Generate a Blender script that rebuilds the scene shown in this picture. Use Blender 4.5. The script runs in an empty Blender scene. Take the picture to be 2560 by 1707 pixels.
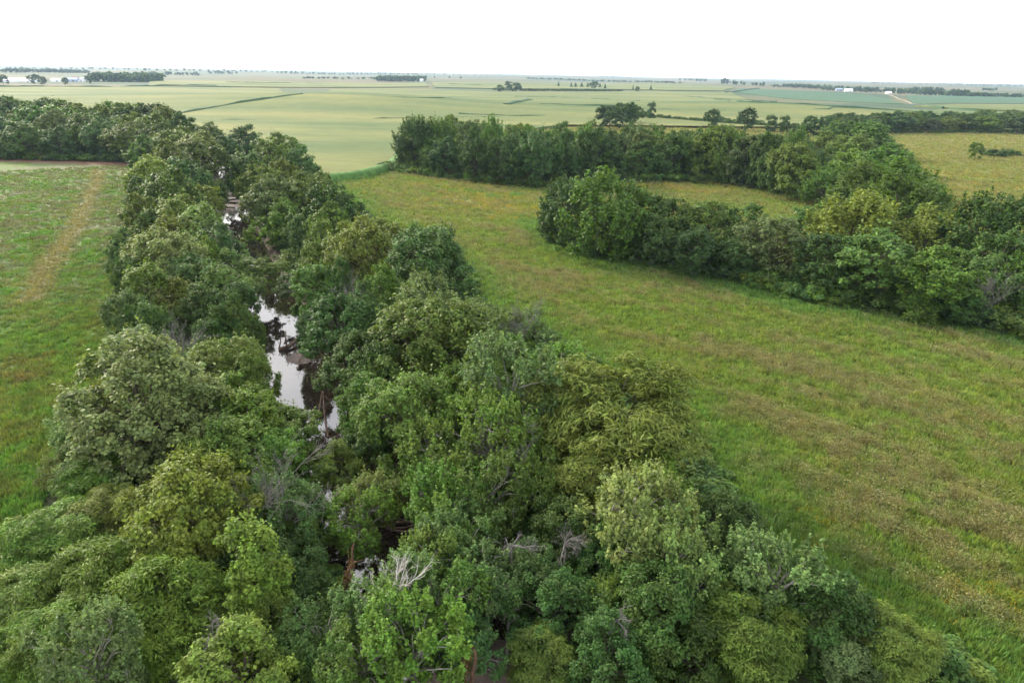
import bpy, bmesh, math, random
import numpy as np
from mathutils import Vector, Matrix

scene = bpy.context.scene
R = math.radians

# ------------------------------------------------------------------ camera
cam_data = bpy.data.cameras.new('camera')
cam_data.sensor_width = 36.0
cam_data.lens = 24.0
cam_data.clip_start = 0.5
cam_data.clip_end = 60000
camera = bpy.data.objects.new('camera', cam_data)
scene.collection.objects.link(camera)
PITCH, ROLL = R(21.5), R(1.07)
fwd = Vector((0, math.cos(PITCH), -math.sin(PITCH)))
r0 = Vector((1, 0, 0)); u0 = r0.cross(fwd)
rgt = r0 * math.cos(ROLL) + u0 * math.sin(ROLL)
upv = u0 * math.cos(ROLL) - r0 * math.sin(ROLL)
camera.matrix_world = Matrix(((rgt.x, upv.x, -fwd.x, 0), (rgt.y, upv.y, -fwd.y, 0), (rgt.z, upv.z, -fwd.z, 40.0), (0, 0, 0, 1)))
scene.camera = camera

# ------------------------------------------------------------------ sky, sun, exposure
SUN_EL, SUN_AZ = R(28), R(-48)           # evening sun behind thin cloud, ahead and to one side
world = bpy.data.worlds.new('World')
scene.world = world
world.use_nodes = True
wn = world.node_tree.nodes; wl = world.node_tree.links
wn.clear()
w_out = wn.new('ShaderNodeOutputWorld'); w_bg = wn.new('ShaderNodeBackground')
w_sky = wn.new('ShaderNodeTexSky'); w_sky.sky_type = 'NISHITA'; w_sky.sun_disc = False
w_sky.sun_elevation = SUN_EL; w_sky.sun_rotation = SUN_AZ; w_sky.dust_density = 3.0; w_sky.air_density = 1.0
w_tc = wn.new('ShaderNodeTexCoord'); w_map = wn.new('ShaderNodeMapping'); w_map.inputs['Scale'].default_value = (1.6, 1.6, 4.5)
w_noise = wn.new('ShaderNodeTexNoise'); w_noise.inputs['Scale'].default_value = 2.2; w_noise.inputs['Detail'].default_value = 6.0
w_ramp = wn.new('ShaderNodeValToRGB')
w_ramp.color_ramp.elements[0].position = .30; w_ramp.color_ramp.elements[0].color = (.66, .68, .74, 1)
w_ramp.color_ramp.elements[1].position = .68; w_ramp.color_ramp.elements[1].color = (1.0, .98, .95, 1)
w_mul = wn.new('ShaderNodeVectorMath'); w_mul.operation = 'SCALE'; w_mul.inputs['Scale'].default_value = 5.7
w_mix = wn.new('ShaderNodeMix'); w_mix.data_type = 'RGBA'; w_mix.inputs['Factor'].default_value = .86
w_bg.inputs['Strength'].default_value = .10
wl.new(w_tc.outputs['Generated'], w_map.inputs['Vector']); wl.new(w_map.outputs['Vector'], w_noise.inputs['Vector'])
wl.new(w_noise.outputs['Fac'], w_ramp.inputs['Fac']); wl.new(w_ramp.outputs['Color'], w_mul.inputs[0])
wl.new(w_sky.outputs['Color'], w_mix.inputs['A']); wl.new(w_mul.outputs['Vector'], w_mix.inputs['B'])
wl.new(w_mix.outputs['Result'], w_bg.inputs['Color']); wl.new(w_bg.outputs['Background'], w_out.inputs['Surface'])

sun_data = bpy.data.lights.new('sun', 'SUN')
sun_data.energy = 1.5; sun_data.angle = R(11); sun_data.color = (1.0, .90, .72)
sun = bpy.data.objects.new('sun', sun_data)
scene.collection.objects.link(sun)
sun_dir = Vector((math.sin(SUN_AZ) * math.cos(SUN_EL), math.cos(SUN_AZ) * math.cos(SUN_EL), math.sin(SUN_EL)))
sun.rotation_euler = (-sun_dir).to_track_quat('-Z', 'Y').to_euler()
sun.location = sun_dir * 30 + Vector((0, 0, 60))

scene.view_settings.view_transform = 'Standard'
scene.view_settings.look = 'None'
scene.view_settings.gamma = 1.0
scene.view_settings.exposure = 2.35
scene.view_settings.use_curve_mapping = False
scene.render.engine = 'CYCLES'
cy = scene.cycles
cy.max_bounces = 5; cy.diffuse_bounces = 3; cy.glossy_bounces = 2; cy.transmission_bounces = 3; cy.transparent_max_bounces = 4
cy.volume_bounces = 1
cy.sample_clamp_indirect = 6.0
cy.use_adaptive_sampling = True; cy.adaptive_threshold = .015
cy.use_denoising = True

# ------------------------------------------------------------------ surveyed layout of the place, metres
HILLS = ((-190.0,830.0,115.0,13.0),(60.0,900.0,110.0,5.0),(330.0,960.0,120.0,9.0),(-430.0,900.0,110.0,6.0))
CREEK = ((1.21,33.4),(-0.86,38.21),(-6.85,45.96),(-13.81,56.63),(-19.53,69.82),(-24.77,80.78),(-30.49,91.74),(-37.94,105.48),(-46.47,121.98),(-58.64,147.09),(-72.55,176.82),(-81.2,194.35),(-92.52,220.54),(-103.04,249.66),(-116.68,286.92),(-138.68,331.92),(-191.68,381.92),(-296.68,416.92),(-446.68,436.92))
PASTURE = ((-36.85,35.1),(-38.61,40.17),(-41.93,46.98),(-46.79,58.67),(-50.77,69.23),(-56.2,86.14),(-63.47,102.92),(-79.62,131.93),(-98.09,169.9),(-130.48,234.05),(-168.17,310.92),(-232.7,317.55),(-452.7,317.55),(-420,-60),(-45,-60))
MEADOW = ((33.56,36.68),(31.27,39.3),(28.05,43.68),(22.13,51.74),(21.06,66.98),(18.54,79.88),(7.78,98.97),(-5.26,116.0),(-10.72,136.5),(-27.0,166.15),(-43.15,197.35),(-63.37,237.15),(-74.11,255.4),(-65.66,273.2),(-55.11,306.3),(-55.83,403.61),(68.21,624.22),(134.49,754.48),(157.84,690.87),(197.63,631.41),(247.54,598.82),(319.88,680.24),(341.88,607.25),(433.29,610.04),(491.49,614.2),(420,330),(420,-60),(60,-60))
CORRIDOR = ((33.56,36.68),(31.27,39.3),(28.05,43.68),(22.13,51.74),(21.06,66.98),(18.54,79.88),(7.78,98.97),(-5.26,116.0),(-10.72,136.5),(-27.0,166.15),(-43.15,197.35),(-63.37,237.15),(-74.11,255.4),(-168.17,310.92),(-130.48,234.05),(-98.09,169.9),(-79.62,131.93),(-63.47,102.92),(-56.2,86.14),(-50.77,69.23),(-46.79,58.67),(-41.93,46.98),(-38.61,40.17),(-36.85,35.1))
PASTURE_EDGE = ((-36.85,35.1),(-38.61,40.17),(-41.93,46.98),(-46.79,58.67),(-50.77,69.23),(-56.2,86.14),(-63.47,102.92),(-79.62,131.93),(-98.09,169.9),(-130.48,234.05),(-168.17,310.92))
MEADOW_EDGE = ((33.56,36.68),(31.27,39.3),(28.05,43.68),(22.13,51.74),(21.06,66.98),(18.54,79.88),(7.78,98.97),(-5.26,116.0),(-10.72,136.5),(-27.0,166.15),(-43.15,197.35),(-63.37,237.15),(-74.11,255.4))
YELLOW_PATH = ((-169.02,281.84),(-152.1,251.07),(-136.75,220.38),(-115.78,178.83),(-104.62,153.5),(-96.87,135.57),(-87.17,117.37))
WEED_STRIP = ((-252.54,310.71),(-227.48,308.15),(-197.58,306.42),(-166.52,301.9))
FLOWERS = ((-18.25,235.92,14),(-11.53,221.69,12),(-7.74,234.45,12),(-0.24,216.74,9),(49.92,267.22,12),(62.75,264.48,14),(26.2,54.12,3.0),(27.37,52.84,2.5),(38.4,44.44,2),(188.3,281.6,26),(164.22,231.76,24),(192.82,320.4,22),(116.23,212.39,14),(148.7,202.38,16),(-29.4,255.6,10),(1.12,201.53,6))
GREEN_LINES = (((5.57,198.73),(12.7,162.53),(23.83,151.14),(36.83,147.24),(46.34,133.97),(54.95,121.96),(65.95,119.35),(75.98,115.86),(86.86,103.84)),((-19.07,246.87),(-9.32,236.9),(-0.34,239.68)),((-70.53,255.84),(-64.36,267.55),(-52.75,298.06)),((273.0,548.74),(136.22,228.95),(120.65,177.96)))
FIELDS = (
('corn_field', 'corn', 2.0,((-245.78, 468.76),(-168.8, 382.52),(-115.9, 318.93),(-76.13, 262.7),(-65.66, 273.2),(-55.11, 306.3),(-55.83, 403.61),(68.21, 624.22),(134.49, 754.48),(157.84, 690.87),(197.63, 631.41),(247.54, 598.82),(319.88, 680.24),(346.13, 608.25),(480.37, 639.88),(692.74, 931.13),(613.79, 1047.06),(507.13, 905.33),(427.52, 917.67),(341.77, 926.26),(559.02, 1894.96),(350.78, 1871.84),(-44.93, 1605.65),(-301.31, 1754.4),(-412.28, 1611.69),(-231.88, 792.97),(-252.32, 742.03),(-271.0, 694.03),(-279.45, 644.01),(-280.48, 585.64)), 30.0),
('corn_field', 'corn', 2.0,((-422.82, 557.31),(-361.5, 573.6),(-328.31, 583.1),(-302.34, 587.97),(-285.61, 590.45),(-283.7, 646.63),(-274.2, 696.87),(-256.47, 745.05),(-237.59, 796.11),(-519.86, 1586.07),(-722.9, 1458.13),(-833.05, 1168.71),(-854.45, 1140.76)), 40.0),
('corn_field', 'corn', 2.0,((638.88, 1163.08),(643.87, 1099.17),(723.8, 973.79),(1003.85, 1355.98),(758.52, 1246.09)), 40.0),
('corn_field', 'corn', 2.0,((-210.1, 1879.19),(-63.4, 1864.42),(278.32, 1996.83),(571.64, 2021.55),(787.76, 2624.78),(666.34, 3573.61),(124.16, 3310.65),(-233.5, 2854.97),(-311.08, 2644.63)), 70.0),
('corn_field', 'corn', 2.0,((-782.99, 1542.84),(-552.0, 1685.06),(-319.97, 1863.89),(-235.3, 1948.67),(-334.76, 2644.46),(-473.86, 2353.66),(-768.18, 2190.14),(-997.2, 1980.92)), 70.0),
('bean_field', 'bean', 0.8,((590.0, 1980.71),(585.63, 1591.95),(642.2, 1382.53),(675.5, 1317.43),(692.06, 1296.46),(875.39, 1712.24),(902.68, 1902.79),(829.67, 2063.09),(768.96, 2511.02)), 50.0),
('bean_field', 'bean', 0.8,((731.68, 1333.63),(882.72, 1451.17),(1055.22, 1498.91),(1127.01, 1523.41),(1986.04, 2696.59),(1436.07, 2372.11),(1049.48, 1964.48)), 50.0),
)
STRIPS = (  # shaded crop edges drawn as dark strips, plus one waterway
('dark shaded corn edge slanting up through the corn',((-280.48, 585.64),(-281.37, 617.86),(-279.31, 646.67),(-275.37, 674.08),(-269.56, 699.82),(-260.81, 720.64),(-252.35, 745.05),(-242.04, 767.1),(-231.88, 792.97)), 3.0, 2.2),
('thin dark strip along the corn beside the white sheds',((-910.67, 1236.5),(-863.99, 1241.54),(-823.47, 1256.61),(-784.98, 1276.97),(-757.03, 1318.69),(-750.06, 1406.36),(-769.03, 1561.57),(-734.64, 1625.72),(-679.66, 1651.9)), 2.5, 2.0),
('fresh green waterway strip in the middle of the corn',((-11.51, 790.28),(-8.29, 800.05),(-5.0, 813.17),(-1.6, 823.22),(1.89, 836.73),(5.51, 853.86),(9.32, 874.82),(13.41, 903.49),(21.78, 1143.78)), 7, 2.6),
('faint strip across the corn before the grove',((-234.45, 543.76),(-208.26, 548.24),(-181.65, 552.78),(-156.46, 564.28),(-130.19, 576.01),(-103.21, 590.37),(-75.14, 607.54),(-45.4, 625.15),(-13.91, 643.25)), 2, 0.9),
('faint wavy strip in the corn above the grove',((-53.84, 654.2),(-41.93, 654.15),(-30.15, 656.72),(-18.2, 656.66),(-6.25, 656.61),(5.74, 661.96),(17.99, 670.1),(30.54, 678.34),(43.39, 686.69)), 2, 0.9),
('short dark strip before the far shrub row',((-219.01, 2335.63),(-204.46, 2316.98),(-190.13, 2298.47),(-176.02, 2280.11),(-162.12, 2261.9),(-148.42, 2243.83),(-135.48, 2234.81),(-122.63, 2225.88),(-109.89, 2216.97)), 3, 2.4),
('long dark contour strip on the corn slope',((330.27, 941.46),(350.14, 929.98),(370.95, 922.23),(389.85, 910.84),(411.51, 906.81),(434.73, 906.43),(457.96, 906.05),(481.18, 905.68),(502.39, 901.7)), 2.6, 2.0),
('dark contour strip ending in a hook',((373.52, 1371.54),(379.75, 1338.75),(385.48, 1306.73),(295.48, 964.56),(301.5, 949.13),(308.49, 937.68),(316.53, 930.07),(327.03, 930.06),(338.88, 933.85)), 2.4, 1.7),
('small hooked strip low on the corn slope',((346.14, 849.74),(355.05, 849.71),(363.96, 849.69),(387.52, 885.09),(398.38, 888.6),(409.31, 892.09),(415.31, 884.75),(422.87, 880.98),(428.64, 873.74)), 2.2, 1.5),
('upper contour strip on the corn slope',((357.88, 1598.85),(369.19, 1535.64),(379.07, 1474.93),(389.16, 1422.32),(406.13, 1399.52),(422.47, 1377.09),(439.95, 1360.53),(456.95, 1344.18),(473.49, 1328.03)), 2.2, 1.5),
('dark corn edge curving below the bean field',((705.76, 1255.95),(690.33, 1221.0),(677.91, 1191.77),(665.7, 1163.24),(656.3, 1139.94),(647.01, 1117.1),(643.01, 1103.63),(639.03, 1090.35),(637.58, 1081.54)), 3.5, 2.6),
('dark corn edge running to the rear wood',((628.89, 1051.33),(626.33, 1034.46),(626.18, 1021.93),(623.46, 1005.52),(623.14, 993.34),(622.76, 981.38),(624.79, 973.45),(626.75, 965.59),(628.64, 957.79)), 3, 2.4),
('dark strip between corn and bean field',((536.8, 1864.44),(558.54, 1902.64),(583.26, 1949.39),(606.43, 1989.34),(635.34, 2046.37),(665.41, 2105.04),(705.08, 2191.44),(755.89, 2308.85),(829.74, 2491.51)), 3, 2.6),
('faint strip near the corn hedge head',((26.9, 829.7),(40.65, 829.57),(54.4, 829.44),(67.89, 826.0),(81.59, 825.89),(95.29, 825.78),(109.86, 832.54),(124.66, 839.37),(140.24, 849.64)), 2, 1.2),
('upper faint strip in the corn',((-5.14, 1317.41),(23.66, 1322.7),(52.48, 1322.72),(81.3, 1322.74),(108.8, 1306.78),(134.55, 1280.63),(158.6, 1250.01),(181.45, 1220.18),(201.51, 1181.6)), 2, 1.1),
('low strip on the corn above the hedge',((145.22, 818.82),(158.77, 812.14),(172.78, 808.74),(186.68, 805.39),(200.47, 802.15),(215.01, 802.12),(230.46, 805.38),(245.05, 805.48),(260.68, 808.8)), 2, 0.9),
('thin strip beyond the far windbreak',((-786.75, 1972.71),(-757.33, 1980.63),(-727.66, 1988.57),(-697.74, 1996.55),(-670.23, 2012.58),(-642.25, 2028.79),(-613.77, 2045.16),(-587.13, 2069.91),(-557.54, 2086.61)), 3, 2.0),
('thin strip behind the corn hill',((-144.89, 786.2),(-135.98, 789.28),(-126.98, 792.38),(-117.92, 795.48),(-108.78, 798.59),(-100.36, 808.24),(-91.36, 814.74),(-82.87, 827.88),(-73.78, 837.87)), 2, 1.2),
)
TRACK = ((1034.98,2028.79),(915.5,1754.26),(861.31,1611.2),(736.95,1355.05),(733.93,1301.63))
CORN_MARGIN = ((-75.6,255.81),(-75.53,259.1),(-70.55,264.23),(-65.06,269.6),(-59.12,282.77),(-54.51,302.7),(-55.0,349.69),(-55.23,400.01))
GREEN_PATCHES = ((-139.41,665.78,93.01,49.17),(-63.43,834.24,70.61,239.38),(59.66,871.01,84.19,212.48),(-392.61,656.84,71.84,31.2),(-230.54,649.52,61,15.66),(261.47,766.63,74.28,56.21),(177.57,785.82,66.59,37.93),(553.51,1205.68,101.47,216.17),(-134.27,451.72,61,26.25),(-323.24,781.85,61,31.18),(-209.4,1475.06,106.15,96.58),(53.31,1399.72,109.19,104.98),(-563.14,828.59,61,46.76),(-566.33,1099.36,92.64,164.61),(-73.61,392.47,61,29.03))
TREES = (
('O', 1, -143.25, 332.18, 13.67, 15.0, 'grey', 'lone dark rounded tree at the edge of the corn behind the creek wood', 'trees along the creek'),
('O', 1, -121.58, 318.98, 15.29, 15.0, 'dark', 'tall dark tree standing up above the creek wood beside the corn', 'trees along the creek'),
('M', 1, -86.62, 240.42, 16.98, 17, 'mid', 'broad mid green tree below the tall dark tree by the corn', 'trees along the creek'),
('M', 1, -91.04, 277.73, 16.73, 15.0, 'mid', 'high rounded tree on the corn side of the far creek bend', 'trees along the creek'),
('O', 1, -73.6, 238.96, 12.57, 14.45, 'blue', 'bluish tree at the corn field edge near the grassy strip', 'trees along the creek'),
('M', 1, -74.77, 221.43, 10.51, 12.86, 'olive', 'olive tree hanging over the hidden far creek bend', 'trees along the creek'),
('M', 1, -116.19, 284.36, 11.81, 12.99, 'blue', 'small fresh green tree between the lone dark tree and the creek', 'trees along the creek'),
('T', 1, -83.83, 218.6, 9.17, 13.83, 'blue', 'narrow green tree where the far creek vanishes', 'trees along the creek'),
('M', 1, -79.26, 211.69, 10.58, 12.25, 'olive', 'low yellowish tree above the farthest glimpse of water', 'trees along the creek'),
('M', 1, -163.93, 327.67, 17.43, 15.0, 'mid', 'green tree at the corner of the wide wood and the creek belt', 'trees along the creek'),
('O', 2, -167.98, 357.27, 14.67, 17, 'dark', 'dark tree in the notch between wide wood and corn', 'trees along the creek'),
('M', 1, -142.3, 297.41, 18.86, 15.0, 'olive', 'olive rounded crown on the creek belt behind the mud bars', 'trees along the creek'),
('M', 1, -134.85, 258.62, 14.24, 15.0, 'mid', 'mid green tree where the creek belt meets the reddish strip', 'trees along the creek'),
('M', 1, -125.64, 278.12, 17.12, 15.0, 'pale', 'pale yellow topped crown in the far creek belt', 'trees along the creek'),
('M', 1, -96.71, 216.64, 17.28, 17, 'grey', 'grey green crown above the dark creek bend', 'trees along the creek'),
('M', 1, -119.99, 245.72, 15.22, 14.87, 'olive', 'yellowish crown just inside the pasture corner', 'trees along the creek'),
('O', 1, -107.98, 206.1, 12.88, 14.65, 'yellow', 'yellow topped tree at the far corner of the pasture', 'trees along the creek'),
('O', 1, -91.22, 190.76, 13.65, 15.7, 'dark', "dark green crown facing the pasture's far corner", 'trees along the creek'),
('O', 1, -88.43, 196.81, 10.33, 12.41, 'dark', 'dark tree leaning over the pinkish mud bars', 'trees along the creek'),
('O', 1, -99.24, 183.29, 8.81, 12.07, 'dark', 'dark low tree along the pasture edge by its far corner', 'trees along the creek'),
('M', 1, -85.16, 168.58, 14.13, 15.55, 'mid', "large domed green crown beside the pasture's upper end", 'trees along the creek'),
('O', 1, -78.92, 173.32, 9.32, 11.86, 'olive', 'olive crown next to the mud bars on the pasture bank', 'trees along the creek'),
('M', 1, -87.59, 160.25, 8.67, 11.27, 'olive', 'olive low crown at the pasture edge below the domed crown', 'trees along the creek'),
('M', 1, -76.29, 154.95, 12.05, 12.59, 'yellow', 'broad yellow green crown in the pasture side belt', 'trees along the creek'),
('O', 1, -79.04, 147.45, 7.21, 10.65, 'dark', 'small dark tree on the pasture edge below the yellow green crown', 'trees along the creek'),
('M', 1, -66.95, 143.96, 11.1, 12.16, 'pale', 'pale grey green crown overlooking the upper bright water', 'trees along the creek'),
('M', 1, -71.26, 137.87, 8.9, 11.4, 'olive', 'olive crown behind the dark edge tree', 'trees along the creek'),
('M', 1, -58.47, 131.02, 8.21, 10.68, 'blue', 'bluish crown closing over the creek below the upper water', 'trees along the creek'),
('S', 1, -87.27, 153.97, 6.5, 3.5, 'olive', 'low olive shrub beside the pasture below the small dark tree', 'trees along the creek'),
('O', 1, -73.56, 126.38, 6.63, 10.7, 'dark', 'dark grey green tree bulging into the pasture', 'trees along the creek'),
('M', 0, -59.41, 113.39, 12.12, 13.33, 'pale', 'wide pale crown with frosted top behind the bulging dark tree', 'trees along the creek'),
('M', 1, -58.33, 125.52, 6.59, 10.12, 'bright', 'small bright green crown beside the wide frosted crown', 'trees along the creek'),
('C', 1, -52.68, 124.55, 8.17, 7.84, 'mid', 'loose mid green tree over the hidden creek', 'trees along the creek'),
('O', 0, -63.39, 108.9, 6.3, 10.17, 'dark', 'dark tree at the pasture edge under the wide frosted crown', 'trees along the creek'),
('M', 0, -52.97, 109.18, 9.43, 10.37, 'blue', 'blue green crown below the small bright crown', 'trees along the creek'),
('M', 0, -48.1, 107.78, 8.71, 9.58, 'mid', 'mid green crown overhanging the sparkling upper water', 'trees along the creek'),
('T', 0, -55.28, 98.78, 6.45, 11.53, 'olive', 'upright olive tree with two tips near the pasture', 'trees along the creek'),
('M', 0, -52.03, 99.87, 8.37, 9.2, 'olive', 'soft olive crown in the middle of the pasture side belt', 'trees along the creek'),
('O', 0, -46.01, 95.82, 7.71, 9.75, 'dark', 'dark crown above the shaded creek bank', 'trees along the creek'),
('M', 0, -43.21, 98.4, 7.73, 9.3, 'dark', 'deep green tree leaning over the bend of bright water', 'trees along the creek'),
('O', 0, -38.32, 89.05, 6.45, 10.27, 'dark', 'very dark tree on the pasture bank beside the bright water', 'trees along the creek'),
('M', 0, -54.64, 91.46, 5.87, 9.46, 'grey', 'grey green tree on the pasture edge above the grey bare tree', 'trees along the creek'),
('M', 0, -50.55, 89.45, 5.7, 9.19, 'mid', 'mid green tree just behind the grey bare tree', 'trees along the creek'),
('O', 0, -40.06, 87.67, 7.15, 9.04, 'dark', 'dark shadowed tree between the grey bare tree and the creek', 'trees along the creek'),
('M', 0, -49.1, 83.25, 7.48, 7.41, 'pale', 'rounded pale crown in front of the grey bare tree', 'trees along the creek'),
('S', 0, -44.61, 87.21, 5.51, 3.5, 'mid', 'low green thicket at the foot of the grey bare tree', 'trees along the creek'),
('M', 0, -34.61, 76.21, 8.63, 9.49, 'olive', 'broad olive crown beside the widest part of the water', 'trees along the creek'),
('C', 0, -39.16, 77.58, 5.88, 7.05, 'blue', 'wispy bluish tree between pale rounded and olive crowns', 'trees along the creek'),
('M', 0, -30.53, 71.64, 5.62, 8.97, 'olive', 'olive tree reaching out to the widest water', 'trees along the creek'),
('M', 0, -36.02, 60.07, 12.89, 14.89, 'pale', 'largest pale green tree on the pasture bank with many bright tufts', 'trees along the creek'),
('M', 0, -44.11, 62.87, 6.4, 7.75, 'pale', 'pale tree at the pasture edge beside the largest pale tree', 'trees along the creek'),
('M', 0, -34.89, 68.59, 7.63, 8.39, 'pale', 'pale grey shoulder tree between the largest pale tree and the creek', 'trees along the creek'),
('M', 0, -31.01, 68.54, 6.94, 7.63, 'bright', 'bright green crown behind the nearest bank bend', 'trees along the creek'),
('M', 0, -27.07, 61.96, 7.74, 8.83, 'bright', 'lush bright tree in front of the nearest open water', 'trees along the creek'),
('M', 0, -22.96, 61.37, 6.69, 7.27, 'olive', 'olive green tree touching the nearest open water', 'trees along the creek'),
('M', 0, -26.39, 55.73, 7.91, 9.13, 'olive', 'dark olive tree below the largest pale tree', 'trees along the creek'),
('O', 0, -22.49, 57.3, 5.69, 7.2, 'bright', 'bright green tree near the twiggy bare tree', 'trees along the creek'),
('S', 0, -45.48, 58.39, 3.11, 2.99, 'pale', 'small pale bushy tree out in the pasture grass', 'trees along the creek'),
('L', 0, -38.76, 54.44, 5.3, 5.57, 'bright', 'fresh green feathery tree on the pasture side under the pale trees', 'trees along the creek'),
('S', 0, -35.98, 56.45, 4.28, 3.42, 'olive', 'dim olive understory tree in the dark gap', 'trees along the creek'),
('M', 0, -28.73, 53.71, 6.27, 7.59, 'yellow', 'yellowish crown below the dark gap', 'trees along the creek'),
('L', 0, -24.72, 52.69, 5.25, 6.07, 'olive', 'olive feathery tree behind the yellow topped tree', 'trees along the creek'),
('M', 0, -25.52, 44.82, 8.48, 10.73, 'yellow', 'big yellow topped tree in the near pasture bank', 'trees along the creek'),
('L', 0, -33.38, 48.39, 6.02, 6.64, 'olive', 'olive feathery tree between the big yellow topped tree and the pasture', 'trees along the creek'),
('L', 0, -35.93, 45.03, 6.45, 6.78, 'bright', 'wide feathery tree spreading over the pasture edge', 'trees along the creek'),
('L', 0, -34.38, 39.56, 5.87, 6.17, 'olive', 'low feathery tree at the pasture edge, lowest in its row', 'trees along the creek'),
('L', 0, -29.95, 40.52, 6.64, 7.67, 'bright', 'feathery green tree with drooping sprays near the pasture', 'trees along the creek'),
('L', 0, -28.93, 43.84, 4.98, 5.75, 'olive', 'olive feathery tree hidden between larger feathery crowns', 'trees along the creek'),
('L', 0, -23.53, 37.95, 7.02, 8.1, 'bright', 'full feathery crown under the big yellow topped tree', 'trees along the creek'),
('T', 0, -18.46, 39.21, 4.2, 10.08, 'yellow', 'tall narrow yellow green tree like a column', 'trees along the creek'),
('M', 0, -17.27, 37.11, 4.05, 5.34, 'yellow', 'yellow green lower companion of the column shaped tree', 'trees along the creek'),
('L', 0, -21.45, 37.53, 4.45, 5.14, 'olive', 'drooping olive tree beside the column shaped tree', 'trees along the creek'),
('L', 0, -29.77, 36.2, 5.5, 6.36, 'olive', 'feathery olive crown at the bottom of the pasture bank', 'trees along the creek'),
('L', 0, -32.68, 35.35, 4.8, 5.04, 'bright', 'feathery tree in the bottom pasture corner', 'trees along the creek'),
('C', 0, -25.84, 32.27, 5.54, 8.94, 'pale', 'pale blue green upright tree at the bottom pasture corner', 'trees along the creek'),
('L', 0, -24.63, 35.23, 4.26, 4.92, 'bright', 'weeping feathery tree beside the fallen branches', 'trees along the creek'),
('M', 0, -16.7, 32.36, 6.27, 7.59, 'yellow', 'bright yellow green crown at the bottom edge below the fallen branches', 'trees along the creek'),
('L', 0, -30.18, 33.98, 3.44, 3.98, 'bright', 'feathery crown cut by the bottom edge beside the pale upright tree', 'trees along the creek'),
('M', 1, -60.37, 168.75, 12.8, 15.43, 'grey', 'grey green tree on the meadow bank beside the mud bars', 'trees along the creek'),
('M', 1, -52.85, 171.65, 13.21, 14.53, 'olive', "yellow topped olive tree at the meadow bank's far end", 'trees along the creek'),
('O', 1, -56.22, 198.82, 9.77, 12.12, 'olive', 'olive tree where creek wood meets meadow and corn', 'trees along the creek'),
('M', 1, -53.75, 158.14, 8.56, 11.68, 'bright', 'small brilliant green tree on the meadow bank', 'trees along the creek'),
('Y', 1, -59.89, 157.3, 6.76, 6.94, 'bright', 'thin bright sapling standing over the upper water', 'trees along the creek'),
('O', 1, -46.2, 145.38, 6.72, 10.36, 'grey', 'small grey green tree below the brilliant green tree', 'trees along the creek'),
('C', 1, -39.4, 139.27, 6.85, 10.61, 'mid', 'loose green tree behind the yellow crowns', 'trees along the creek'),
('O', 1, -40.68, 153.59, 11.91, 15.06, 'dark', 'dark crowned tree along the meadow just beyond the bright crown', 'trees along the creek'),
('M', 1, -39.75, 145.54, 9.35, 12.15, 'bright', 'bright lime crown on the meadow bank', 'trees along the creek'),
('M', 1, -35.06, 140.06, 6.49, 10.43, 'yellow', 'small yellow tipped crown beside the lime crown', 'trees along the creek'),
('M', 1, -34.93, 123.24, 8.05, 10.93, 'yellow', 'yellow crown in the middle of the meadow bank', 'trees along the creek'),
('M', 0, -25.83, 119.71, 12.7, 14.67, 'olive', 'wide brownish olive crown next to the meadow', 'trees along the creek'),
('M', 1, -26.17, 146.37, 8.22, 8.13, 'olive', 'soft olive crown at the back of the wide brownish crown', 'trees along the creek'),
('O', 0, -14.06, 109.91, 12.91, 15.59, 'blue', 'large blue green dark tree bulging out into the meadow', 'trees along the creek'),
('S', 1, -46.37, 137.82, 8.23, 3.5, 'olive', 'low olive thicket on the meadow bank by the upper water', 'trees along the creek'),
('C', 0, -38.29, 116.86, 6.72, 6.36, 'blue', 'loose bluish tree leaning over the sparkling water', 'trees along the creek'),
('M', 0, -32.2, 107.08, 7.91, 9.47, 'mid', 'mid green tree beside the narrow bright water', 'trees along the creek'),
('O', 0, -28.32, 106.61, 6.91, 10.87, 'dark', 'dark tree under the wide brownish crown', 'trees along the creek'),
('M', 0, -20.27, 101.55, 7.06, 11.16, 'bright', 'bright topped tree rising behind the bare grey twigs', 'trees along the creek'),
('O', 0, -21.76, 95.42, 6.49, 10.47, 'dark', 'deep green tree beside the bare grey twigs', 'trees along the creek'),
('M', 0, -29.72, 94.91, 4.36, 6.39, 'blue', 'blue green tree over the fallen log', 'trees along the creek'),
('M', 0, -23.17, 87.04, 9.57, 11.03, 'blue', 'broad blue green crown above the bend of the creek', 'trees along the creek'),
('M', 0, -18.22, 75.74, 8.33, 10.0, 'blue', 'deep blue green tree hanging over the widest water', 'trees along the creek'),
('O', 0, -17.01, 86.83, 6.45, 10.4, 'dark', 'dark green crown behind the large dome', 'trees along the creek'),
('C', 0, -13.64, 98.72, 8.46, 11.17, 'pale', 'pale tree with dead twig tips behind the large dome', 'trees along the creek'),
('M', 0, -8.98, 78.76, 13.46, 14.06, 'olive', 'large domed green tree in the middle of the meadow bank', 'trees along the creek'),
('C', 0, -3.5, 87.92, 8.44, 10.13, 'pale', 'wispy pale tree along the meadow beside the large dome', 'trees along the creek'),
('Y', 0, 3.23, 98.07, 4.46, 6.43, 'pale', 'small pale sapling out in the meadow grass', 'trees along the creek'),
('M', 0, 0.28, 84.05, 6.29, 6.92, 'mid', 'mid green crown between the large dome and the meadow', 'trees along the creek'),
('C', 0, 6.13, 75.75, 8.59, 9.28, 'bright', 'hazy light green tree thinning into the meadow', 'trees along the creek'),
('O', 0, -15.88, 67.77, 6.82, 8.58, 'mid', 'mid green tree on the bank below the hanging blue green tree', 'trees along the creek'),
('M', 0, -15.06, 72.5, 6.77, 8.19, 'mid', 'green crown under the large dome on its creek side', 'trees along the creek'),
('M', 0, -9.95, 60.62, 9.2, 11.13, 'mid', 'full green tree behind the open poplar like tree', 'trees along the creek'),
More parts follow.
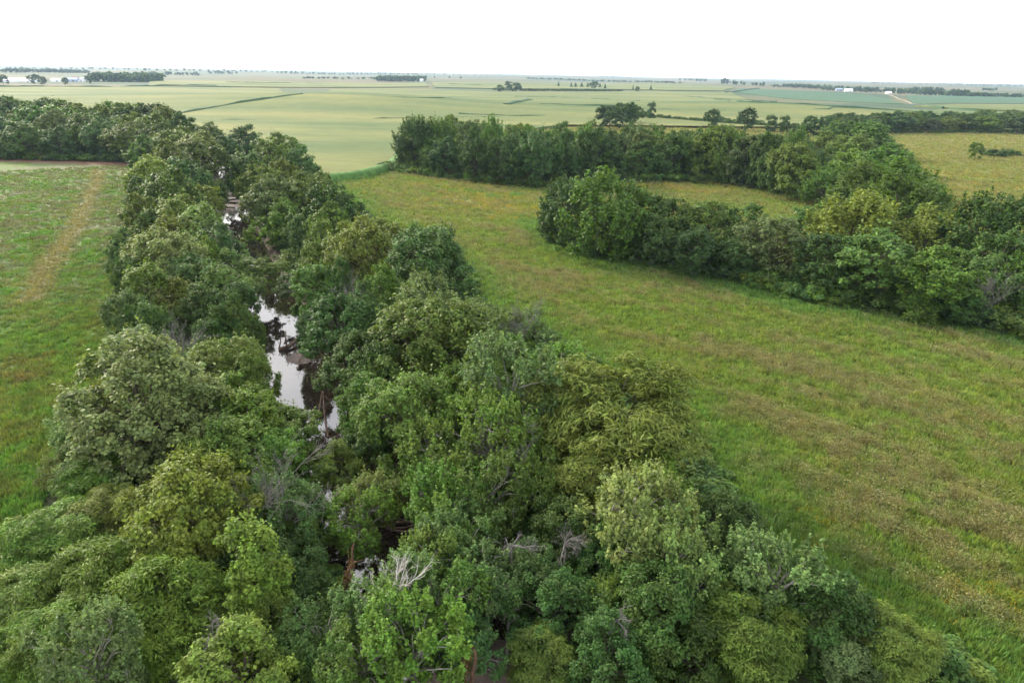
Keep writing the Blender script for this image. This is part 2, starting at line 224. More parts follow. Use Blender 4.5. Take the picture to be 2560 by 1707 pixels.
('M', 0, -4.62, 69.61, 8.28, 10.02, 'bright', 'bright green crown in front of the large dome', 'trees along the creek'),
('C', 0, -0.38, 63.2, 10.23, 14.73, 'pale', 'tall open tree with pale tufted top in the meadow bank', 'trees along the creek'),
('C', 0, -2.58, 57.53, 8.53, 12.29, 'bright', 'open green tree with bare grey limbs in its middle', 'trees along the creek'),
('C', 0, -6.92, 54.8, 7.3, 9.64, 'mid', 'loose green tree between open tree and creek', 'trees along the creek'),
('O', 0, -14.78, 63.12, 5.51, 6.34, 'dark', 'dark low tree beside the end of the open water', 'trees along the creek'),
('L', 0, 10.22, 59.73, 13.16, 13.13, 'olive', 'great soft olive crown on the meadow side', 'trees along the creek'),
('L', 0, 6.35, 63.5, 6.62, 7.65, 'olive', 'smaller olive crown leaning on the great olive crown', 'trees along the creek'),
('L', 0, 6.46, 54.17, 7.26, 8.39, 'olive', 'olive crown hanging below the great olive crown', 'trees along the creek'),
('C', 0, 2.61, 53.75, 5.78, 8.32, 'mid', 'mid green open tree beside the dark hollow', 'trees along the creek'),
('C', 0, -1.89, 50.85, 6.89, 9.1, 'mid', 'green open tree above the drooping dead branches', 'trees along the creek'),
('C', 0, 12.66, 52.88, 6.17, 8.88, 'bright', 'bright tufted tree below the great olive crown', 'trees along the creek'),
('C', 0, 9.74, 45.22, 8.29, 11.94, 'pale', 'big open silvery tree in the lower meadow bank', 'trees along the creek'),
('C', 0, 11.98, 42.05, 7.51, 9.92, 'pale', 'silvery tree with dead lower branches at the meadow edge', 'trees along the creek'),
('O', 0, 7.73, 44.11, 5.4, 6.83, 'dark', 'dark tree in the hollow beside the silvery trees', 'trees along the creek'),
('O', 0, 17.86, 47.84, 6.16, 7.79, 'dark', 'dark green tree between silvery crowns and meadow', 'trees along the creek'),
('C', 0, 6.99, 39.69, 3.86, 5.55, 'yellow', 'small yellow green tree with dead branches on its side', 'trees along the creek'),
('O', 0, 4.77, 46.53, 5.62, 7.1, 'dark', 'shaded tree at the edge of the black hollow', 'trees along the creek'),
('O', 0, 3.33, 38.98, 5.69, 6.54, 'dark', 'shaded olive tree near the muddy pool', 'trees along the creek'),
('O', 0, 10.61, 37.81, 7.0, 8.05, 'dark', 'deep green tree below the silvery trees', 'trees along the creek'),
('O', 0, 15.75, 41.64, 5.58, 6.41, 'dark', 'dark undergrown tree between silvery crowns at the meadow edge', 'trees along the creek'),
('C', 0, 19.35, 40.19, 7.3, 8.76, 'pale', 'airy silver green tree at the near corner of the meadow', 'trees along the creek'),
('L', 0, 16.72, 36.31, 6.12, 6.43, 'olive', 'olive tree below the airy silver green tree', 'trees along the creek'),
('O', 0, 22.8, 38.15, 6.69, 7.31, 'dark', 'dark rounded tree out at the near meadow corner', 'trees along the creek'),
('M', 0, 23.14, 36.13, 4.7, 4.66, 'grey', 'grey green tree at the bottom edge by the meadow', 'trees along the creek'),
('L', 0, 27.12, 36.88, 5.14, 4.85, 'yellow', 'yellow olive bushy tree nearest the meadow at the bottom edge', 'trees along the creek'),
('O', 0, 12.63, 35.44, 5.32, 6.12, 'dark', 'shaded green tree at the bottom edge between olive and dark trees', 'trees along the creek'),
('O', 0, 6.91, 34.91, 5.94, 6.84, 'dark', 'deep shaded tree beside the muddy pool at the bottom edge', 'trees along the creek'),
('L', 0, 2.77, 35.72, 4.31, 4.53, 'olive', 'olive shaded tree just above the muddy pool', 'trees along the creek'),
('M', 1, -49.09, 122.84, 8.72, 6.7, 'mid', 'green crown spreading right over the hidden middle of the creek', 'trees along the creek'),
('C', 0, -47.36, 114.78, 6.26, 5.54, 'mid', 'loose tree shading the upper end of the bright water', 'trees along the creek'),
('M', 0, -17.16, 58.58, 4.94, 5.44, 'olive', 'olive crown closing over the end of the nearest open water', 'trees along the creek'),
('M', 0, -18.84, 51.95, 4.61, 5.03, 'mid', 'mid green crown overhanging the dark near creek behind the white dead tree', 'trees along the creek'),
('M', 0, -17.79, 48.67, 4.71, 5.11, 'mid', 'small green crown leaning over the near creek before the white dead tree', 'trees along the creek'),
('C', 0, -12.35, 51.56, 5.0, 6.37, 'pale', 'pale open tree leaning over the near creek with silvery top', 'trees along the creek'),
('C', 0, -12.98, 49.19, 5.24, 6.69, 'bright', 'bright open tree beside the jam of driftwood', 'trees along the creek'),
('C', 0, -5.83, 50.56, 6.28, 8.24, 'bright', 'loose green tree with dead twigs beyond the driftwood', 'trees along the creek'),
('C', 0, -18.71, 48.15, 5.74, 8.27, 'blue', 'thin bluish tree with bare forks beside the near creek', 'trees along the creek'),
('O', 0, -17.35, 43.29, 5.35, 5.54, 'dark', 'dark shaded tree under the thin bluish tree', 'trees along the creek'),
('C', 0, -3.94, 45.1, 6.31, 7.58, 'blue', 'blue green open tree behind the drooping dead branches', 'trees along the creek'),
('C', 0, -6.97, 37.4, 6.56, 8.66, 'pale', 'pale open tree with tufted shoots in front of the white dead tree', 'trees along the creek'),
('C', 0, -12.37, 36.17, 5.39, 6.47, 'blue', 'bluish open tree in front of the white dead tree', 'trees along the creek'),
('C', 0, -4.73, 37.71, 6.24, 8.24, 'mid', 'mid green open tree nearest the dark hollow', 'trees along the creek'),
('C', 0, -5.95, 33.46, 6.72, 8.87, 'bright', 'open green tree at the bottom edge beside the rusty snag', 'trees along the creek'),
('C', 0, -9.35, 33.4, 5.74, 7.58, 'mid', 'open tree at the bottom edge under the bluish open tree', 'trees along the creek'),
('C', 0, -2.99, 36.16, 4.52, 5.38, 'blue', 'blue green low tree reaching over the muddy pool', 'trees along the creek'),
('O', 0, -13.85, 34.78, 4.22, 4.86, 'dark', 'dark tree at the bottom edge beside the yellow green crown', 'trees along the creek'),
('C', 0, -1.49, 40.99, 5.89, 7.07, 'blue', 'blue green open tree between the drooping branches and the muddy pool', 'trees along the creek'),
('O', 0, 1.66, 42.7, 5.28, 6.07, 'dark', 'shaded tree behind the grey tangle of bare twigs', 'trees along the creek'),
('C', 0, -5.71, 42.76, 5.62, 7.41, 'mid', 'mid green open tree right behind the tufted pale tree', 'trees along the creek'),
('C', 0, -4.69, 47.79, 6.15, 8.12, 'bright', 'light green open tree beyond the blue green open tree', 'trees along the creek'),
('V', 1, 12.7, 168.58, 12.99, 15.0, 'blue', 'dark leafy clump at the free end of the meadow hedgerow', 'trees of the meadow hedgerows'),
('V', 1, 19.38, 154.43, 15.97, 17.57, 'bright', 'bright spiky topped tree near the free end of the meadow hedgerow', 'trees of the meadow hedgerows'),
('V', 1, 27.41, 159.48, 13.22, 14.54, 'mid', 'darker spiky topped tree beside the bright one in the meadow hedgerow', 'trees of the meadow hedgerows'),
('O', 1, 36.12, 156.85, 12.17, 13.3, 'blue', 'dull dark green tree in the meadow hedgerow behind the spiky topped trees', 'trees of the meadow hedgerows'),
('O', 1, 43.62, 152.88, 12.73, 13.61, 'olive', 'olive brown green tree in the meadow hedgerow', 'trees of the meadow hedgerows'),
('M', 1, 52.22, 154.89, 11.83, 12.11, 'mid', 'mid green tree next to the olive one in the meadow hedgerow', 'trees of the meadow hedgerows'),
('O', 1, 38.38, 140.58, 9.87, 10.21, 'dark', 'very dark low tree in front of the olive tree of the hedgerow', 'trees of the meadow hedgerows'),
('O', 1, 46.01, 138.27, 8.76, 9.07, 'dark', 'dark conifer like tree in the hedgerow front', 'trees of the meadow hedgerows'),
('M', 1, 54.1, 138.05, 13.52, 13.39, 'grey', 'pale greyish tree in the middle of the meadow hedgerow', 'trees of the meadow hedgerows'),
('M', 1, 72.76, 164.79, 12.77, 11.24, 'mid', 'green crown at the back of the hedgerow over the greyish tree', 'trees of the meadow hedgerows'),
('V', 1, 73.12, 146.16, 16.22, 16.41, 'yellow', 'golden topped wide tree where the two hedgerows meet', 'trees of the meadow hedgerows'),
('O', 1, 60.81, 130.15, 11.93, 11.66, 'dark', 'dark tree under the golden topped tree', 'trees along the creek'),
('M', 1, 67.63, 126.28, 15.13, 13.65, 'mid', 'large domed green tree in the front of the meadow hedgerow', 'trees of the meadow hedgerows'),
('V', 1, 91.2, 165.08, 17.01, 16.84, 'mid', 'green spiky tree behind the golden topped tree', 'trees along the creek'),
('V', 1, 84.97, 139.75, 14.65, 13.7, 'yellow', 'yellow sunlit tree in the hedgerow', 'trees of the meadow hedgerows'),
('M', 0, 75.2, 117.41, 13.38, 11.77, 'bright', 'lower yellow green tree in the hedgerow front', 'trees of the meadow hedgerows'),
('V', 1, 93.91, 135.66, 15.58, 17.99, 'dark', 'tall dark green tree on the far meadow side of the hedgerow', 'trees of the meadow hedgerows'),
('M', 1, 88.92, 122.53, 12.11, 14.65, 'blue', 'dark blue green tree behind the grey bare hedgerow tree', 'trees of the meadow hedgerows'),
('M', 0, 91.42, 118.83, 11.0, 10.89, 'mid', "green tree at the picture's edge in the hedgerow", 'trees of the meadow hedgerows'),
('M', 0, 77.43, 113.66, 8.18, 7.65, 'dark', 'dark tree beside the grey bare hedgerow tree', 'trees of the meadow hedgerows'),
('S', 1, 59.31, 130.54, 8.4, 3.5, 'bright', 'bright shrub at the foot of the hedgerow', 'trees of the meadow hedgerows'),
('S', 1, 63.55, 126.47, 9.07, 3.5, 'mid', 'mid green shrub at the foot of the large domed hedgerow tree', 'trees of the meadow hedgerows'),
('S', 1, 68.99, 121.39, 9.62, 3.5, 'dark', 'dark shrub in the shaded hollow of the hedgerow', 'trees of the meadow hedgerows'),
('S', 0, 72.85, 116.59, 9.28, 3.5, 'mid', 'green shrub below the lower yellow green tree', 'trees along the creek'),
('S', 0, 81.84, 114.73, 9.98, 3.5, 'dark', 'low dark shrub below the grey bare hedgerow tree', 'trees of the meadow hedgerows'),
('S', 0, 86.63, 111.57, 9.74, 3.5, 'olive', "olive shrub at the hedgerow's lower end by the picture's edge", 'trees of the meadow hedgerows'),
('S', 1, 52.76, 137.95, 8.83, 3.5, 'dark', 'dark shrub below the pale greyish tree', 'trees along the creek'),
('M', 1, 30.64, 148.55, 9.32, 11.63, 'dark', 'dark tree between spiky topped trees and the olive tree', 'trees along the creek'),
('V', 1, 95.83, 191.6, 16.97, 15.87, 'mid', 'broad crown in the cross hedgerow just behind the meeting point', 'trees of the meadow hedgerows'),
('V', 1, 100.86, 225.65, 13.76, 12.11, 'mid', 'green tree at the grove side of the cross hedgerow', 'trees of the meadow hedgerows'),
('V', 1, 105.55, 192.0, 18.29, 17.1, 'bright', 'spreading bright crown on the far meadow side of the cross hedgerow', 'trees of the meadow hedgerows'),
('V', 1, 104.45, 179.36, 13.51, 14.87, 'mid', 'mid green crown bulging to the far meadow from the cross hedgerow', 'trees of the meadow hedgerows'),
('M', 1, 115.09, 242.81, 17.95, 17, 'bright', 'bright crown midway along the cross hedgerow', 'trees along the creek'),
('M', 1, 131.98, 250.88, 20.21, 17, 'mid', 'mid green crown midway along the cross hedgerow', 'trees along the creek'),
('M', 1, 120.47, 272.99, 14.63, 14.55, 'mid', 'green tree where the grove touches the cross hedgerow', 'trees along the creek'),
('M', 1, 148.62, 310.99, 22.76, 17, 'mid', 'large domed crown at the far part of the cross hedgerow', 'trees along the creek'),
('M', 1, 163.63, 315.62, 18.92, 15.0, 'dark', 'dark crown on the far meadow side of the cross hedgerow', 'trees along the creek'),
('M', 1, 151.6, 340.28, 20.31, 15.0, 'olive', 'olive crown at the far part of the cross hedgerow', 'trees along the creek'),
('M', 2, 190.4, 389.1, 23.13, 17, 'bright', 'bright high crown near the far end of the cross hedgerow', 'trees along the creek'),
('M', 2, 183.78, 403.79, 18.65, 17, 'mid', 'last green crown at the far end of the cross hedgerow', 'trees along the creek'),
('S', 2, 170.49, 403.91, 13.96, 3.5, 'mid', 'small bush beside the far end of the cross hedgerow', 'trees along the creek'),
('M', 2, 248.91, 382.47, 6.6, 8.71, 'bright', 'small bright round tree standing in the far meadow', 'bushes in the far meadow'),
('S', 2, 270.54, 405.57, 6.47, 3.5, 'mid', 'small green bush next to the small bright tree in the far meadow', 'bushes in the far meadow'),
('S', 2, 272.16, 398.91, 9.02, 3.5, 'dark', 'dark bush in the middle of the far meadow bush row', 'bushes in the far meadow'),
('S', 2, 284.65, 407.28, 9.74, 3.5, 'mid', "larger bush at the picture's edge of the far meadow bush row", 'bushes in the far meadow'),
('M', 2, 72.56, 553.29, 18.84, 16.58, 'dark', 'dark round tree at the head of the corn hedge', 'trees of the corn hedge'),
('M', 2, 86.98, 583.74, 20.6, 18.13, 'dark', 'tallest tree in the clump at the head of the corn hedge', 'trees of the corn hedge'),
('M', 2, 101.63, 612.18, 16.81, 14.79, 'dark', 'dark tree at the back of the clump heading the corn hedge', 'trees of the corn hedge'),
('S', 2, 129.09, 729.95, 14.31, 3.85, 'dark', 'low bush ending the clump at the head of the corn hedge', 'trees of the corn hedge'),
('T', 2, 126.86, 675.49, 6.17, 16.28, 'dark', 'slim upright tree in the corn hedge', 'trees of the corn hedge'),
('M', 2, 160.87, 594.68, 12.46, 13.7, 'dark', 'dark round tree in the middle of the corn hedge', 'trees of the corn hedge'),
('S', 2, 194.54, 683.47, 10.74, 3.85, 'dark', 'small bush beside the round tree of the corn hedge', 'trees of the corn hedge'),
('M', 2, 180.11, 564.54, 14.04, 16.22, 'dark', 'tallest dark tree in the corn hedge', 'trees of the corn hedge'),
('S', 2, 217.63, 656.05, 12.9, 3.85, 'dark', 'bush beside the tallest tree of the corn hedge', 'trees of the corn hedge'),
('S', 2, 204.51, 658.73, 11.23, 3.85, 'dark', 'bush before the tallest tree of the corn hedge', 'trees of the corn hedge'),
('T', 2, 199.89, 561.44, 6.63, 12.72, 'dark', 'narrow bush standing up in the corn hedge', 'trees of the corn hedge'),
('T', 2, 209.63, 559.15, 6.6, 12.67, 'dark', 'last narrow bush of the corn hedge', 'trees of the corn hedge'),
('M', 2, 213.87, 517.52, 12.23, 13.46, 'dark', 'dark rounded tree near where corn hedge meets rear wood', 'trees of the corn hedge'),
('M', 2, 222.62, 519.64, 12.28, 13.51, 'dark', 'dark rounded tree touching the rear wood', 'trees of the corn hedge'),
('T', 2, -22.87, 1913.67, 14.81, 18.7, 'dark', 'tall lone tree in the far shrub row among the corn', 'farm trees among the far fields'),
('M', 2, -1.93, 1688.82, 23.98, 18.7, 'dark', 'rounded tree beside the tall lone one in the far shrub row', 'farm trees among the far fields'),
('M', 2, -36.17, 1640.97, 14.84, 14.69, 'dark', 'small tree at the end of the far shrub row', 'farm trees among the far fields'),
('K', 2, 129.65, 2264.07, 13.13, 13.2, 'dark', 'conifer standing alone before the far farmyard row', 'farm trees among the far fields'),
('K', 2, 162.26, 2174.77, 12.62, 13.2, 'dark', 'first conifer of the far farmyard row', 'farm trees among the far fields'),
('K', 2, 176.65, 2192.29, 14.13, 13.2, 'dark', 'second conifer of the far farmyard row', 'farm trees among the far fields'),
('K', 2, 196.53, 2209.99, 15.67, 13.2, 'dark', 'third conifer of the far farmyard row', 'farm trees among the far fields'),
('K', 2, 216.71, 2227.84, 14.36, 13.2, 'dark', 'fourth conifer of the far farmyard row', 'farm trees among the far fields'),
('M', 2, 217.24, 2057.45, 22.54, 18.7, 'dark', 'broad tree closing the far farmyard row', 'farm trees among the far fields'),
('K', 2, 249.94, 2192.32, 12.72, 13.2, 'dark', 'small conifer behind the broad tree of the far farmyard', 'farm trees among the far fields'),
('K', 2, 250.24, 2064.09, 11.98, 13.2, 'dark', 'last small conifer of the far farmyard row', 'farm trees among the far fields'),
('K', 2, 317.56, 1990.46, 7.7, 12.33, 'dark', 'small conifer alone in the corn past the farmyard', 'farm trees among the far fields'),
('M', 2, 304.23, 1836.59, 10.67, 12.91, 'dark', 'small round tree alone in the corn past the farmyard', 'farm trees among the far fields'),
('K', 2, 369.24, 2006.75, 10.36, 13.2, 'dark', 'farthest lone conifer in the corn past the farmyard', 'farm trees among the far fields'),
('M', 2, -1060.64, 1596.43, 22.68, 18.7, 'dark', 'dark tree between the white farm sheds', 'farm trees among the far fields'),
('M', 2, -983.97, 1508.46, 13.65, 15.01, 'dark', 'small round tree beside the blue grey farmhouse', 'farm trees among the far fields'),
('M', 2, -968.36, 1557.39, 12.08, 13.29, 'dark', 'small dark tree in front of the blue grey farmhouse', 'farm trees among the far fields'),
('M', 2, -1041.8, 1473.17, 20.94, 18.7, 'dark', 'dark tree behind the longest white farm shed', 'farm trees among the far fields'),
('M', 2, -991.37, 1688.34, 15.26, 15.11, 'dark', 'dark tree beside the far windbreak grove and farmhouse', 'farm trees among the far fields'),
('V', 1, -43.59, 299.97, 15.52, 20.15, 'dark', 'dark crown, first from the creek end in the front row of the meadow grove', 'trees of the grove beyond the meadow'),
('M', 1, -33.99, 290.62, 11.82, 14.38, 'mid', 'green crown, second from the creek end in the front row of the meadow grove', 'trees of the grove beyond the meadow'),
('M', 1, -27.64, 282.38, 12.71, 14.7, 'dark', 'dark crown, third from the creek end in the front row of the meadow grove', 'trees of the grove beyond the meadow'),
('O', 1, -15.44, 271.55, 11.37, 19.66, 'dark', 'dark crown, fourth from the creek end in the front row of the meadow grove', 'trees of the grove beyond the meadow'),
('M', 1, -4.02, 263.3, 14.32, 16.92, 'dark', 'dark crown, fifth from the creek end in the front row of the meadow grove', 'trees of the grove beyond the meadow'),
('M', 1, 9.49, 259.8, 15.37, 20.26, 'dark', 'dark crown, sixth from the creek end in the front row of the meadow grove', 'trees of the grove beyond the meadow'),
('M', 1, 17.28, 270.24, 13.79, 18.43, 'dark', 'dark crown, seventh from the creek end in the front row of the meadow grove', 'trees of the grove beyond the meadow'),
('O', 1, 31.34, 275.73, 16.67, 19.83, 'dark', 'dark crown, eighth from the creek end in the front row of the meadow grove', 'trees of the grove beyond the meadow'),
('O', 1, 38.21, 279.61, 11.12, 14.46, 'dark', 'dark crown, ninth from the creek end in the front row of the meadow grove', 'trees of the grove beyond the meadow'),
('O', 1, 51.36, 287.15, 14.92, 14.47, 'mid', 'green crown, tenth from the creek end in the front row of the meadow grove', 'trees of the grove beyond the meadow'),
('M', 1, 63.04, 286.29, 13.39, 18.61, 'mid', 'green crown, eleventh from the creek end in the front row of the meadow grove', 'trees of the grove beyond the meadow'),
('M', 1, 78.45, 282.35, 15.21, 19.51, 'olive', 'olive crown, twelfth from the creek end in the front row of the meadow grove', 'trees of the grove beyond the meadow'),
('M', 1, 89.94, 282.8, 14.05, 14.1, 'dark', 'dark crown, thirteenth from the creek end in the front row of the meadow grove', 'trees of the grove beyond the meadow'),
('O', 1, 101.52, 284.72, 10.94, 15.63, 'grey', 'grey green crown, fourteenth from the creek end in the front row of the meadow grove', 'trees of the grove beyond the meadow'),
('V', 1, 113.4, 282.11, 11.84, 17.04, 'grey', 'grey green crown, fifteenth from the creek end in the front row of the meadow grove', 'trees of the grove beyond the meadow'),
('O', 1, -42.35, 303.28, 16.53, 14.63, 'olive', 'olive crown, first from the creek end in the second row of the meadow grove', 'trees of the grove beyond the meadow'),
('V', 1, -33.67, 301.16, 12.44, 20.03, 'mid', 'green crown, second from the creek end in the second row of the meadow grove', 'trees of the grove beyond the meadow'),
('M', 1, -24.71, 289.62, 11.34, 14.55, 'mid', 'green crown, third from the creek end in the second row of the meadow grove', 'trees of the grove beyond the meadow'),
('V', 1, -9.25, 282.5, 10.47, 20.43, 'mid', 'green crown, fourth from the creek end in the second row of the meadow grove', 'trees of the grove beyond the meadow'),
('O', 1, -2.57, 282.03, 12.46, 15.66, 'dark', 'dark crown, fifth from the creek end in the second row of the meadow grove', 'trees of the grove beyond the meadow'),
('M', 1, 10.29, 280.52, 10.36, 17.24, 'dark', 'dark crown, sixth from the creek end in the second row of the meadow grove', 'trees of the grove beyond the meadow'),
('O', 1, 28.22, 280.86, 11.04, 19.85, 'mid', 'green crown, seventh from the creek end in the second row of the meadow grove', 'trees of the grove beyond the meadow'),
('M', 1, 35.3, 285.13, 10.54, 16.77, 'bright', 'bright green crown, eighth from the creek end in the second row of the meadow grove', 'trees of the grove beyond the meadow'),
('O', 1, 51.75, 291.39, 11.28, 17.42, 'grey', 'grey green crown, ninth from the creek end in the second row of the meadow grove', 'trees of the grove beyond the meadow'),
('O', 1, 62.07, 290.65, 12.87, 14.99, 'olive', 'olive crown, tenth from the creek end in the second row of the meadow grove', 'trees of the grove beyond the meadow'),
('M', 1, 76.91, 288.11, 13.52, 16.23, 'bright', 'bright green crown, eleventh from the creek end in the second row of the meadow grove', 'trees of the grove beyond the meadow'),
('O', 1, 84.99, 284.2, 16.0, 16.38, 'dark', 'dark crown, twelfth from the creek end in the second row of the meadow grove', 'trees of the grove beyond the meadow'),
('O', 1, 99.19, 278.86, 12.6, 18.6, 'bright', 'bright green crown, thirteenth from the creek end in the second row of the meadow grove', 'trees of the grove beyond the meadow'),
('O', 1, 108.8, 275.12, 14.98, 20.24, 'dark', 'dark crown, fourteenth from the creek end in the second row of the meadow grove', 'trees of the grove beyond the meadow'),
('O', 1, -44.08, 311.29, 13.84, 15.66, 'bright', 'bright green crown, first from the creek end in the third row of the meadow grove', 'trees of the grove beyond the meadow'),
('O', 1, -33.52, 307.87, 14.69, 16.35, 'grey', 'grey green crown, second from the creek end in the third row of the meadow grove', 'trees of the grove beyond the meadow'),
('O', 1, -18.25, 304.29, 12.51, 19.5, 'grey', 'grey green crown, third from the creek end in the third row of the meadow grove', 'trees of the grove beyond the meadow'),
('O', 1, -3.7, 297.79, 13.72, 15.12, 'bright', 'bright green crown, fourth from the creek end in the third row of the meadow grove', 'trees of the grove beyond the meadow'),
('V', 1, 6.09, 291.79, 14.68, 16.74, 'dark', 'dark crown, fifth from the creek end in the third row of the meadow grove', 'trees of the grove beyond the meadow'),
('O', 1, 21.07, 295.18, 12.19, 17.62, 'dark', 'dark crown, sixth from the creek end in the third row of the meadow grove', 'trees of the grove beyond the meadow'),
('M', 1, 33.14, 294.04, 14.36, 15.21, 'dark', 'dark crown, seventh from the creek end in the third row of the meadow grove', 'trees of the grove beyond the meadow'),
('M', 1, 51.28, 300.12, 11.26, 19.82, 'grey', 'grey green crown, eighth from the creek end in the third row of the meadow grove', 'trees of the grove beyond the meadow'),
('O', 1, 65.03, 297.43, 13.85, 16.73, 'mid', 'green crown, ninth from the creek end in the third row of the meadow grove', 'trees of the grove beyond the meadow'),
('O', 1, 75.25, 287.62, 11.52, 18.69, 'dark', 'dark crown, tenth from the creek end in the third row of the meadow grove', 'trees of the grove beyond the meadow'),
('V', 1, 84.56, 285.18, 15.93, 19.65, 'grey', 'grey green crown, eleventh from the creek end in the third row of the meadow grove', 'trees of the grove beyond the meadow'),
('V', 1, 98.9, 273.51, 12.18, 15.95, 'grey', 'grey green crown, twelfth from the creek end in the third row of the meadow grove', 'trees of the grove beyond the meadow'),
('O', 1, 109.57, 262.78, 12.52, 14.88, 'dark', 'dark crown, thirteenth from the creek end in the third row of the meadow grove', 'trees of the grove beyond the meadow'),
('V', 1, -43.85, 321.94, 11.1, 17.9, 'bright', 'bright green crown, first from the creek end in the fourth row of the meadow grove', 'trees of the grove beyond the meadow'),
('M', 1, -28.32, 321.21, 14.25, 16.32, 'mid', 'green crown, second from the creek end in the fourth row of the meadow grove', 'trees of the grove beyond the meadow'),
('V', 1, -19.24, 314.43, 14.3, 14.95, 'mid', 'green crown, third from the creek end in the fourth row of the meadow grove', 'trees of the grove beyond the meadow'),
('O', 1, -3.08, 314.63, 13.48, 17.15, 'mid', 'green crown, fourth from the creek end in the fourth row of the meadow grove', 'trees of the grove beyond the meadow'),
('O', 1, 14.42, 312.5, 14.17, 15.72, 'bright', 'bright green crown, fifth from the creek end in the fourth row of the meadow grove', 'trees of the grove beyond the meadow'),
('O', 1, 24.37, 302.89, 16.53, 16.03, 'dark', 'dark crown, sixth from the creek end in the fourth row of the meadow grove', 'trees of the grove beyond the meadow'),
('O', 1, 40.11, 301.86, 14.34, 16.91, 'dark', 'dark crown, seventh from the creek end in the fourth row of the meadow grove', 'trees of the grove beyond the meadow'),
('O', 1, 56.4, 307.17, 10.23, 17.49, 'blue', 'bluish crown, eighth from the creek end in the fourth row of the meadow grove', 'trees of the grove beyond the meadow'),
('M', 1, 71.32, 304.92, 11.8, 15.77, 'mid', 'green crown, ninth from the creek end in the fourth row of the meadow grove', 'trees of the grove beyond the meadow'),
('V', 1, 77.3, 292.89, 13.35, 18.22, 'mid', 'green crown, tenth from the creek end in the fourth row of the meadow grove', 'trees of the grove beyond the meadow'),
('V', 1, 84.55, 278.02, 12.05, 18.63, 'mid', 'green crown, eleventh from the creek end in the fourth row of the meadow grove', 'trees of the grove beyond the meadow'),
('V', 1, 96.92, 265.35, 12.5, 18.46, 'dark', 'dark crown, twelfth from the creek end in the fourth row of the meadow grove', 'trees of the grove beyond the meadow'),
('V', 1, 101.14, 254.9, 13.22, 19.98, 'blue', 'bluish crown, thirteenth from the creek end in the fourth row of the meadow grove', 'trees of the grove beyond the meadow'),
('O', 1, -47.58, 332.94, 13.03, 17.77, 'mid', 'green crown, first from the creek end in the fifth row of the meadow grove', 'trees of the grove beyond the meadow'),
('O', 1, -29.52, 329.33, 15.0, 19.86, 'mid', 'green crown, second from the creek end in the fifth row of the meadow grove', 'trees of the grove beyond the meadow'),
('O', 1, -14.99, 322.49, 15.41, 17.81, 'mid', 'green crown, third from the creek end in the fifth row of the meadow grove', 'trees of the grove beyond the meadow'),
('O', 1, -0.25, 324.87, 13.85, 17.26, 'olive', 'olive crown, fourth from the creek end in the fifth row of the meadow grove', 'trees of the grove beyond the meadow'),
('M', 1, 15.5, 325.23, 15.63, 14.48, 'mid', 'green crown, fifth from the creek end in the fifth row of the meadow grove', 'trees of the grove beyond the meadow'),
('O', 1, 34.1, 321.57, 14.63, 14.21, 'mid', 'green crown, sixth from the creek end in the fifth row of the meadow grove', 'trees of the grove beyond the meadow'),
('M', 1, 50.12, 316.31, 10.47, 19.5, 'dark', 'dark crown, seventh from the creek end in the fifth row of the meadow grove', 'trees of the grove beyond the meadow'),
('O', 1, 63.6, 315.72, 14.96, 14.91, 'bright', 'bright green crown, eighth from the creek end in the fifth row of the meadow grove', 'trees of the grove beyond the meadow'),
('V', 1, 73.95, 307.4, 12.94, 15.08, 'blue', 'bluish crown, ninth from the creek end in the fifth row of the meadow grove', 'trees of the grove beyond the meadow'),
('M', 1, 80.45, 289.95, 12.7, 14.51, 'dark', 'dark crown, tenth from the creek end in the fifth row of the meadow grove', 'trees of the grove beyond the meadow'),
('O', 1, 89.89, 280.01, 16.08, 14.91, 'mid', 'green crown, eleventh from the creek end in the fifth row of the meadow grove', 'trees of the grove beyond the meadow'),
('O', 1, 93.98, 264.36, 13.45, 20.12, 'dark', 'dark crown, twelfth from the creek end in the fifth row of the meadow grove', 'trees of the grove beyond the meadow'),
('O', 1, 98.55, 247.59, 13.98, 18.43, 'olive', 'olive crown, thirteenth from the creek end in the fifth row of the meadow grove', 'trees of the grove beyond the meadow'),
('O', 1, -44.63, 337.27, 10.57, 15.57, 'olive', 'olive crown, first from the creek end in the rearmost row of the meadow grove', 'trees of the grove beyond the meadow'),
('O', 1, -26.26, 340.42, 15.98, 16.98, 'dark', 'dark crown, second from the creek end in the rearmost row of the meadow grove', 'trees of the grove beyond the meadow'),
('M', 1, -15.19, 334.56, 12.45, 17.75, 'mid', 'green crown, third from the creek end in the rearmost row of the meadow grove', 'trees of the grove beyond the meadow'),
('O', 1, 4.94, 338.75, 13.21, 16.57, 'bright', 'bright green crown, fourth from the creek end in the rearmost row of the meadow grove', 'trees of the grove beyond the meadow'),
('O', 1, 21.44, 336.82, 13.73, 17.55, 'dark', 'dark crown, fifth from the creek end in the rearmost row of the meadow grove', 'trees of the grove beyond the meadow'),
('M', 1, 35.64, 337.85, 13.04, 19.19, 'mid', 'green crown, sixth from the creek end in the rearmost row of the meadow grove', 'trees of the grove beyond the meadow'),
('V', 1, 50.58, 328.73, 15.69, 14.95, 'mid', 'green crown, seventh from the creek end in the rearmost row of the meadow grove', 'trees of the grove beyond the meadow'),
('O', 1, 61.96, 320.31, 12.39, 18.02, 'mid', 'green crown, eighth from the creek end in the rearmost row of the meadow grove', 'trees of the grove beyond the meadow'),
('O', 1, 77.35, 319.03, 12.56, 15.96, 'grey', 'grey green crown, ninth from the creek end in the rearmost row of the meadow grove', 'trees of the grove beyond the meadow'),
('O', 1, 84.2, 304.33, 14.02, 18.84, 'mid', 'green crown, tenth from the creek end in the rearmost row of the meadow grove', 'trees of the grove beyond the meadow'),
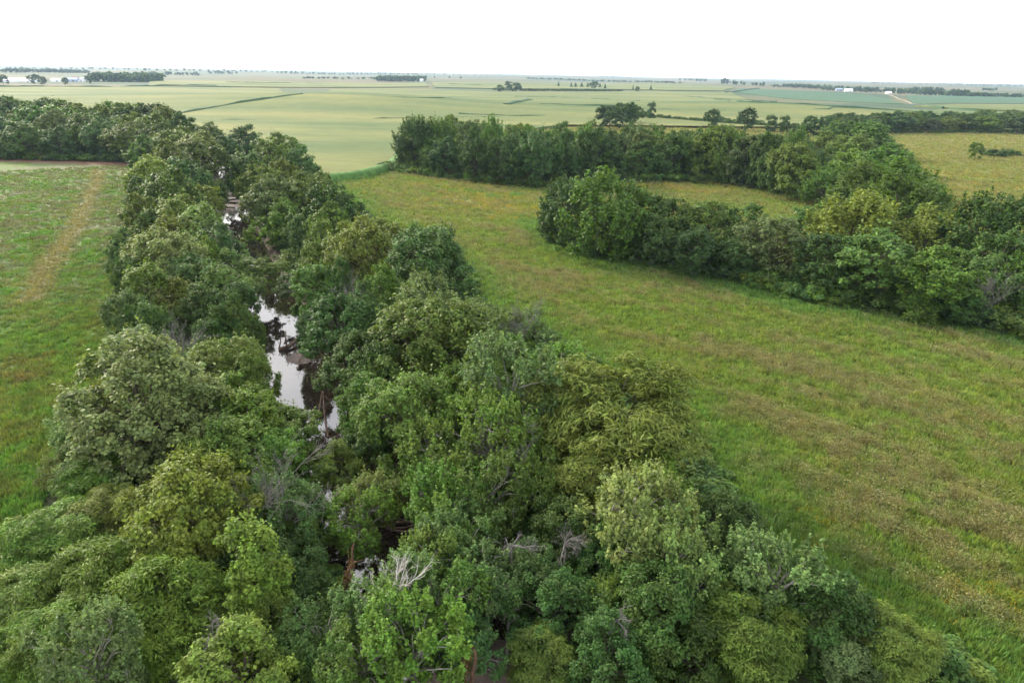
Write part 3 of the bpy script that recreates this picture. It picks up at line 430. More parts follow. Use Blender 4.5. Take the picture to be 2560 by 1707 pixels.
('O', 1, 86.25, 285.17, 11.51, 14.3, 'grey', 'grey green crown, eleventh from the creek end in the rearmost row of the meadow grove', 'trees of the grove beyond the meadow'),
('O', 1, 88.94, 272.59, 16.15, 18.05, 'grey', 'grey green crown, twelfth from the creek end in the rearmost row of the meadow grove', 'trees of the grove beyond the meadow'),
('O', 1, 94.43, 254.34, 11.19, 15.07, 'mid', 'green crown, thirteenth from the creek end in the rearmost row of the meadow grove', 'trees of the grove beyond the meadow'),
('M', 1, 99.57, 241.2, 13.87, 14.75, 'mid', 'green crown, fourteenth from the creek end in the rearmost row of the meadow grove', 'trees of the grove beyond the meadow'),
('O', 1, -238.66, 315.65, 12.16, 13.39, 'blue', 'bluish crown, first from the outer end in the front row of the pasture wood', 'trees of the wide wood past the pasture'),
('O', 1, -220.0, 313.56, 17.83, 15.24, 'mid', 'green crown, second from the outer end in the front row of the pasture wood', 'trees of the wide wood past the pasture'),
('M', 1, -202.72, 313.44, 13.27, 13.41, 'dark', 'dark crown, third from the outer end in the front row of the pasture wood', 'trees of the wide wood past the pasture'),
('M', 1, -185.4, 318.61, 17.21, 17.42, 'blue', 'bluish crown, fourth from the outer end in the front row of the pasture wood', 'trees of the wide wood past the pasture'),
('M', 1, -169.03, 311.22, 19.45, 16.12, 'olive', 'olive crown, fifth from the outer end in the front row of the pasture wood', 'trees of the wide wood past the pasture'),
('O', 1, -261.51, 338.89, 12.17, 18.03, 'olive', 'olive crown, first from the outer end in the second row of the pasture wood', 'trees of the wide wood past the pasture'),
('O', 1, -252.02, 339.75, 19.42, 16.44, 'dark', 'dark crown, second from the outer end in the second row of the pasture wood', 'trees of the wide wood past the pasture'),
('O', 1, -232.11, 334.05, 17.96, 13.82, 'dark', 'dark crown, third from the outer end in the second row of the pasture wood', 'trees of the wide wood past the pasture'),
('M', 1, -216.8, 333.85, 15.58, 18.04, 'grey', 'grey green crown, fourth from the outer end in the second row of the pasture wood', 'trees of the wide wood past the pasture'),
('M', 1, -200.33, 328.78, 16.7, 18.62, 'olive', 'olive crown, fifth from the outer end in the second row of the pasture wood', 'trees of the wide wood past the pasture'),
('O', 1, -185.37, 330.33, 13.17, 14.69, 'dark', 'dark crown, sixth from the outer end in the second row of the pasture wood', 'trees of the wide wood past the pasture'),
('M', 1, -173.94, 329.11, 12.96, 13.72, 'mid', 'green crown, seventh from the outer end in the second row of the pasture wood', 'trees of the wide wood past the pasture'),
('O', 2, -284.19, 368.92, 12.74, 13.34, 'blue', 'bluish crown, first from the outer end in the third row of the pasture wood', 'trees of the wide wood past the pasture'),
('O', 2, -267.37, 367.56, 16.02, 14.11, 'dark', 'dark crown, second from the outer end in the third row of the pasture wood', 'trees of the wide wood past the pasture'),
('M', 2, -252.16, 356.51, 14.84, 14.07, 'dark', 'dark crown, third from the outer end in the third row of the pasture wood', 'trees of the wide wood past the pasture'),
('M', 2, -238.32, 354.3, 17.93, 19.18, 'mid', 'green crown, fourth from the outer end in the third row of the pasture wood', 'trees of the wide wood past the pasture'),
('O', 2, -223.86, 346.8, 13.64, 17.57, 'mid', 'green crown, fifth from the outer end in the third row of the pasture wood', 'trees of the wide wood past the pasture'),
('M', 1, -203.93, 339.87, 17.7, 15.58, 'dark', 'dark crown, sixth from the outer end in the third row of the pasture wood', 'trees of the wide wood past the pasture'),
('O', 2, -187.22, 343.96, 17.63, 16.78, 'olive', 'olive crown, seventh from the outer end in the third row of the pasture wood', 'trees of the wide wood past the pasture'),
('M', 1, -172.33, 337.26, 19.15, 17.72, 'olive', 'olive crown, eighth from the outer end in the third row of the pasture wood', 'trees of the wide wood past the pasture'),
('M', 2, -295.57, 386.58, 17.66, 16.67, 'dark', 'dark crown, first from the outer end in the fourth row of the pasture wood', 'trees of the wide wood past the pasture'),
('M', 2, -282.3, 381.31, 14.49, 18.52, 'dark', 'dark crown, second from the outer end in the fourth row of the pasture wood', 'trees of the wide wood past the pasture'),
('M', 2, -266.61, 377.2, 14.53, 15.28, 'olive', 'olive crown, third from the outer end in the fourth row of the pasture wood', 'trees of the wide wood past the pasture'),
('M', 2, -249.91, 373.61, 17.37, 13.84, 'olive', 'olive crown, fourth from the outer end in the fourth row of the pasture wood', 'trees of the wide wood past the pasture'),
('O', 2, -235.36, 361.26, 17.66, 15.92, 'dark', 'dark crown, fifth from the outer end in the fourth row of the pasture wood', 'trees of the wide wood past the pasture'),
('M', 2, -223.08, 356.5, 13.48, 16.91, 'blue', 'bluish crown, sixth from the outer end in the fourth row of the pasture wood', 'trees of the wide wood past the pasture'),
('O', 2, -209.45, 359.41, 12.95, 16.16, 'dark', 'dark crown, seventh from the outer end in the fourth row of the pasture wood', 'trees of the wide wood past the pasture'),
('M', 2, -193.92, 357.05, 14.97, 13.58, 'dark', 'dark crown, eighth from the outer end in the fourth row of the pasture wood', 'trees of the wide wood past the pasture'),
('O', 2, -174.86, 344.71, 17.2, 15.43, 'mid', 'green crown, ninth from the outer end in the fourth row of the pasture wood', 'trees of the wide wood past the pasture'),
('M', 2, -328.59, 424.68, 14.56, 18.21, 'dark', 'dark crown, first from the outer end in the fifth row of the pasture wood', 'trees of the wide wood past the pasture'),
('O', 2, -314.27, 414.84, 12.82, 18.35, 'olive', 'olive crown, second from the outer end in the fifth row of the pasture wood', 'trees of the wide wood past the pasture'),
('M', 2, -302.77, 406.2, 12.47, 17.65, 'mid', 'green crown, third from the outer end in the fifth row of the pasture wood', 'trees of the wide wood past the pasture'),
('M', 2, -284.92, 401.13, 15.86, 13.82, 'olive', 'olive crown, fourth from the outer end in the fifth row of the pasture wood', 'trees of the wide wood past the pasture'),
('O', 2, -268.78, 390.4, 16.42, 17.06, 'dark', 'dark crown, fifth from the outer end in the fifth row of the pasture wood', 'trees of the wide wood past the pasture'),
('O', 2, -256.71, 381.42, 14.13, 15.6, 'bright', 'bright green crown, sixth from the outer end in the fifth row of the pasture wood', 'trees of the wide wood past the pasture'),
('M', 2, -239.76, 375.87, 19.36, 18.25, 'bright', 'bright green crown, seventh from the outer end in the fifth row of the pasture wood', 'trees of the wide wood past the pasture'),
('M', 2, -225.21, 370.05, 17.93, 15.48, 'dark', 'dark crown, eighth from the outer end in the fifth row of the pasture wood', 'trees of the wide wood past the pasture'),
('M', 2, -208.75, 372.22, 13.92, 13.74, 'mid', 'green crown, ninth from the outer end in the fifth row of the pasture wood', 'trees of the wide wood past the pasture'),
('M', 2, -193.83, 369.64, 19.04, 15.79, 'grey', 'grey green crown, tenth from the outer end in the fifth row of the pasture wood', 'trees of the wide wood past the pasture'),
('O', 2, -177.86, 355.42, 11.99, 13.8, 'mid', 'green crown, eleventh from the outer end in the fifth row of the pasture wood', 'trees of the wide wood past the pasture'),
('O', 2, -332.96, 441.92, 14.77, 13.28, 'olive', 'olive crown, first from the outer end in the sixth row of the pasture wood', 'trees of the wide wood past the pasture'),
('M', 2, -322.45, 435.05, 18.72, 18.83, 'mid', 'green crown, second from the outer end in the sixth row of the pasture wood', 'trees of the wide wood past the pasture'),
('M', 2, -305.58, 422.77, 17.07, 16.65, 'mid', 'green crown, third from the outer end in the sixth row of the pasture wood', 'trees of the wide wood past the pasture'),
('M', 2, -291.48, 413.72, 13.99, 18.14, 'dark', 'dark crown, fourth from the outer end in the sixth row of the pasture wood', 'trees of the wide wood past the pasture'),
('M', 2, -272.44, 405.0, 16.64, 17.95, 'dark', 'dark crown, fifth from the outer end in the sixth row of the pasture wood', 'trees of the wide wood past the pasture'),
('O', 2, -259.98, 398.95, 16.69, 16.6, 'olive', 'olive crown, sixth from the outer end in the sixth row of the pasture wood', 'trees of the wide wood past the pasture'),
('O', 2, -247.6, 388.18, 16.35, 14.76, 'grey', 'grey green crown, seventh from the outer end in the sixth row of the pasture wood', 'trees of the wide wood past the pasture'),
('M', 2, -232.89, 387.63, 14.28, 15.84, 'dark', 'dark crown, eighth from the outer end in the sixth row of the pasture wood', 'trees of the wide wood past the pasture'),
('O', 2, -214.34, 386.37, 16.09, 15.92, 'dark', 'dark crown, ninth from the outer end in the sixth row of the pasture wood', 'trees of the wide wood past the pasture'),
('O', 2, -196.78, 380.24, 17.39, 13.64, 'olive', 'olive crown, tenth from the outer end in the sixth row of the pasture wood', 'trees of the wide wood past the pasture'),
('M', 2, -181.61, 371.78, 14.18, 18.46, 'olive', 'olive crown, eleventh from the outer end in the sixth row of the pasture wood', 'trees of the wide wood past the pasture'),
('M', 2, -342.88, 462.98, 18.07, 18.18, 'bright', 'bright green crown, first from the outer end in the seventh row of the pasture wood', 'trees of the wide wood past the pasture'),
('M', 2, -326.7, 454.25, 19.23, 13.89, 'dark', 'dark crown, second from the outer end in the seventh row of the pasture wood', 'trees of the wide wood past the pasture'),
('M', 2, -317.25, 443.2, 13.05, 18.71, 'dark', 'dark crown, third from the outer end in the seventh row of the pasture wood', 'trees of the wide wood past the pasture'),
('M', 2, -302.82, 438.81, 15.33, 13.29, 'mid', 'green crown, fourth from the outer end in the seventh row of the pasture wood', 'trees of the wide wood past the pasture'),
('M', 2, -289.67, 421.96, 14.67, 15.36, 'dark', 'dark crown, fifth from the outer end in the seventh row of the pasture wood', 'trees of the wide wood past the pasture'),
('O', 2, -273.69, 419.39, 17.26, 13.36, 'mid', 'green crown, sixth from the outer end in the seventh row of the pasture wood', 'trees of the wide wood past the pasture'),
('O', 2, -258.34, 403.75, 14.38, 14.13, 'dark', 'dark crown, seventh from the outer end in the seventh row of the pasture wood', 'trees of the wide wood past the pasture'),
('M', 2, -245.79, 394.88, 14.33, 18.45, 'olive', 'olive crown, eighth from the outer end in the seventh row of the pasture wood', 'trees of the wide wood past the pasture'),
('M', 2, -232.98, 400.06, 13.56, 17.34, 'olive', 'olive crown, ninth from the outer end in the seventh row of the pasture wood', 'trees of the wide wood past the pasture'),
('M', 2, -214.78, 396.3, 15.42, 19.29, 'olive', 'olive crown, tenth from the outer end in the seventh row of the pasture wood', 'trees of the wide wood past the pasture'),
('M', 2, -197.59, 387.68, 15.23, 14.05, 'dark', 'dark crown, eleventh from the outer end in the seventh row of the pasture wood', 'trees of the wide wood past the pasture'),
('M', 2, -184.85, 376.13, 18.02, 13.39, 'blue', 'bluish crown, twelfth from the outer end in the seventh row of the pasture wood', 'trees of the wide wood past the pasture'),
('M', 2, -377.58, 496.21, 18.25, 16.14, 'dark', 'dark crown, first from the outer end in the eighth row of the pasture wood', 'trees of the wide wood past the pasture'),
('M', 2, -367.5, 489.04, 15.6, 18.52, 'dark', 'dark crown, second from the outer end in the eighth row of the pasture wood', 'trees of the wide wood past the pasture'),
('O', 2, -351.89, 477.81, 17.34, 18.23, 'olive', 'olive crown, third from the outer end in the eighth row of the pasture wood', 'trees of the wide wood past the pasture'),
('O', 2, -338.24, 471.89, 13.0, 15.33, 'mid', 'green crown, fourth from the outer end in the eighth row of the pasture wood', 'trees of the wide wood past the pasture'),
('O', 2, -321.26, 463.12, 19.45, 14.59, 'mid', 'green crown, fifth from the outer end in the eighth row of the pasture wood', 'trees of the wide wood past the pasture'),
('M', 2, -307.96, 449.15, 13.93, 17.34, 'olive', 'olive crown, sixth from the outer end in the eighth row of the pasture wood', 'trees of the wide wood past the pasture'),
('O', 2, -290.95, 435.43, 17.06, 13.48, 'olive', 'olive crown, seventh from the outer end in the eighth row of the pasture wood', 'trees of the wide wood past the pasture'),
('M', 2, -280.79, 424.29, 18.16, 19.14, 'blue', 'bluish crown, eighth from the outer end in the eighth row of the pasture wood', 'trees of the wide wood past the pasture'),
('M', 2, -267.37, 415.3, 18.88, 19.0, 'dark', 'dark crown, ninth from the outer end in the eighth row of the pasture wood', 'trees of the wide wood past the pasture'),
('O', 2, -252.23, 410.18, 13.78, 17.87, 'mid', 'green crown, tenth from the outer end in the eighth row of the pasture wood', 'trees of the wide wood past the pasture'),
('M', 2, -231.63, 412.31, 15.74, 19.23, 'bright', 'bright green crown, eleventh from the outer end in the eighth row of the pasture wood', 'trees of the wide wood past the pasture'),
('O', 2, -218.85, 409.8, 16.72, 15.55, 'blue', 'bluish crown, twelfth from the outer end in the eighth row of the pasture wood', 'trees of the wide wood past the pasture'),
('M', 2, -202.81, 400.81, 18.49, 19.17, 'grey', 'grey green crown, thirteenth from the outer end in the eighth row of the pasture wood', 'trees of the wide wood past the pasture'),
('M', 2, -193.19, 385.86, 14.7, 14.71, 'dark', 'dark crown, fourteenth from the outer end in the eighth row of the pasture wood', 'trees of the wide wood past the pasture'),
('O', 2, -387.47, 512.57, 16.81, 18.92, 'bright', 'bright green crown, first from the outer end in the rearmost row of the pasture wood', 'trees of the wide wood past the pasture'),
('O', 2, -372.05, 504.52, 16.33, 15.65, 'grey', 'grey green crown, second from the outer end in the rearmost row of the pasture wood', 'trees of the wide wood past the pasture'),
('M', 2, -352.84, 495.38, 17.02, 17.21, 'mid', 'green crown, third from the outer end in the rearmost row of the pasture wood', 'trees of the wide wood past the pasture'),
('M', 2, -340.32, 483.21, 18.91, 15.09, 'mid', 'green crown, fourth from the outer end in the rearmost row of the pasture wood', 'trees of the wide wood past the pasture'),
('M', 2, -323.85, 470.58, 14.44, 16.29, 'mid', 'green crown, fifth from the outer end in the rearmost row of the pasture wood', 'trees of the wide wood past the pasture'),
('M', 2, -311.36, 458.73, 17.49, 13.98, 'mid', 'green crown, sixth from the outer end in the rearmost row of the pasture wood', 'trees of the wide wood past the pasture'),
('M', 2, -294.8, 449.05, 13.85, 18.06, 'dark', 'dark crown, seventh from the outer end in the rearmost row of the pasture wood', 'trees of the wide wood past the pasture'),
('M', 2, -285.43, 442.05, 16.58, 15.64, 'mid', 'green crown, eighth from the outer end in the rearmost row of the pasture wood', 'trees of the wide wood past the pasture'),
('M', 2, -268.61, 428.79, 18.53, 18.86, 'olive', 'olive crown, ninth from the outer end in the rearmost row of the pasture wood', 'trees of the wide wood past the pasture'),
('O', 2, -253.57, 429.1, 14.47, 14.02, 'dark', 'dark crown, tenth from the outer end in the rearmost row of the pasture wood', 'trees of the wide wood past the pasture'),
('M', 2, -235.29, 429.77, 16.96, 17.24, 'olive', 'olive crown, eleventh from the outer end in the rearmost row of the pasture wood', 'trees of the wide wood past the pasture'),
('M', 2, -221.96, 426.77, 16.47, 17.01, 'bright', 'bright green crown, twelfth from the outer end in the rearmost row of the pasture wood', 'trees of the wide wood past the pasture'),
('M', 2, -203.41, 409.68, 12.2, 17.45, 'dark', 'dark crown, thirteenth from the outer end in the rearmost row of the pasture wood', 'trees of the wide wood past the pasture'),
('M', 2, -196.0, 400.07, 16.76, 18.72, 'dark', 'dark crown, fourteenth from the outer end in the rearmost row of the pasture wood', 'trees of the wide wood past the pasture'),
('M', 2, 270.1, 601.77, 15.68, 12.04, 'grey', 'grey green crown, first from the cross hedgerow in the front row of the rear wood', 'trees of the rear wood behind the far meadow'),
('O', 2, 274.94, 581.05, 21.03, 11.65, 'mid', 'green crown, second from the cross hedgerow in the front row of the rear wood', 'trees of the rear wood behind the far meadow'),
('O', 2, 288.31, 571.73, 15.17, 11.37, 'dark', 'dark crown, third from the cross hedgerow in the front row of the rear wood', 'trees of the rear wood behind the far meadow'),
('M', 2, 306.39, 577.79, 22.05, 13.13, 'blue', 'bluish crown, fourth from the cross hedgerow in the front row of the rear wood', 'trees of the rear wood behind the far meadow'),
('M', 2, 325.05, 586.39, 15.0, 14.42, 'olive', 'olive crown, fifth from the cross hedgerow in the front row of the rear wood', 'trees of the rear wood behind the far meadow'),
('M', 2, 343.06, 598.02, 16.3, 10.22, 'grey', 'grey green crown, sixth from the cross hedgerow in the front row of the rear wood', 'trees of the rear wood behind the far meadow'),
('M', 2, 361.83, 599.3, 21.67, 11.15, 'olive', 'olive crown, seventh from the cross hedgerow in the front row of the rear wood', 'trees of the rear wood behind the far meadow'),
('O', 2, 377.53, 601.61, 15.48, 11.61, 'dark', 'dark crown, eighth from the cross hedgerow in the front row of the rear wood', 'trees of the rear wood behind the far meadow'),
('M', 2, 396.83, 602.11, 20.74, 12.56, 'olive', 'olive crown, ninth from the cross hedgerow in the front row of the rear wood', 'trees of the rear wood behind the far meadow'),
('M', 2, 420.26, 600.45, 20.45, 13.37, 'grey', 'grey green crown, tenth from the cross hedgerow in the front row of the rear wood', 'trees of the rear wood behind the far meadow'),
('M', 2, 434.15, 608.45, 15.78, 13.68, 'dark', 'dark crown, eleventh from the cross hedgerow in the front row of the rear wood', 'trees of the rear wood behind the far meadow'),
('M', 2, 262.54, 574.9, 20.84, 14.27, 'dark', 'dark crown, first from the cross hedgerow in the second row of the rear wood', 'trees of the rear wood behind the far meadow'),
('M', 2, 278.28, 574.96, 22.09, 12.05, 'grey', 'grey green crown, second from the cross hedgerow in the second row of the rear wood', 'trees of the rear wood behind the far meadow'),
('O', 2, 293.98, 579.8, 14.1, 13.59, 'mid', 'green crown, third from the cross hedgerow in the second row of the rear wood', 'trees of the rear wood behind the far meadow'),
('O', 2, 311.17, 594.17, 15.26, 10.27, 'blue', 'bluish crown, fourth from the cross hedgerow in the second row of the rear wood', 'trees of the rear wood behind the far meadow'),
('M', 2, 329.67, 601.51, 17.78, 14.51, 'mid', 'green crown, fifth from the cross hedgerow in the second row of the rear wood', 'trees of the rear wood behind the far meadow'),
('M', 2, 347.35, 612.63, 15.43, 13.02, 'dark', 'dark crown, sixth from the cross hedgerow in the second row of the rear wood', 'trees of the rear wood behind the far meadow'),
('M', 2, 367.84, 624.7, 16.62, 10.68, 'blue', 'bluish crown, seventh from the cross hedgerow in the second row of the rear wood', 'trees of the rear wood behind the far meadow'),
('M', 2, 385.98, 627.18, 13.61, 14.27, 'mid', 'green crown, eighth from the cross hedgerow in the second row of the rear wood', 'trees of the rear wood behind the far meadow'),
('O', 2, 406.43, 627.3, 14.96, 14.27, 'blue', 'bluish crown, ninth from the cross hedgerow in the second row of the rear wood', 'trees of the rear wood behind the far meadow'),
('M', 2, 420.04, 635.69, 20.83, 13.14, 'mid', 'green crown, tenth from the cross hedgerow in the second row of the rear wood', 'trees of the rear wood behind the far meadow'),
('M', 2, 442.72, 647.82, 18.88, 11.34, 'olive', 'olive crown, eleventh from the cross hedgerow in the second row of the rear wood', 'trees of the rear wood behind the far meadow'),
('M', 2, 462.16, 650.86, 16.83, 13.46, 'dark', 'dark crown, twelfth from the cross hedgerow in the second row of the rear wood', 'trees of the rear wood behind the far meadow'),
('M', 2, 481.16, 655.83, 21.66, 13.74, 'dark', 'dark crown, thirteenth from the cross hedgerow in the second row of the rear wood', 'trees of the rear wood behind the far meadow'),
('O', 2, 496.53, 657.74, 14.05, 12.23, 'mid', 'green crown, fourteenth from the cross hedgerow in the second row of the rear wood', 'trees of the rear wood behind the far meadow'),
('O', 2, 257.37, 554.6, 19.44, 10.63, 'grey', 'grey green crown, first from the cross hedgerow in the third row of the rear wood', 'trees of the rear wood behind the far meadow'),
('M', 2, 273.25, 571.38, 18.06, 12.74, 'dark', 'dark crown, second from the cross hedgerow in the third row of the rear wood', 'trees of the rear wood behind the far meadow'),
('O', 2, 288.41, 581.9, 18.91, 12.43, 'blue', 'bluish crown, third from the cross hedgerow in the third row of the rear wood', 'trees of the rear wood behind the far meadow'),
('M', 2, 303.86, 593.14, 21.01, 10.76, 'grey', 'grey green crown, fourth from the cross hedgerow in the third row of the rear wood', 'trees of the rear wood behind the far meadow'),
('O', 2, 321.22, 613.21, 14.39, 13.21, 'dark', 'dark crown, fifth from the cross hedgerow in the third row of the rear wood', 'trees of the rear wood behind the far meadow'),
('O', 2, 333.96, 626.36, 16.02, 14.13, 'grey', 'grey green crown, sixth from the cross hedgerow in the third row of the rear wood', 'trees of the rear wood behind the far meadow'),
('O', 2, 353.78, 638.76, 19.23, 11.73, 'blue', 'bluish crown, seventh from the cross hedgerow in the third row of the rear wood', 'trees of the rear wood behind the far meadow'),
('M', 2, 370.75, 650.96, 18.69, 13.87, 'blue', 'bluish crown, eighth from the cross hedgerow in the third row of the rear wood', 'trees of the rear wood behind the far meadow'),
('M', 2, 391.33, 644.36, 20.25, 13.75, 'dark', 'dark crown, ninth from the cross hedgerow in the third row of the rear wood', 'trees of the rear wood behind the far meadow'),
('M', 2, 409.81, 644.48, 21.85, 13.59, 'dark', 'dark crown, tenth from the cross hedgerow in the third row of the rear wood', 'trees of the rear wood behind the far meadow'),
('M', 2, 433.38, 657.5, 20.59, 13.19, 'mid', 'green crown, eleventh from the cross hedgerow in the third row of the rear wood', 'trees of the rear wood behind the far meadow'),
('O', 2, 449.85, 668.06, 15.68, 10.19, 'dark', 'dark crown, twelfth from the cross hedgerow in the third row of the rear wood', 'trees of the rear wood behind the far meadow'),
('M', 2, 467.54, 683.95, 17.71, 12.18, 'dark', 'dark crown, thirteenth from the cross hedgerow in the third row of the rear wood', 'trees of the rear wood behind the far meadow'),
('M', 2, 487.23, 690.57, 18.54, 13.69, 'olive', 'olive crown, fourteenth from the cross hedgerow in the third row of the rear wood', 'trees of the rear wood behind the far meadow'),
('M', 2, 506.17, 705.04, 17.95, 10.15, 'dark', 'dark crown, fifteenth from the cross hedgerow in the third row of the rear wood', 'trees of the rear wood behind the far meadow'),
('M', 2, 523.11, 706.73, 14.94, 10.95, 'mid', 'green crown, sixteenth from the cross hedgerow in the third row of the rear wood', 'trees of the rear wood behind the far meadow'),
('O', 2, 542.39, 718.97, 13.48, 13.86, 'blue', 'bluish crown, seventeenth from the cross hedgerow in the third row of the rear wood', 'trees of the rear wood behind the far meadow'),
('O', 2, 248.1, 538.3, 18.6, 14.39, 'dark', 'dark crown, first from the cross hedgerow in the rearmost row of the rear wood', 'trees of the rear wood behind the far meadow'),
('M', 2, 259.82, 557.41, 22.01, 11.08, 'olive', 'olive crown, second from the cross hedgerow in the rearmost row of the rear wood', 'trees of the rear wood behind the far meadow'),
('M', 2, 278.04, 565.81, 16.53, 10.56, 'mid', 'green crown, third from the cross hedgerow in the rearmost row of the rear wood', 'trees of the rear wood behind the far meadow'),
('M', 2, 290.67, 585.56, 15.91, 13.55, 'mid', 'green crown, fourth from the cross hedgerow in the rearmost row of the rear wood', 'trees of the rear wood behind the far meadow'),
('M', 2, 307.59, 607.29, 21.17, 13.37, 'dark', 'dark crown, fifth from the cross hedgerow in the rearmost row of the rear wood', 'trees of the rear wood behind the far meadow'),
('M', 2, 325.57, 618.11, 16.87, 10.26, 'blue', 'bluish crown, sixth from the cross hedgerow in the rearmost row of the rear wood', 'trees of the rear wood behind the far meadow'),
('M', 2, 344.7, 636.46, 20.86, 13.34, 'dark', 'dark crown, seventh from the cross hedgerow in the rearmost row of the rear wood', 'trees of the rear wood behind the far meadow'),
('O', 2, 361.99, 653.37, 16.94, 13.23, 'blue', 'bluish crown, eighth from the cross hedgerow in the rearmost row of the rear wood', 'trees of the rear wood behind the far meadow'),
('M', 2, 377.73, 668.44, 17.18, 11.03, 'blue', 'bluish crown, ninth from the cross hedgerow in the rearmost row of the rear wood', 'trees of the rear wood behind the far meadow'),
('O', 2, 390.16, 680.35, 20.06, 11.04, 'dark', 'dark crown, tenth from the cross hedgerow in the rearmost row of the rear wood', 'trees of the rear wood behind the far meadow'),
('M', 2, 413.34, 670.39, 18.61, 11.84, 'olive', 'olive crown, eleventh from the cross hedgerow in the rearmost row of the rear wood', 'trees of the rear wood behind the far meadow'),
('M', 2, 434.22, 670.43, 14.58, 12.13, 'olive', 'olive crown, twelfth from the cross hedgerow in the rearmost row of the rear wood', 'trees of the rear wood behind the far meadow'),
('M', 2, 450.03, 689.3, 21.73, 14.04, 'olive', 'olive crown, thirteenth from the cross hedgerow in the rearmost row of the rear wood', 'trees of the rear wood behind the far meadow'),
('M', 2, 476.05, 697.84, 14.59, 10.17, 'olive', 'olive crown, fourteenth from the cross hedgerow in the rearmost row of the rear wood', 'trees of the rear wood behind the far meadow'),
('M', 2, 491.51, 718.08, 17.48, 13.9, 'grey', 'grey green crown, fifteenth from the cross hedgerow in the rearmost row of the rear wood', 'trees of the rear wood behind the far meadow'),
('M', 2, 509.77, 729.17, 14.77, 12.14, 'dark', 'dark crown, sixteenth from the cross hedgerow in the rearmost row of the rear wood', 'trees of the rear wood behind the far meadow'),
('O', 2, 525.49, 738.94, 20.48, 10.47, 'mid', 'green crown, seventeenth from the cross hedgerow in the rearmost row of the rear wood', 'trees of the rear wood behind the far meadow'),
('O', 2, 544.66, 754.5, 18.51, 10.58, 'grey', 'grey green crown, eighteenth from the cross hedgerow in the rearmost row of the rear wood', 'trees of the rear wood behind the far meadow'),
('M', 2, 565.5, 762.76, 20.83, 13.78, 'olive', 'olive crown, nineteenth from the cross hedgerow in the rearmost row of the rear wood', 'trees of the rear wood behind the far meadow'),
)
BARE = (
('white', -10.37, 36.22, 5.1, 13.42, 'white dead tree leaning over the near creek'),
('fan', -42.35, 79.98, 3.03, 10.4, 'grey bare tree fanning up on the pasture bank'),
('fan', 80.32, 111.19, 2.98, 10.4, 'grey bare tree in the lower meadow hedgerow'),
('fan', -23.61, 95.63, 3.17, 10.4, 'bare grey twigs rising between two green crowns on the meadow bank'),
('droop', -0.57, 42.39, 2.38, 9.1, 'bare branches drooping over the dark hollow'),
('tangle', 0.08, 38.85, 1.71, 7.8, 'grey tangle of bare twigs hanging inside the black hollow'),
('fan', -19.71, 48.03, 1.98, 10.4, 'small twiggy bare tree beside the lush bright tree'),
('fan', 0.42, 54.52, 2.77, 10.4, 'bare grey limbs in the middle of the open tree'),
('droop', -19.34, 31.19, 2.28, 9.1, 'fallen pale branches at the bottom of the pasture bank'),
('droop', 3.59, 43.41, 2.33, 9.1, 'pale dead limb sticking out of the silvery tree'),
('droop', 6.3, 35.14, 1.66, 9.1, 'dead branches under the small yellow green tree'),
('fan', 0.79, 87.61, 2.41, 10.4, 'faint bare twigs at the meadow edge by the large dome'),
)
SNAGS = (
(-13.04, 41.82, 6.5, 'rusty brown vine covered trunk under the white dead tree'),
(-3.6, 33.04, 6.5, 'rusty brown broken snag at the bottom edge'),
(-18.51, 34.81, 6.0, 'brown dead vine draped snag beside the column shaped tree'),
(-7.29, 43.73, 5, 'brown leafed snag behind the tufted open tree'),
)
LOGS = (
('dark log lying across the bright water on the bend',((-37.32, 101.04),(-35.78, 101.68),(-34.87, 105.01)), 0.38),
('thin forked branch stuck in the water under the blue green tree',((-31.93, 93.38),(-32.25, 95.36),(-32.01, 97.26)), 0.1),
('bare pole slanting into the water by the meadow bank',((-24.5, 75.52),(-24.85, 78.83),(-25.59, 83.3)), 0.12),
('second bare pole slanting into the water by the meadow bank',((-22.29, 73.34),(-24.07, 78.47),(-25.53, 83.56)), 0.12),
('thin pale stick lying on the upper mud bars',((-83.19, 198.91),(-79.06, 193.1)), 0.12),
)
JAM = (-11.38,56.35)
MUD = (
((-100.11, 235.27), 4.2, 3.0, 0.3),
((-92.58, 222.86), 5.5, 2.2, -0.3),
((-93.5, 230.86), 3.5, 1.6, 0.2),
((-91.72, 215.36), 3.2, 2.2, 0.9),
((-87.32, 212.17), 4.0, 1.6, 0.1),
((-102.62, 247.78), 5.0, 1.2, 0.1),
((-32.95, 97.9), 2.2, 2.6, 0.4),
((-1.04, 38.49), 5.5, 3.5, 0.3),
((0.13, 36.52), 6, 4, 0.3),
)
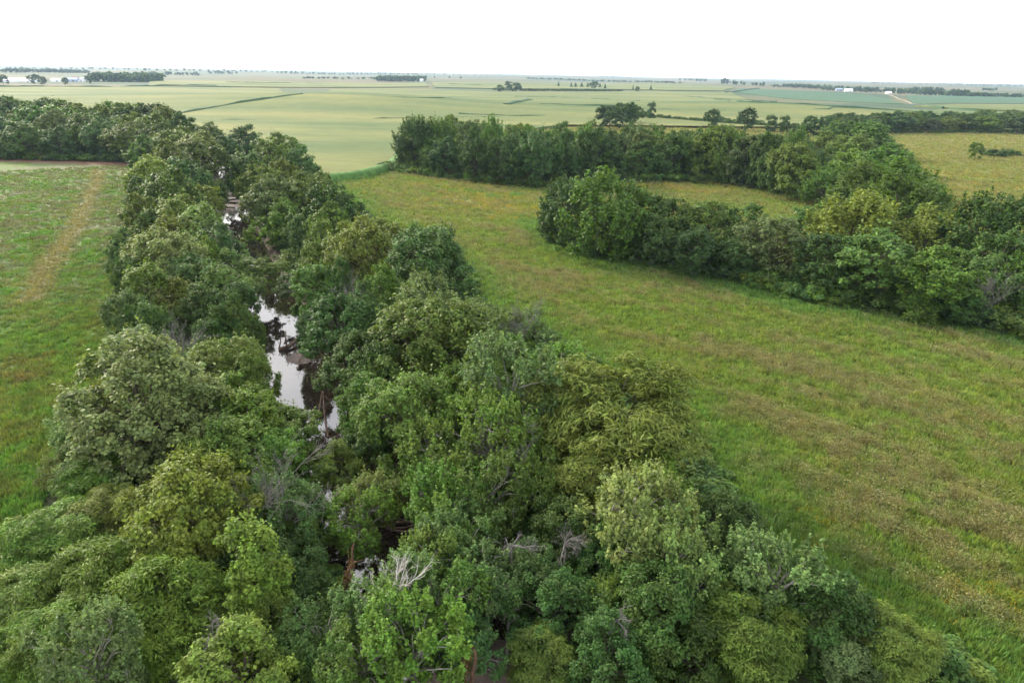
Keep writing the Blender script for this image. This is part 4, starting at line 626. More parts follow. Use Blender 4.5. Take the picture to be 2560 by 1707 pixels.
BARNS = (
(-1205.14, 1711.91, 58, 15, 4.5, 0.05, 'white', 'white', 'longest low white farm shed at the field edge'),
(-1167.77, 1732.89, 42, 16, 4, 0.05, 'white', 'white', 'shorter low white farm shed beside the dark tree'),
(-1132.81, 1790.01, 22, 12, 4, 0.1, 'white', 'white', 'low white farmhouse between two small trees'),
(-1107.42, 1811.85, 30, 14, 5, 0.12, 'bluegrey', 'bluegrey', 'blue grey farm building with red barn behind'),
(-1171.3, 1933.11, 12, 9, 5, 0.12, 'red', 'red', 'small red roofed barn behind the blue grey building'),
(-1090.07, 1819.24, 18, 12, 5, 0.1, 'white', 'grey', 'white farmhouse beside the blue grey building'),
(-1127.68, 1902.03, 20, 12, 4, 0.1, 'white', 'white', 'long white roofed shed before the windbreak grove'),
(-1177.03, 2004.74, 8, 8, 8, 0.1, 'white', 'white', 'narrow tall white farm building at the corner of the windbreak grove'),
(-1058.57, 1894.27, 8, 7, 4, 0.1, 'white', 'grey', 'tiny white shed in front of the windbreak grove'),
(-376.11, 2876.89, 14, 11, 7, 0.2, 'white', 'white', 'white barn at the end of the far windbreak'),
(1145.38, 2519.21, 26, 12, 6, -0.1, 'white', 'white', 'white machine shed under the far farm trees'),
(1168.39, 2643.47, 24, 12, 6, -0.1, 'bluegrey', 'bluegrey', 'blue grey house beside the white machine shed'),
(1143.58, 2242.2, 16, 10, 4, 0, 'white', 'white', 'small pale farm shed near the dirt track'),
)
WINDBREAK_NEAR = ((-1006.1,1965.8,20.1,11.5),(-1020.6,1909.0,18.5,12.4),(-1047.4,1892.7,15.6,16.6),(-1051.4,1873.1,15.7,13.6),(-973.0,1914.5,15.8,14.0),(-971.4,1892.9,17.7,12.9),(-1001.4,1918.2,15.8,18.1),(-1041.7,1921.7,18.6,18.2),(-1072.5,1855.2,17.3,13.3),(-985.4,1931.1,17.8,15.3),(-982.7,1939.9,18.6,16.5),(-1009.0,1908.1,18.4,12.3),(-1029.1,1949.6,17.4,14.1),(-1010.4,1927.7,16.4,14.8),(-995.5,1875.1,15.9,17.2),(-975.9,1888.3,15.7,16.2),(-1046.7,1915.9,15.3,14.9),(-1060.7,1872.8,20.5,15.3),(-981.9,1970.3,20.0,18.0),(-1058.9,1889.4,17.6,16.2),(-1066.4,1930.7,18.0,17.5),(-971.7,1986.5,18.1,18.1),(-965.5,1900.6,21.0,17.0),(-1027.0,1884.6,16.4,14.5),(-972.9,1926.6,17.0,16.2),(-1029.3,1920.3,18.6,13.5),(-1075.1,1918.8,20.3,13.1),(-1022.2,1920.4,19.0,18.4),(-990.4,1907.0,17.7,16.1),(-1060.6,1939.1,15.4,15.2),(-1048.0,1900.9,15.4,13.0),(-966.4,1972.5,16.8,14.8),(-1075.4,1842.0,16.5,19.1),(-1043.6,1872.5,15.5,12.1),(-965.7,1967.6,22.4,17.9),(-989.9,1901.5,16.4,13.4),(-1071.7,1849.8,20.8,15.1),(-1077.9,1860.8,21.8,18.0),(-996.0,1950.8,22.3,15.7),(-1035.4,1912.6,17.3,11.5),(-1049.5,1892.5,16.0,11.8),(-1050.9,1881.9,22.7,15.1),(-983.7,1958.6,19.7,13.8),(-1034.4,1885.0,20.1,18.0),(-989.0,1906.4,16.2,11.3),(-1012.5,1886.7,15.0,13.6),(-1053.1,1862.9,20.3,15.9),(-1047.0,1923.9,16.7,18.6),(-1065.6,1898.9,20.6,17.1),(-1023.6,1951.7,20.0,16.7),(-1070.1,1851.9,18.7,15.6),(-1068.3,1913.9,17.8,15.0),(-1019.6,1950.2,17.4,15.7),(-1010.1,1935.0,17.5,13.4),(-1025.5,1920.9,20.2,12.3),(-1028.3,1915.0,16.6,12.0),(-973.2,1884.5,19.0,13.6),(-1075.6,1858.2,16.3,14.4),(-975.4,1889.8,17.8,16.8),(-1007.9,1866.3,16.8,13.4),(-977.1,1928.8,17.1,15.0),(-1023.8,1872.1,20.3,17.0),(-1024.7,1914.3,21.2,18.9),(-1009.3,1868.2,19.0,16.5),(-1041.4,1921.7,17.9,16.1),(-1009.1,1937.1,22.4,16.9),(-998.3,1946.6,16.8,16.1),(-1008.4,1870.5,21.0,13.0),(-1023.0,1913.7,20.8,17.3),(-1025.8,1958.0,18.5,15.7),(-966.1,1921.6,20.7,18.9),(-1069.5,1917.2,20.2,15.5),(-989.1,1968.5,16.2,15.1),(-1009.0,1940.4,22.7,17.6),(-984.7,1883.3,18.4,18.5),(-971.3,1966.4,17.7,17.4),(-1018.5,1931.9,20.1,18.1),(-997.7,1976.1,18.9,15.1),(-1004.2,1927.8,15.4,18.9),(-1042.8,1900.7,15.3,12.7),(-973.3,1912.8,17.4,17.7),(-1051.6,1914.5,19.5,18.4),(-1024.8,1891.3,17.1,14.1),(-1079.1,1839.8,16.2,13.7),(-991.5,1976.3,17.8,13.2),(-1045.7,1913.4,18.8,12.1),(-1019.4,1887.6,16.2,17.5),(-1067.1,1881.3,21.1,15.5),(-979.5,1913.8,22.6,11.5),(-977.1,1926.9,15.0,13.3),(-966.4,1964.6,20.9,17.7),(-1078.4,1860.8,18.7,18.5),(-975.6,1897.4,22.9,15.6),(-1044.4,1854.0,18.4,15.4),(-1027.4,1887.9,22.6,15.0),(-1044.1,1930.6,17.0,14.6),(-1067.3,1859.0,23.0,16.2),(-1019.4,1932.0,20.4,15.4),(-1037.3,1864.8,15.2,12.2),(-1032.9,1852.0,20.4,13.9),(-1052.5,1875.1,18.9,12.9),(-982.0,1930.8,15.5,11.9),(-977.6,1943.5,17.3,16.9),(-1073.9,1927.2,22.5,16.5),(-1073.4,1876.5,21.7,15.9),(-1055.3,1864.9,15.5,15.4),(-1058.5,1886.5,22.2,18.4),(-1023.1,1942.3,16.1,18.8),(-980.5,1931.6,22.1,13.6),(-967.4,1920.9,22.4,17.9))
WINDBREAK_FAR = ((-380.3,2935.7,14.8,13.4),(-427.5,2923.4,19.4,11.5),(-479.6,2841.1,15.6,13.0),(-451.1,2860.9,16.3,14.5),(-378.2,2925.2,20.0,18.7),(-533.1,2856.9,15.0,12.8),(-413.3,2918.0,18.9,15.0),(-416.2,2887.0,15.7,13.0),(-519.3,2789.3,21.5,18.8),(-479.4,2847.3,16.4,17.5),(-455.1,2840.3,21.0,18.6),(-530.5,2820.6,15.9,16.3),(-477.7,2838.0,16.5,16.1),(-453.3,2869.9,19.4,15.0),(-378.2,2911.0,20.3,18.6),(-433.2,2891.2,20.3,16.9),(-505.6,2831.8,15.4,11.4),(-422.1,2874.5,16.2,11.4),(-534.5,2837.2,17.0,14.7),(-424.1,2925.4,19.6,13.0),(-371.1,2892.3,18.7,16.4),(-489.8,2883.9,18.9,16.9),(-514.9,2863.6,16.4,16.1),(-413.7,2879.0,16.3,13.8),(-372.9,2933.9,17.8,15.7),(-427.5,2865.2,14.8,12.1),(-439.9,2888.0,21.7,16.2),(-394.1,2950.7,18.0,14.6),(-458.7,2856.2,20.0,15.8),(-517.6,2873.0,18.3,17.2),(-445.8,2883.5,18.6,12.1),(-516.2,2853.7,16.9,12.2),(-400.4,2925.3,20.1,14.3),(-516.1,2856.3,15.9,16.5),(-420.6,2870.4,14.3,15.9),(-404.7,2908.4,21.7,13.0),(-414.7,2888.6,18.7,13.6),(-499.4,2847.4,18.9,18.5),(-436.2,2881.3,19.2,16.2),(-469.4,2840.3,19.4,14.3),(-532.1,2793.6,17.0,16.7),(-427.4,2885.8,20.5,13.8),(-479.0,2878.0,19.4,14.6),(-387.9,2868.0,18.3,18.1),(-389.7,2881.9,20.4,15.5),(-380.2,2899.8,19.3,16.3),(-370.8,2906.5,17.2,12.2),(-422.7,2850.9,20.7,12.4),(-506.1,2879.5,18.0,17.2),(-479.9,2831.7,17.1,19.1),(-505.9,2875.6,21.0,16.6),(-493.4,2867.4,21.1,15.9),(-501.1,2851.9,21.5,15.9),(-513.1,2808.0,19.0,11.6),(-538.1,2808.3,16.2,15.1),(-525.9,2832.4,19.4,13.7),(-440.0,2881.5,20.2,15.8),(-430.4,2890.6,20.5,12.0),(-519.1,2864.1,20.6,11.3),(-387.1,2920.9,20.8,16.8),(-474.7,2823.3,20.1,16.9),(-458.8,2847.0,17.0,18.7),(-460.0,2840.8,21.7,19.0),(-508.5,2810.3,19.8,14.3),(-458.2,2884.6,16.3,16.0),(-503.8,2815.3,18.4,14.6),(-387.1,2879.0,21.2,13.3),(-480.4,2819.2,16.7,19.0),(-477.1,2886.8,21.7,16.8),(-507.2,2832.2,15.5,13.2),(-481.7,2823.7,19.4,15.4),(-489.2,2827.2,15.3,12.1),(-464.2,2826.2,18.2,13.2),(-407.8,2877.6,20.8,18.8),(-381.1,2890.2,21.3,15.0),(-388.8,2906.9,18.4,13.3),(-410.3,2885.2,21.0,16.9),(-465.8,2821.2,16.3,14.5),(-475.7,2864.9,14.3,14.9),(-387.4,2951.7,19.5,16.7),(-436.4,2926.2,20.3,14.9),(-454.6,2909.8,18.4,16.0),(-486.4,2865.8,18.0,18.7),(-369.3,2966.6,21.5,11.5),(-526.0,2812.4,20.5,15.7),(-494.9,2809.8,16.2,12.2),(-514.1,2856.2,15.7,12.5),(-433.5,2849.7,20.6,16.4),(-389.9,2929.7,19.8,13.3),(-466.9,2852.0,17.2,18.5))
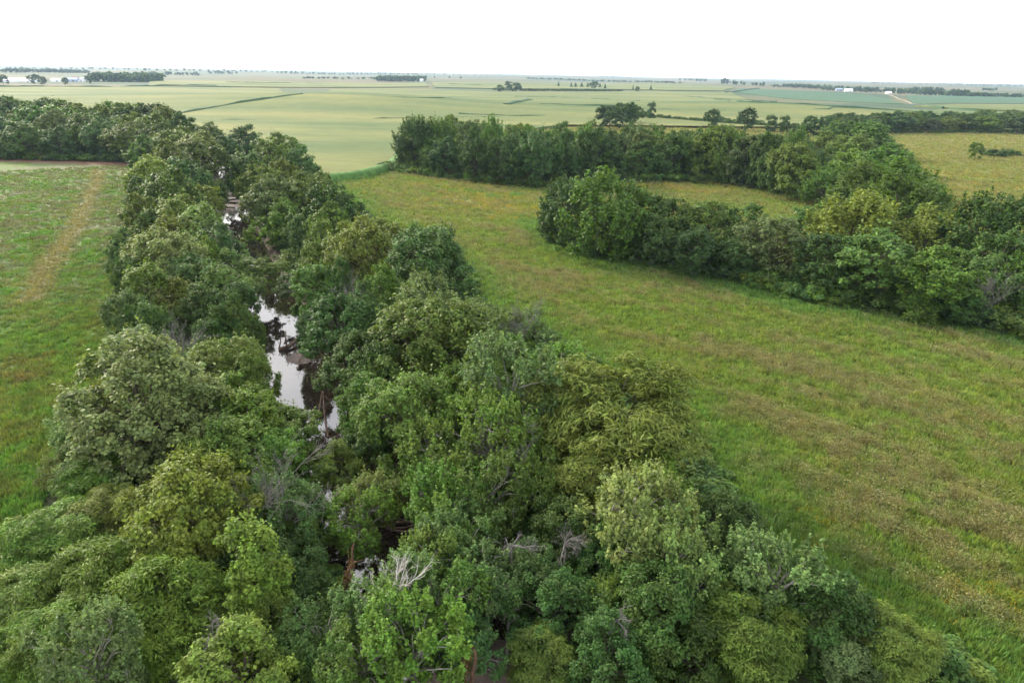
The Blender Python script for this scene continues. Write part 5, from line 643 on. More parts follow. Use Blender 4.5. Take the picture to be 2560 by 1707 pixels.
FAR_TREES = ((-2123.8,3321.7,15.0,17.8),(-2101.6,3129.0,16.0,19.6),(-2105.5,3124.2,14.0,21.8),(-2172.1,3632.1,12.9,20.9),(-2130.9,3269.5,13.6,17.6),(-2145.6,3486.3,16.6,24.0),(-2118.8,3247.6,14.6,18.9),(-2134.1,3346.2,12.4,22.1),(-2163.3,3575.6,13.2,19.7),(-2143.0,3417.8,13.0,22.5),(-2120.9,3273.8,16.5,21.3),(-2133.9,3354.9,15.3,19.7),(-2105.2,3209.5,12.1,25.0),(-2106.5,3149.7,14.0,19.7),(-2098.2,3165.7,11.5,18.5),(-2153.7,3464.5,12.4,26.1),(-2177.7,3607.6,15.5,21.6),(-2179.2,3681.1,16.6,24.8),(-2093.8,3052.2,15.5,18.6),(-2089.5,3109.6,16.8,24.6),(-2087.1,3046.2,17.2,26.2),(-2151.4,3459.0,15.0,27.9),(-2130.1,3250.0,12.1,28.2),(-2150.8,3534.2,12.1,18.1),(-2148.2,3434.7,14.0,19.6),(-2156.1,3547.1,15.6,22.0),(-2129.2,3295.3,14.0,20.7),(-2127.1,3370.8,16.1,18.4),(-2147.0,3488.6,13.3,27.5),(-2173.6,3556.9,15.0,21.4),(-2126.8,3302.8,16.4,24.4),(-2168.5,3549.1,16.0,21.5),(-2098.8,3145.5,14.7,19.5),(-2169.0,3591.6,15.3,28.6),(-2113.1,3204.7,14.5,20.2),(-2133.5,3416.8,15.4,20.0),(-2148.2,3464.9,13.5,24.9),(-2117.9,3276.9,13.6,26.7),(-2110.1,3124.5,13.2,18.3),(-2167.1,3659.3,13.7,19.7),(-2167.8,3641.0,12.7,20.5),(-2129.9,3257.8,12.5,21.6),(-2092.6,2996.1,14.9,20.4),(-2171.1,3682.0,15.3,20.1),(-2155.8,3473.8,16.5,21.9),(-2149.1,3492.4,15.5,25.8),(-2114.6,3152.7,13.5,28.3),(-2084.5,2960.5,13.1,22.1),(-2166.7,3524.5,11.9,17.0),(-2114.3,3242.9,14.0,24.6),(-2131.4,3305.0,13.7,17.3),(-2174.7,3670.9,11.8,19.2),(-2158.1,3517.2,15.7,25.8),(-2095.2,3122.8,12.5,18.5),(-2154.5,3541.4,13.1,21.4),(-2153.3,3448.9,13.9,28.7),(-2093.6,3131.1,16.6,28.8),(-2105.0,3092.5,13.9,18.9),(-2172.0,3626.0,16.3,22.7),(-2130.0,3390.4,12.0,19.5),(-2165.3,3581.3,15.9,28.7),(-2157.0,3525.7,15.8,23.2),(-2102.4,3094.5,16.8,23.1),(-2084.0,3014.7,17.2,24.3),(-2129.4,3305.9,15.0,24.2),(-2129.0,3374.9,16.6,26.2),(-2152.4,3510.7,12.4,22.7),(-2107.1,3108.4,17.0,19.6),(-2161.2,3591.6,13.7,17.1),(-2098.3,3116.7,15.5,21.1),(-2140.0,3333.9,15.2,26.2),(-2158.0,3525.7,14.7,16.8),(-2107.1,3140.6,11.7,17.7),(-2175.3,3666.8,14.6,25.1),(-2166.5,3597.3,13.8,21.5),(-2176.6,3719.3,12.2,26.6),(-2144.2,3393.0,15.4,20.1),(-2154.4,3499.2,14.8,17.5),(-2169.9,3672.7,15.8,20.3),(-2152.1,3412.3,14.5,20.9),(-2127.3,3264.7,11.7,22.0),(-2104.2,3083.4,13.2,18.3),(-2083.0,3060.9,11.6,27.5),(-2122.2,3201.8,13.8,22.9),(-2086.3,3015.3,11.3,20.4),(-2151.0,3520.7,12.3,21.7),(-2174.3,3600.9,12.0,19.8),(-2166.2,3548.6,15.2,28.1),(-2142.1,3354.9,14.1,20.7),(-2128.1,3322.5,17.1,25.1),(1100.5,3013.8,12.9,10.6),(1106.5,2997.9,10.4,12.1),(1106.3,2987.4,11.7,16.6),(1109.8,2987.3,12.5,14.5),(1112.8,2981.8,13.6,11.2),(1119.1,2976.0,14.6,11.8),(1121.4,2965.7,12.7,12.9),(1113.3,2958.3,12.5,15.1),(1130.7,2965.0,15.5,16.6),(1122.7,2946.4,9.8,15.3),(1125.7,2943.2,9.8,16.2),(1129.1,2935.6,13.7,14.6),(1129.1,2935.6,13.1,13.4),(1140.8,2933.4,15.6,15.8),(1140.6,2913.6,12.6,9.3),(1149.1,2915.3,15.0,15.6),(1154.0,2913.0,11.4,14.8),(1155.4,2898.3,16.0,12.8),(1156.5,2891.7,15.7,12.8),(1163.4,2897.2,13.0,13.7),(1161.5,2880.1,15.4,16.3),(1156.8,2870.3,12.6,9.7),(1167.2,2869.7,10.6,15.1),(1172.9,2874.0,10.2,12.1),(1176.6,2865.1,12.3,10.6),(1175.5,2855.3,16.9,14.2),(1155.8,2769.4,13.4,13.0),(1157.3,2762.3,13.1,10.6),(1157.1,2749.5,11.8,11.1),(1158.0,2750.8,18.1,13.7),(1156.0,2749.9,10.7,13.7),(1166.8,2734.9,10.8,10.0),(1151.1,2737.0,13.2,15.5),(1167.4,2719.2,12.2,11.2),(1158.8,2714.2,11.7,11.8),(1163.8,2718.1,18.6,9.9),(1159.8,2719.7,12.1,13.3),(1164.5,2714.5,18.1,13.5),(1162.4,2700.0,15.9,13.5),(1167.4,2695.3,9.9,12.2),(1178.9,2690.1,13.7,10.4),(1178.5,2685.5,13.0,15.1),(1172.7,2674.3,15.4,14.9),(1170.0,2674.0,17.7,13.1),(1178.1,2665.1,12.1,13.7),(1188.9,2669.5,18.4,12.3),(1175.3,2658.7,12.8,9.5),(1177.2,2663.8,17.7,10.1),(1178.9,2660.0,10.9,11.5),(1183.2,2641.0,9.7,12.7),(1194.7,2633.4,14.0,10.1),(1196.6,2643.3,17.5,13.3),(1186.7,2634.9,10.0,15.1),(1191.2,2632.9,12.0,14.9),(1196.4,2616.1,14.0,12.5),(1191.9,2616.5,14.3,14.6),(1196.9,2612.6,11.2,13.2),(1196.8,2610.6,11.1,11.4),(1195.4,2596.8,14.4,10.9),(1198.0,2602.4,12.3,10.8),(1204.7,2596.4,16.3,16.1),(1209.0,2582.1,14.1,9.6),(1213.1,2586.1,17.9,15.6),(1214.2,2580.4,12.1,13.5),(1207.1,2577.7,14.2,10.5),(1223.6,2566.9,11.3,15.7),(1218.8,2561.8,17.6,11.6),(1214.2,2555.8,11.3,14.6),(1219.5,2544.1,10.5,10.4),(1222.9,2551.8,16.8,15.7),(1224.4,2544.7,12.5,12.0),(1232.2,2529.8,15.2,13.5),(1218.5,2530.3,16.8,16.0),(1226.8,2531.2,9.7,16.2),(1233.2,2524.5,13.6,13.7),(1293.1,2627.6,10.2,15.0),(1296.1,2623.1,13.3,13.1),(1287.9,2629.5,11.0,15.2),(1291.8,2612.4,16.8,10.3),(1288.2,2605.6,11.6,9.3),(1291.2,2617.4,10.8,14.7),(1294.3,2596.1,8.6,10.1),(1309.7,2599.4,10.7,9.5),(1306.1,2592.3,10.1,12.5),(1309.4,2588.1,13.4,10.6),(1308.7,2578.1,16.5,16.3),(1311.0,2581.2,12.0,14.9),(1313.1,2580.9,12.4,12.2),(1317.7,2566.7,11.5,11.0),(1310.4,2574.4,11.3,14.8),(1309.6,2570.8,12.6,14.9),(1312.7,2560.4,15.5,11.4),(1314.5,2551.8,15.2,15.0),(1316.0,2546.2,16.4,11.4),(1209.0,2340.4,15.6,12.6),(1227.8,2345.2,15.8,10.6),(1236.2,2355.2,15.3,13.2),(1238.0,2363.1,17.1,15.4),(1247.8,2368.4,16.1,13.0),(1248.9,2370.3,9.7,11.7),(1264.6,2375.2,14.1,15.5),(1279.2,2378.6,16.8,11.6),(1276.2,2393.6,17.0,13.1),(1292.1,2401.7,11.3,13.9),(1302.5,2394.1,9.6,15.9),(1303.6,2408.2,15.4,12.6),(1303.7,2413.9,15.1,14.1),(1318.0,2414.7,17.1,9.7),(1321.9,2435.6,16.6,14.5),(1331.5,2441.7,14.3,13.6),(1346.6,2445.1,13.2,11.1),(1354.3,2444.0,9.4,14.0),(1348.9,2464.7,10.2,12.7),(1360.6,2464.5,13.9,10.6),(1373.5,2480.3,9.9,10.8),(1375.1,2471.6,8.7,16.6),(1586.5,2915.2,14.3,13.6),(1578.0,2930.4,8.7,14.1),(1591.6,2927.0,9.6,10.3),(1596.0,2919.7,12.5,14.9),(1590.4,2927.5,15.4,12.2),(1605.3,2920.4,14.7,10.8),(1601.9,2923.5,11.3,13.5),(1608.9,2931.1,12.0,12.1),(1623.8,2915.1,15.0,15.6),(1620.1,2922.5,8.1,15.3),(1638.2,2925.1,15.4,12.8),(1641.5,2929.5,15.0,12.7),(1640.1,2915.0,15.2,9.8),(1646.6,2925.2,9.2,11.8),(1646.7,2914.5,10.9,12.1),(1659.4,2926.9,15.2,15.9),(1656.2,2925.3,13.2,15.3),(1659.3,2920.2,12.6,11.6),(1678.4,2921.7,13.3,9.6),(1683.2,2931.7,15.3,11.8),(1687.2,2931.9,8.6,9.7),(1689.3,2932.0,8.0,15.6),(1694.4,2922.7,8.9,13.1),(1696.6,2917.8,14.8,14.9),(1695.8,2925.4,12.5,16.4),(1715.6,2930.2,8.2,12.4),(1229.7,2228.3,9.3,15.6),(1243.1,2226.9,16.7,15.9),(1250.3,2227.2,13.3,13.1),(1242.8,2220.0,14.5,12.3),(1255.5,2232.3,11.9,14.8),(1266.9,2232.6,10.6,13.8),(1265.9,2228.7,9.3,10.6),(1267.1,2232.8,15.3,12.1),(1278.6,2227.2,13.2,11.2),(1279.0,2237.1,16.2,10.0),(1280.1,2236.0,12.4,14.1),(1293.9,2231.9,16.4,10.3),(1303.6,2226.2,9.2,11.4),(1302.5,2236.6,13.6,16.7),(1301.7,2229.5,13.5,13.7),(1316.0,2232.3,9.4,15.2),(1322.8,2225.1,15.6,9.1),(1279.5,2164.2,12.1,9.8),(1274.4,2163.8,14.4,15.4),(1275.5,2163.3,12.2,9.4),(1278.4,2153.8,10.9,9.4),(1295.2,2157.8,16.4,12.4),(1289.4,2155.5,18.2,10.7),(1300.1,2164.6,17.4,9.9),(1303.2,2161.9,14.8,13.5),(1296.0,2166.9,18.5,16.5),(1293.2,2158.9,15.9,10.5),(1309.3,2162.5,10.5,11.4),(1308.1,2164.4,18.7,11.3),(1313.5,2158.7,12.7,11.0),(1303.0,2148.4,13.4,10.0),(1307.4,2153.1,10.6,10.7),(1310.9,2164.5,13.3,13.9),(1318.6,2163.8,17.1,16.3),(1327.2,2159.4,17.6,11.7),(1325.1,2151.7,18.0,11.2),(1334.7,2149.6,12.5,14.9),(1329.6,2148.8,10.5,15.9),(1325.7,2153.7,17.2,12.9),(1318.2,2121.6,12.1,13.8),(1324.6,2124.5,10.7,12.1),(1318.8,2122.7,11.0,15.8),(1327.9,2126.9,12.1,14.2),(1339.2,2118.4,11.7,15.0),(1334.9,2123.3,7.3,9.2),(1328.3,2127.5,8.7,13.8),(1338.7,2126.1,10.8,12.0),(1345.2,2112.9,12.1,10.3),(1353.2,2117.5,7.2,16.8),(1343.3,2118.9,7.9,10.1),(1357.0,2121.5,11.8,14.3),(1357.4,2107.1,12.5,11.7),(1360.3,2103.5,8.2,13.2),(1360.4,2109.3,8.6,9.2),(1366.5,2107.1,6.9,12.0),(1369.9,2112.9,8.8,10.0),(1372.2,2109.1,9.3,16.7),(1370.5,2106.5,6.4,10.1),(1370.4,2099.2,7.3,9.9),(1386.5,2105.2,9.3,13.5),(1378.1,2109.1,10.8,12.4),(1376.8,2093.5,5.7,14.8),(1379.7,2097.4,8.3,12.0),(1387.3,2102.1,10.7,15.0),(1394.4,2098.2,9.3,10.9),(1390.0,2079.5,6.0,12.1),(1401.2,2076.5,5.9,11.7),(1401.2,2084.5,10.3,15.5),(1400.5,2079.3,7.0,13.7),(1408.2,2064.5,8.4,11.2),(1415.6,2060.4,9.7,10.6),(1404.2,2060.0,10.3,14.1),(1411.4,2057.0,7.3,14.3),(1414.8,2046.8,10.9,9.4),(1414.8,2045.4,7.3,13.4),(1424.0,2038.3,10.0,14.6),(1025.6,3176.7,11.3,13.1),(1032.8,3149.1,12.6,15.9),(1036.7,3107.1,11.4,10.5),(1032.5,3062.3,16.5,14.7),(1019.0,3026.3,12.6,12.5),(2066.2,3238.4,8.7,9.2),(2061.2,3221.1,8.0,16.4),(2057.2,3218.3,10.4,16.4),(2053.7,3215.4,10.4,10.1),(2055.0,3204.3,8.4,14.5),(2071.2,3203.8,8.9,16.9),(2071.2,3193.4,9.2,13.1),(2056.9,3190.6,10.7,12.8),(2066.1,3188.9,10.1,14.5),(2072.0,3179.4,9.1,16.6),(2073.7,3161.2,12.5,10.4),(1060.6,3010.8,9.7,11.8),(1055.0,2998.3,6.1,10.0),(1058.0,3005.9,8.4,15.8),(1077.8,2995.0,6.4,16.1),(1067.2,2992.3,10.1,10.1),(1075.1,2990.8,6.0,15.8),(1088.8,2985.0,9.7,10.2),(-2514.8,4946.5,13.0,19.0),(-2498.5,4975.7,15.9,11.5),(-2470.3,5021.0,13.2,15.2),(-2441.4,5072.2,12.7,13.4),(-2413.9,5099.6,14.8,18.2),(-2391.8,5139.8,10.1,17.4),(-2362.4,5195.4,18.6,17.9),(-2345.4,5244.3,11.6,12.3),(-2320.6,5263.1,14.7,16.3),(-2299.8,5318.2,13.8,17.9),(-2259.7,5363.9,15.8,12.2),(-2239.2,5401.8,11.2,14.8),(-2214.9,5433.4,10.1,13.9),(-2191.8,5486.6,18.6,19.3),(-2154.6,5532.7,14.2,17.1),(-2149.7,5567.6,17.2,14.5),(-2110.1,5593.7,18.1,15.3),(-2088.1,5637.8,17.5,20.4),(-2063.6,5686.2,12.0,17.9),(-2033.0,5735.0,9.5,16.0),(-1998.9,5756.4,15.2,14.8),(-1993.7,5804.1,18.4,13.3),(-1959.5,5858.9,10.4,11.4),(-1930.8,5894.1,9.7,19.2),(-1901.2,5934.6,11.6,20.1),(-1888.6,5985.4,14.5,19.9),(-1855.2,6017.0,18.2,15.4),(-1835.1,6066.8,18.7,12.4),(-1796.4,6103.0,11.3,13.4),(-1789.9,6145.9,10.1,19.2),(-1930.0,4610.1,13.0,19.0),(-1935.0,4600.3,21.6,12.5),(-1907.2,4632.4,17.3,15.3),(-1891.2,4635.2,23.2,17.8),(-1889.9,4632.2,22.1,18.4),(-1885.1,4658.8,14.9,15.4),(-1872.5,4655.4,17.2,18.1),(-1847.1,4685.0,22.4,18.4),(-1846.0,4694.3,20.3,12.3),(-1839.5,4708.8,13.7,19.6),(-1805.0,4708.1,17.9,11.9),(-1797.1,5494.6,13.9,13.7),(-1771.5,5500.5,15.1,13.8),(-1752.0,5543.0,11.3,12.8),(-1716.9,5556.5,13.1,15.6),(-1694.7,5578.6,12.9,20.4),(-1679.8,5606.7,12.5,15.5),(-1653.8,5636.2,16.6,12.6),(-1628.5,5669.2,8.6,17.9),(-1607.6,5682.3,14.8,13.7),(-1592.0,5710.0,17.1,15.6),(-1548.3,5731.5,14.4,17.6),(-1529.6,5759.3,14.5,18.0),(-1519.1,5789.3,13.8,16.0),(-1487.2,5800.9,10.6,20.0),(-1474.4,5825.7,13.7,16.0),(-1454.5,5848.2,15.2,12.5),(-1422.3,5868.8,9.2,20.6),(-1400.5,5901.8,9.2,12.7),(-1375.9,5937.4,16.6,15.0),(-1353.2,5944.9,15.7,12.5),(-1335.3,5968.7,14.9,19.5),(-1309.2,5996.5,16.4,12.2),(-1278.6,6020.7,16.4,13.7),(-1253.3,6058.0,11.3,13.2),(-1236.2,6063.9,13.5,14.2),(-1212.5,6089.1,14.5,13.8),(-1191.9,6128.4,10.0,14.3),(-1165.8,6152.1,16.2,11.5),(-1150.7,6168.4,16.2,16.0),(-1129.4,6188.4,12.4,14.5),(-1114.0,6224.2,16.2,15.1),(-1080.8,6254.6,16.8,20.4),(-1050.9,6262.4,11.7,14.5),(-1026.8,6301.4,15.6,12.7),(-1017.8,6330.9,11.5,16.9),(-990.1,6348.7,8.6,19.0),(-955.8,6372.7,11.6,17.9),(-949.7,6399.0,15.4,16.9),(-913.9,6421.6,15.2,19.9),(-890.9,6451.4,14.7,12.0),(-881.5,6475.9,9.3,19.5),(-821.4,6695.9,14.7,18.1),(-769.6,6860.4,13.1,17.2),(-697.0,7032.3,10.3,19.4),(-624.0,7191.8,11.2,13.6),(-571.3,7340.6,13.0,12.0),(-512.5,7492.8,8.8,14.2),(-442.7,7669.3,10.7,19.7),(-379.9,7832.9,10.4,14.3),(-324.1,7988.5,12.4,20.3),(-252.3,8147.5,9.1,20.1),(-198.6,8293.3,15.5,11.9),(-113.5,8472.2,8.3,15.2),(-53.7,8631.3,12.0,19.9),(1.3,8785.5,8.3,17.5),(60.0,8944.6,10.0,11.5),(951.3,8311.8,16.4,11.3),(1002.6,8484.6,14.9,17.1),(1061.7,8663.9,15.6,14.0),(1110.3,8843.1,13.5,12.4),(1164.3,9004.7,19.2,16.5),(1201.4,9179.6,21.1,19.2),(1266.6,9368.3,21.8,18.7),(1323.6,9529.3,20.7,13.9),(1377.0,9713.9,19.9,20.4),(1422.4,9879.7,12.1,18.2),(1459.9,10058.0,19.7,19.6),(1527.3,10216.1,17.5,15.9),(1582.3,10396.7,15.4,18.1),(1631.7,10570.6,15.0,17.6),(1678.4,10730.9,13.9,12.6),(1416.4,6377.2,17.9,16.9),(1437.9,6439.3,18.1,11.5),(1482.6,6481.7,19.3,20.0),(1510.3,6537.4,12.0,18.3),(1542.7,6584.2,14.7,13.5),(1565.5,6618.1,16.8,17.7),(1601.7,6680.9,13.1,17.0),(1430.9,5827.7,14.7,13.9),(1424.2,5794.3,21.0,14.8),(1426.7,5783.8,19.7,19.9),(1437.1,5738.1,13.4,20.0),(1432.4,5711.3,19.9,15.1),(1437.7,5691.9,19.8,12.8),(1450.8,5663.9,18.8,19.7),(1460.9,5650.4,22.7,11.3),(1454.2,5626.1,18.6,15.2),(1058.2,3759.6,21.9,18.9),(1062.9,3755.2,18.7,19.5),(1069.0,3763.1,28.1,16.3),(1083.9,3760.2,23.9,14.8),(1071.2,3769.6,22.4,14.3),(1037.1,3501.3,17.8,20.5),(1045.8,3483.1,14.2,11.4),(1031.0,3449.6,12.0,18.5),(1049.9,3417.4,16.3,13.2),(1045.1,3372.1,11.0,15.8),(77.3,4975.6,8.3,11.6),(75.5,4948.9,9.0,14.8),(83.3,4945.6,9.8,13.6),(95.8,4912.8,8.2,11.3),(107.0,4907.8,10.5,16.1),(105.1,4903.3,7.6,16.5),(127.7,4881.5,8.3,11.7),(126.9,4860.3,8.2,15.8),(133.7,4854.0,5.5,20.3),(158.6,4839.5,10.9,18.2),(159.2,4826.1,9.3,19.2),(175.1,4816.2,10.2,13.3),(184.4,4815.7,5.7,12.8),(190.8,4795.0,6.2,11.4),(206.0,4789.3,10.4,11.8),(210.8,4762.9,7.5,14.1),(219.1,4748.5,6.4,11.5),(212.5,4735.8,9.4,16.7),(243.6,4733.6,10.3,16.4),(242.0,4715.7,8.9,12.9),(252.0,4696.7,8.2,15.9),(260.2,4687.0,7.2,12.7),(281.1,4677.2,7.0,19.1),(285.2,4653.8,7.0,13.1),(276.0,4638.6,10.4,20.5),(299.9,4642.7,5.7,16.5),(317.2,4612.3,5.6,20.1),(317.7,4615.2,5.9,19.2),(326.3,4600.2,7.2,11.5),(336.7,4574.3,6.3,12.7),(332.9,4567.4,9.7,12.1),(344.4,4559.3,6.8,16.8),(353.5,4545.9,8.6,12.1),(366.3,4529.0,6.8,12.5),(376.9,4500.2,5.8,12.3),(383.8,4505.9,10.3,15.0),(403.5,4492.9,10.8,13.3),(411.7,4481.3,9.5,11.6),(415.0,4478.2,8.7,11.6),(406.9,4444.9,8.5,16.9),(417.3,4449.7,7.7,12.5),(439.0,4421.0,6.6,13.2),(453.8,4402.0,6.8,12.5),(460.9,4400.9,7.8,12.7),(455.4,4391.9,8.7,11.8),(480.2,4374.5,6.6,20.3),(478.9,4350.1,7.8,20.4),(496.4,4342.2,9.4,13.9),(505.9,4320.5,7.3,13.1),(508.8,4318.1,10.5,12.7),(538.7,4287.5,9.6,15.7),(536.1,4274.5,5.6,16.2),(540.9,4271.4,8.9,13.9),(564.9,4248.2,8.9,18.3),(572.3,4224.4,10.2,18.3),(583.0,4222.0,6.7,20.6),(592.2,4211.1,7.0,14.1),(605.9,4198.1,9.3,12.6),(601.6,4172.1,5.5,14.4),(618.3,4166.3,9.2,19.8),(619.7,4149.9,6.7,13.6),(640.5,4119.9,5.5,17.9),(636.2,4114.3,6.0,16.1),(666.2,4093.9,6.6,19.8),(676.7,4080.3,9.5,13.5),(665.1,4059.2,8.7,18.7),(678.1,4042.2,7.1,13.7),(693.1,4041.8,7.4,18.3),(710.3,4030.7,8.7,20.5),(713.6,4006.8,6.6,13.2),(723.0,3999.1,10.4,15.6),(733.0,3971.5,8.6,15.6),(758.4,3965.1,7.4,16.6),(755.7,3956.6,6.5,18.9),(761.3,3927.9,5.7,13.6),(772.2,3909.8,8.9,12.4),(781.9,3901.5,8.4,16.8),(788.7,3879.7,9.7,20.7),(798.6,3860.4,10.3,20.8),(814.2,3866.5,8.7,19.9),(815.5,3828.8,10.0,15.7),(827.1,3831.8,5.5,13.1),(852.3,3816.1,8.3,17.1),(-861.2,2965.8,6.3,17.2),(-855.1,2999.7,9.0,17.2),(-842.0,3008.9,7.4,15.5),(-821.8,3023.7,6.5,14.8),(-813.8,3068.2,8.3,20.5),(-795.9,3082.2,8.0,13.6),(-772.8,3104.4,7.5,16.4),(-766.3,3114.6,6.2,16.0),(-747.6,3134.5,4.9,20.7),(-734.3,3172.0,8.9,12.8),(-723.6,3177.6,4.7,13.3),(-698.6,3210.1,5.5,16.3),(-683.2,3231.9,7.9,18.5),(-681.9,3238.9,8.1,15.5),(-652.2,3274.5,8.3,18.0),(-644.3,3299.9,7.8,15.8),(-620.0,3307.8,6.3,16.9),(-601.5,3325.4,6.0,12.2),(-594.7,3353.5,6.9,14.6),(-586.8,3377.2,5.4,15.8),(-577.3,3396.8,7.0,15.1),(-558.5,3425.0,5.8,16.3),(-528.2,3435.8,6.6,17.8),(-524.7,3467.0,8.8,13.5),(-509.8,3480.9,6.8,17.3),(-502.6,3497.5,5.8,15.4),(2663.6,9912.6,13.7,17.1),(2733.5,9900.9,11.5,17.0),(2809.6,9892.8,11.3,18.9),(2879.3,9900.9,9.5,14.8),(2941.9,9896.3,12.2,16.4),(3017.9,9878.2,13.9,11.6),(3089.1,9871.7,12.7,20.5),(3159.5,9874.8,8.5,20.7),(3226.2,9871.5,7.2,14.4),(3302.0,9847.9,7.1,14.3),(3371.9,9857.6,8.3,16.9),(3446.0,9848.4,11.5,15.9),(3500.5,9829.8,11.0,14.1),(3581.8,9822.3,11.4,13.2),(3651.4,9830.7,13.3,15.2),(3727.0,9806.0,9.8,13.9),(3784.1,9797.1,9.5,16.9),(3862.6,9799.6,13.5,17.7),(3932.3,9802.2,9.5,18.5),(3996.0,9782.1,11.7,18.0),(4055.6,9785.5,13.7,11.5),(4147.0,9771.7,13.6,15.0),(4205.1,9770.4,9.1,13.4),(4279.9,9755.9,7.2,14.0),(4355.6,9758.6,8.0,16.1),(4418.4,9738.3,12.8,20.6),(4489.7,9746.2,9.9,13.6),(4560.1,9741.4,12.2,12.6),(4637.7,9735.3,11.9,13.3),(4687.8,9709.5,12.5,16.5),(3112.1,6406.0,9.6,13.9),(3136.3,6407.5,12.1,16.0),(3149.9,6386.0,7.8,18.0),(3185.4,6376.7,13.1,12.5),(3213.5,6353.7,8.8,17.5),(3238.3,6359.3,8.6,14.6),(3262.6,6332.8,11.8,14.4),(3290.6,6331.9,7.6,17.5),(3320.4,6310.2,10.1,12.8),(3339.2,6304.9,9.3,13.6),(3368.4,6290.1,11.9,17.0),(3391.7,6272.9,9.9,12.9),(3436.5,6259.3,12.9,15.9),(3451.9,6257.8,7.4,14.5),(3482.4,6226.9,11.5,14.1),(3523.8,6233.5,7.3,13.1),(3544.7,6215.9,8.6,14.4),(3579.9,6208.7,9.6,17.9),(3607.1,6189.3,10.0,20.2),(3625.3,6177.1,13.4,11.7),(3641.4,6149.8,9.0,20.5),(3683.5,6144.3,11.2,15.4),(3705.6,6131.2,13.5,18.4),(3722.8,6124.8,13.6,14.9),(3752.0,6098.7,10.8,14.8),(3789.6,6101.3,10.1,17.0),(3818.3,6085.9,10.6,13.2),(3838.0,6075.7,13.6,12.2),(3860.3,6057.7,13.6,19.7),(3891.8,6048.9,7.5,18.9),(3915.7,6044.1,9.5,14.2),(3949.8,6011.6,9.5,13.2),(3969.9,6007.4,12.9,18.5),(4009.7,5986.4,10.2,13.6),(4035.2,5991.9,8.4,16.3),(4062.9,5968.7,7.5,20.0),(4100.7,5950.6,13.1,15.6),(4127.3,5940.2,7.4,20.7),(-4135.6,5837.1,11.4,14.4),(-4065.7,5834.7,11.9,12.4),(-4024.3,5810.5,13.8,12.5),(-3961.1,5774.5,15.2,16.3),(-3891.4,5748.3,17.2,17.8),(-3836.9,5715.3,12.3,13.9),(-3771.9,5709.2,15.9,17.7),(-3731.1,5664.0,10.1,15.5),(-3668.8,5662.8,10.3,17.2),(-3609.8,5618.7,17.0,19.1),(-3547.2,5601.3,10.4,17.0),(-3482.2,5586.3,17.0,18.9),(-3436.9,5562.5,10.2,13.5),(-3369.9,5532.9,15.3,17.1),(-3307.3,5500.8,9.8,13.9),(-3252.0,5483.7,13.1,16.5),(-3186.9,5456.7,13.8,15.1),(-3146.3,5426.2,18.5,16.1),(-3079.1,5408.4,11.5,15.5),(-3025.8,5380.6,14.1,18.8),(-2954.9,5352.0,18.6,16.6),(-2905.2,5322.5,9.5,14.6),(-2841.3,5300.5,10.6,15.8),(-2794.3,5274.7,14.0,18.1),(-2730.7,5261.2,12.3,12.5),(-2661.2,5235.6,15.5,18.3),(-1847.8,3648.5,10.8,16.4),(-1833.0,3655.2,16.2,20.0),(-1823.0,3683.0,13.9,18.4),(-1825.6,3682.1,16.4,18.8),(-1792.7,3686.4,9.8,18.3),(-1779.9,3706.8,17.4,11.4),(-1775.8,3713.7,12.2,17.1),(-1766.7,3708.2,18.0,12.1),(-1765.5,3724.4,16.5,15.8),(-1737.4,3718.6,11.7,11.6),(-1726.9,3728.6,15.1,15.8),(-1722.6,3735.4,10.5,18.9),(-1713.6,3744.6,14.4,11.7),(-1695.1,3751.8,12.4,13.7),(-1700.6,3768.7,15.6,18.9),(-1679.0,3779.3,13.1,16.3),(-1659.5,3773.4,13.8,14.6),(-1666.4,3796.7,17.3,18.7),(-1656.1,3802.7,10.6,19.9),(-538.9,4793.0,12.3,11.4),(-440.7,4776.7,12.8,11.6),(-370.2,4771.0,11.3,18.1))
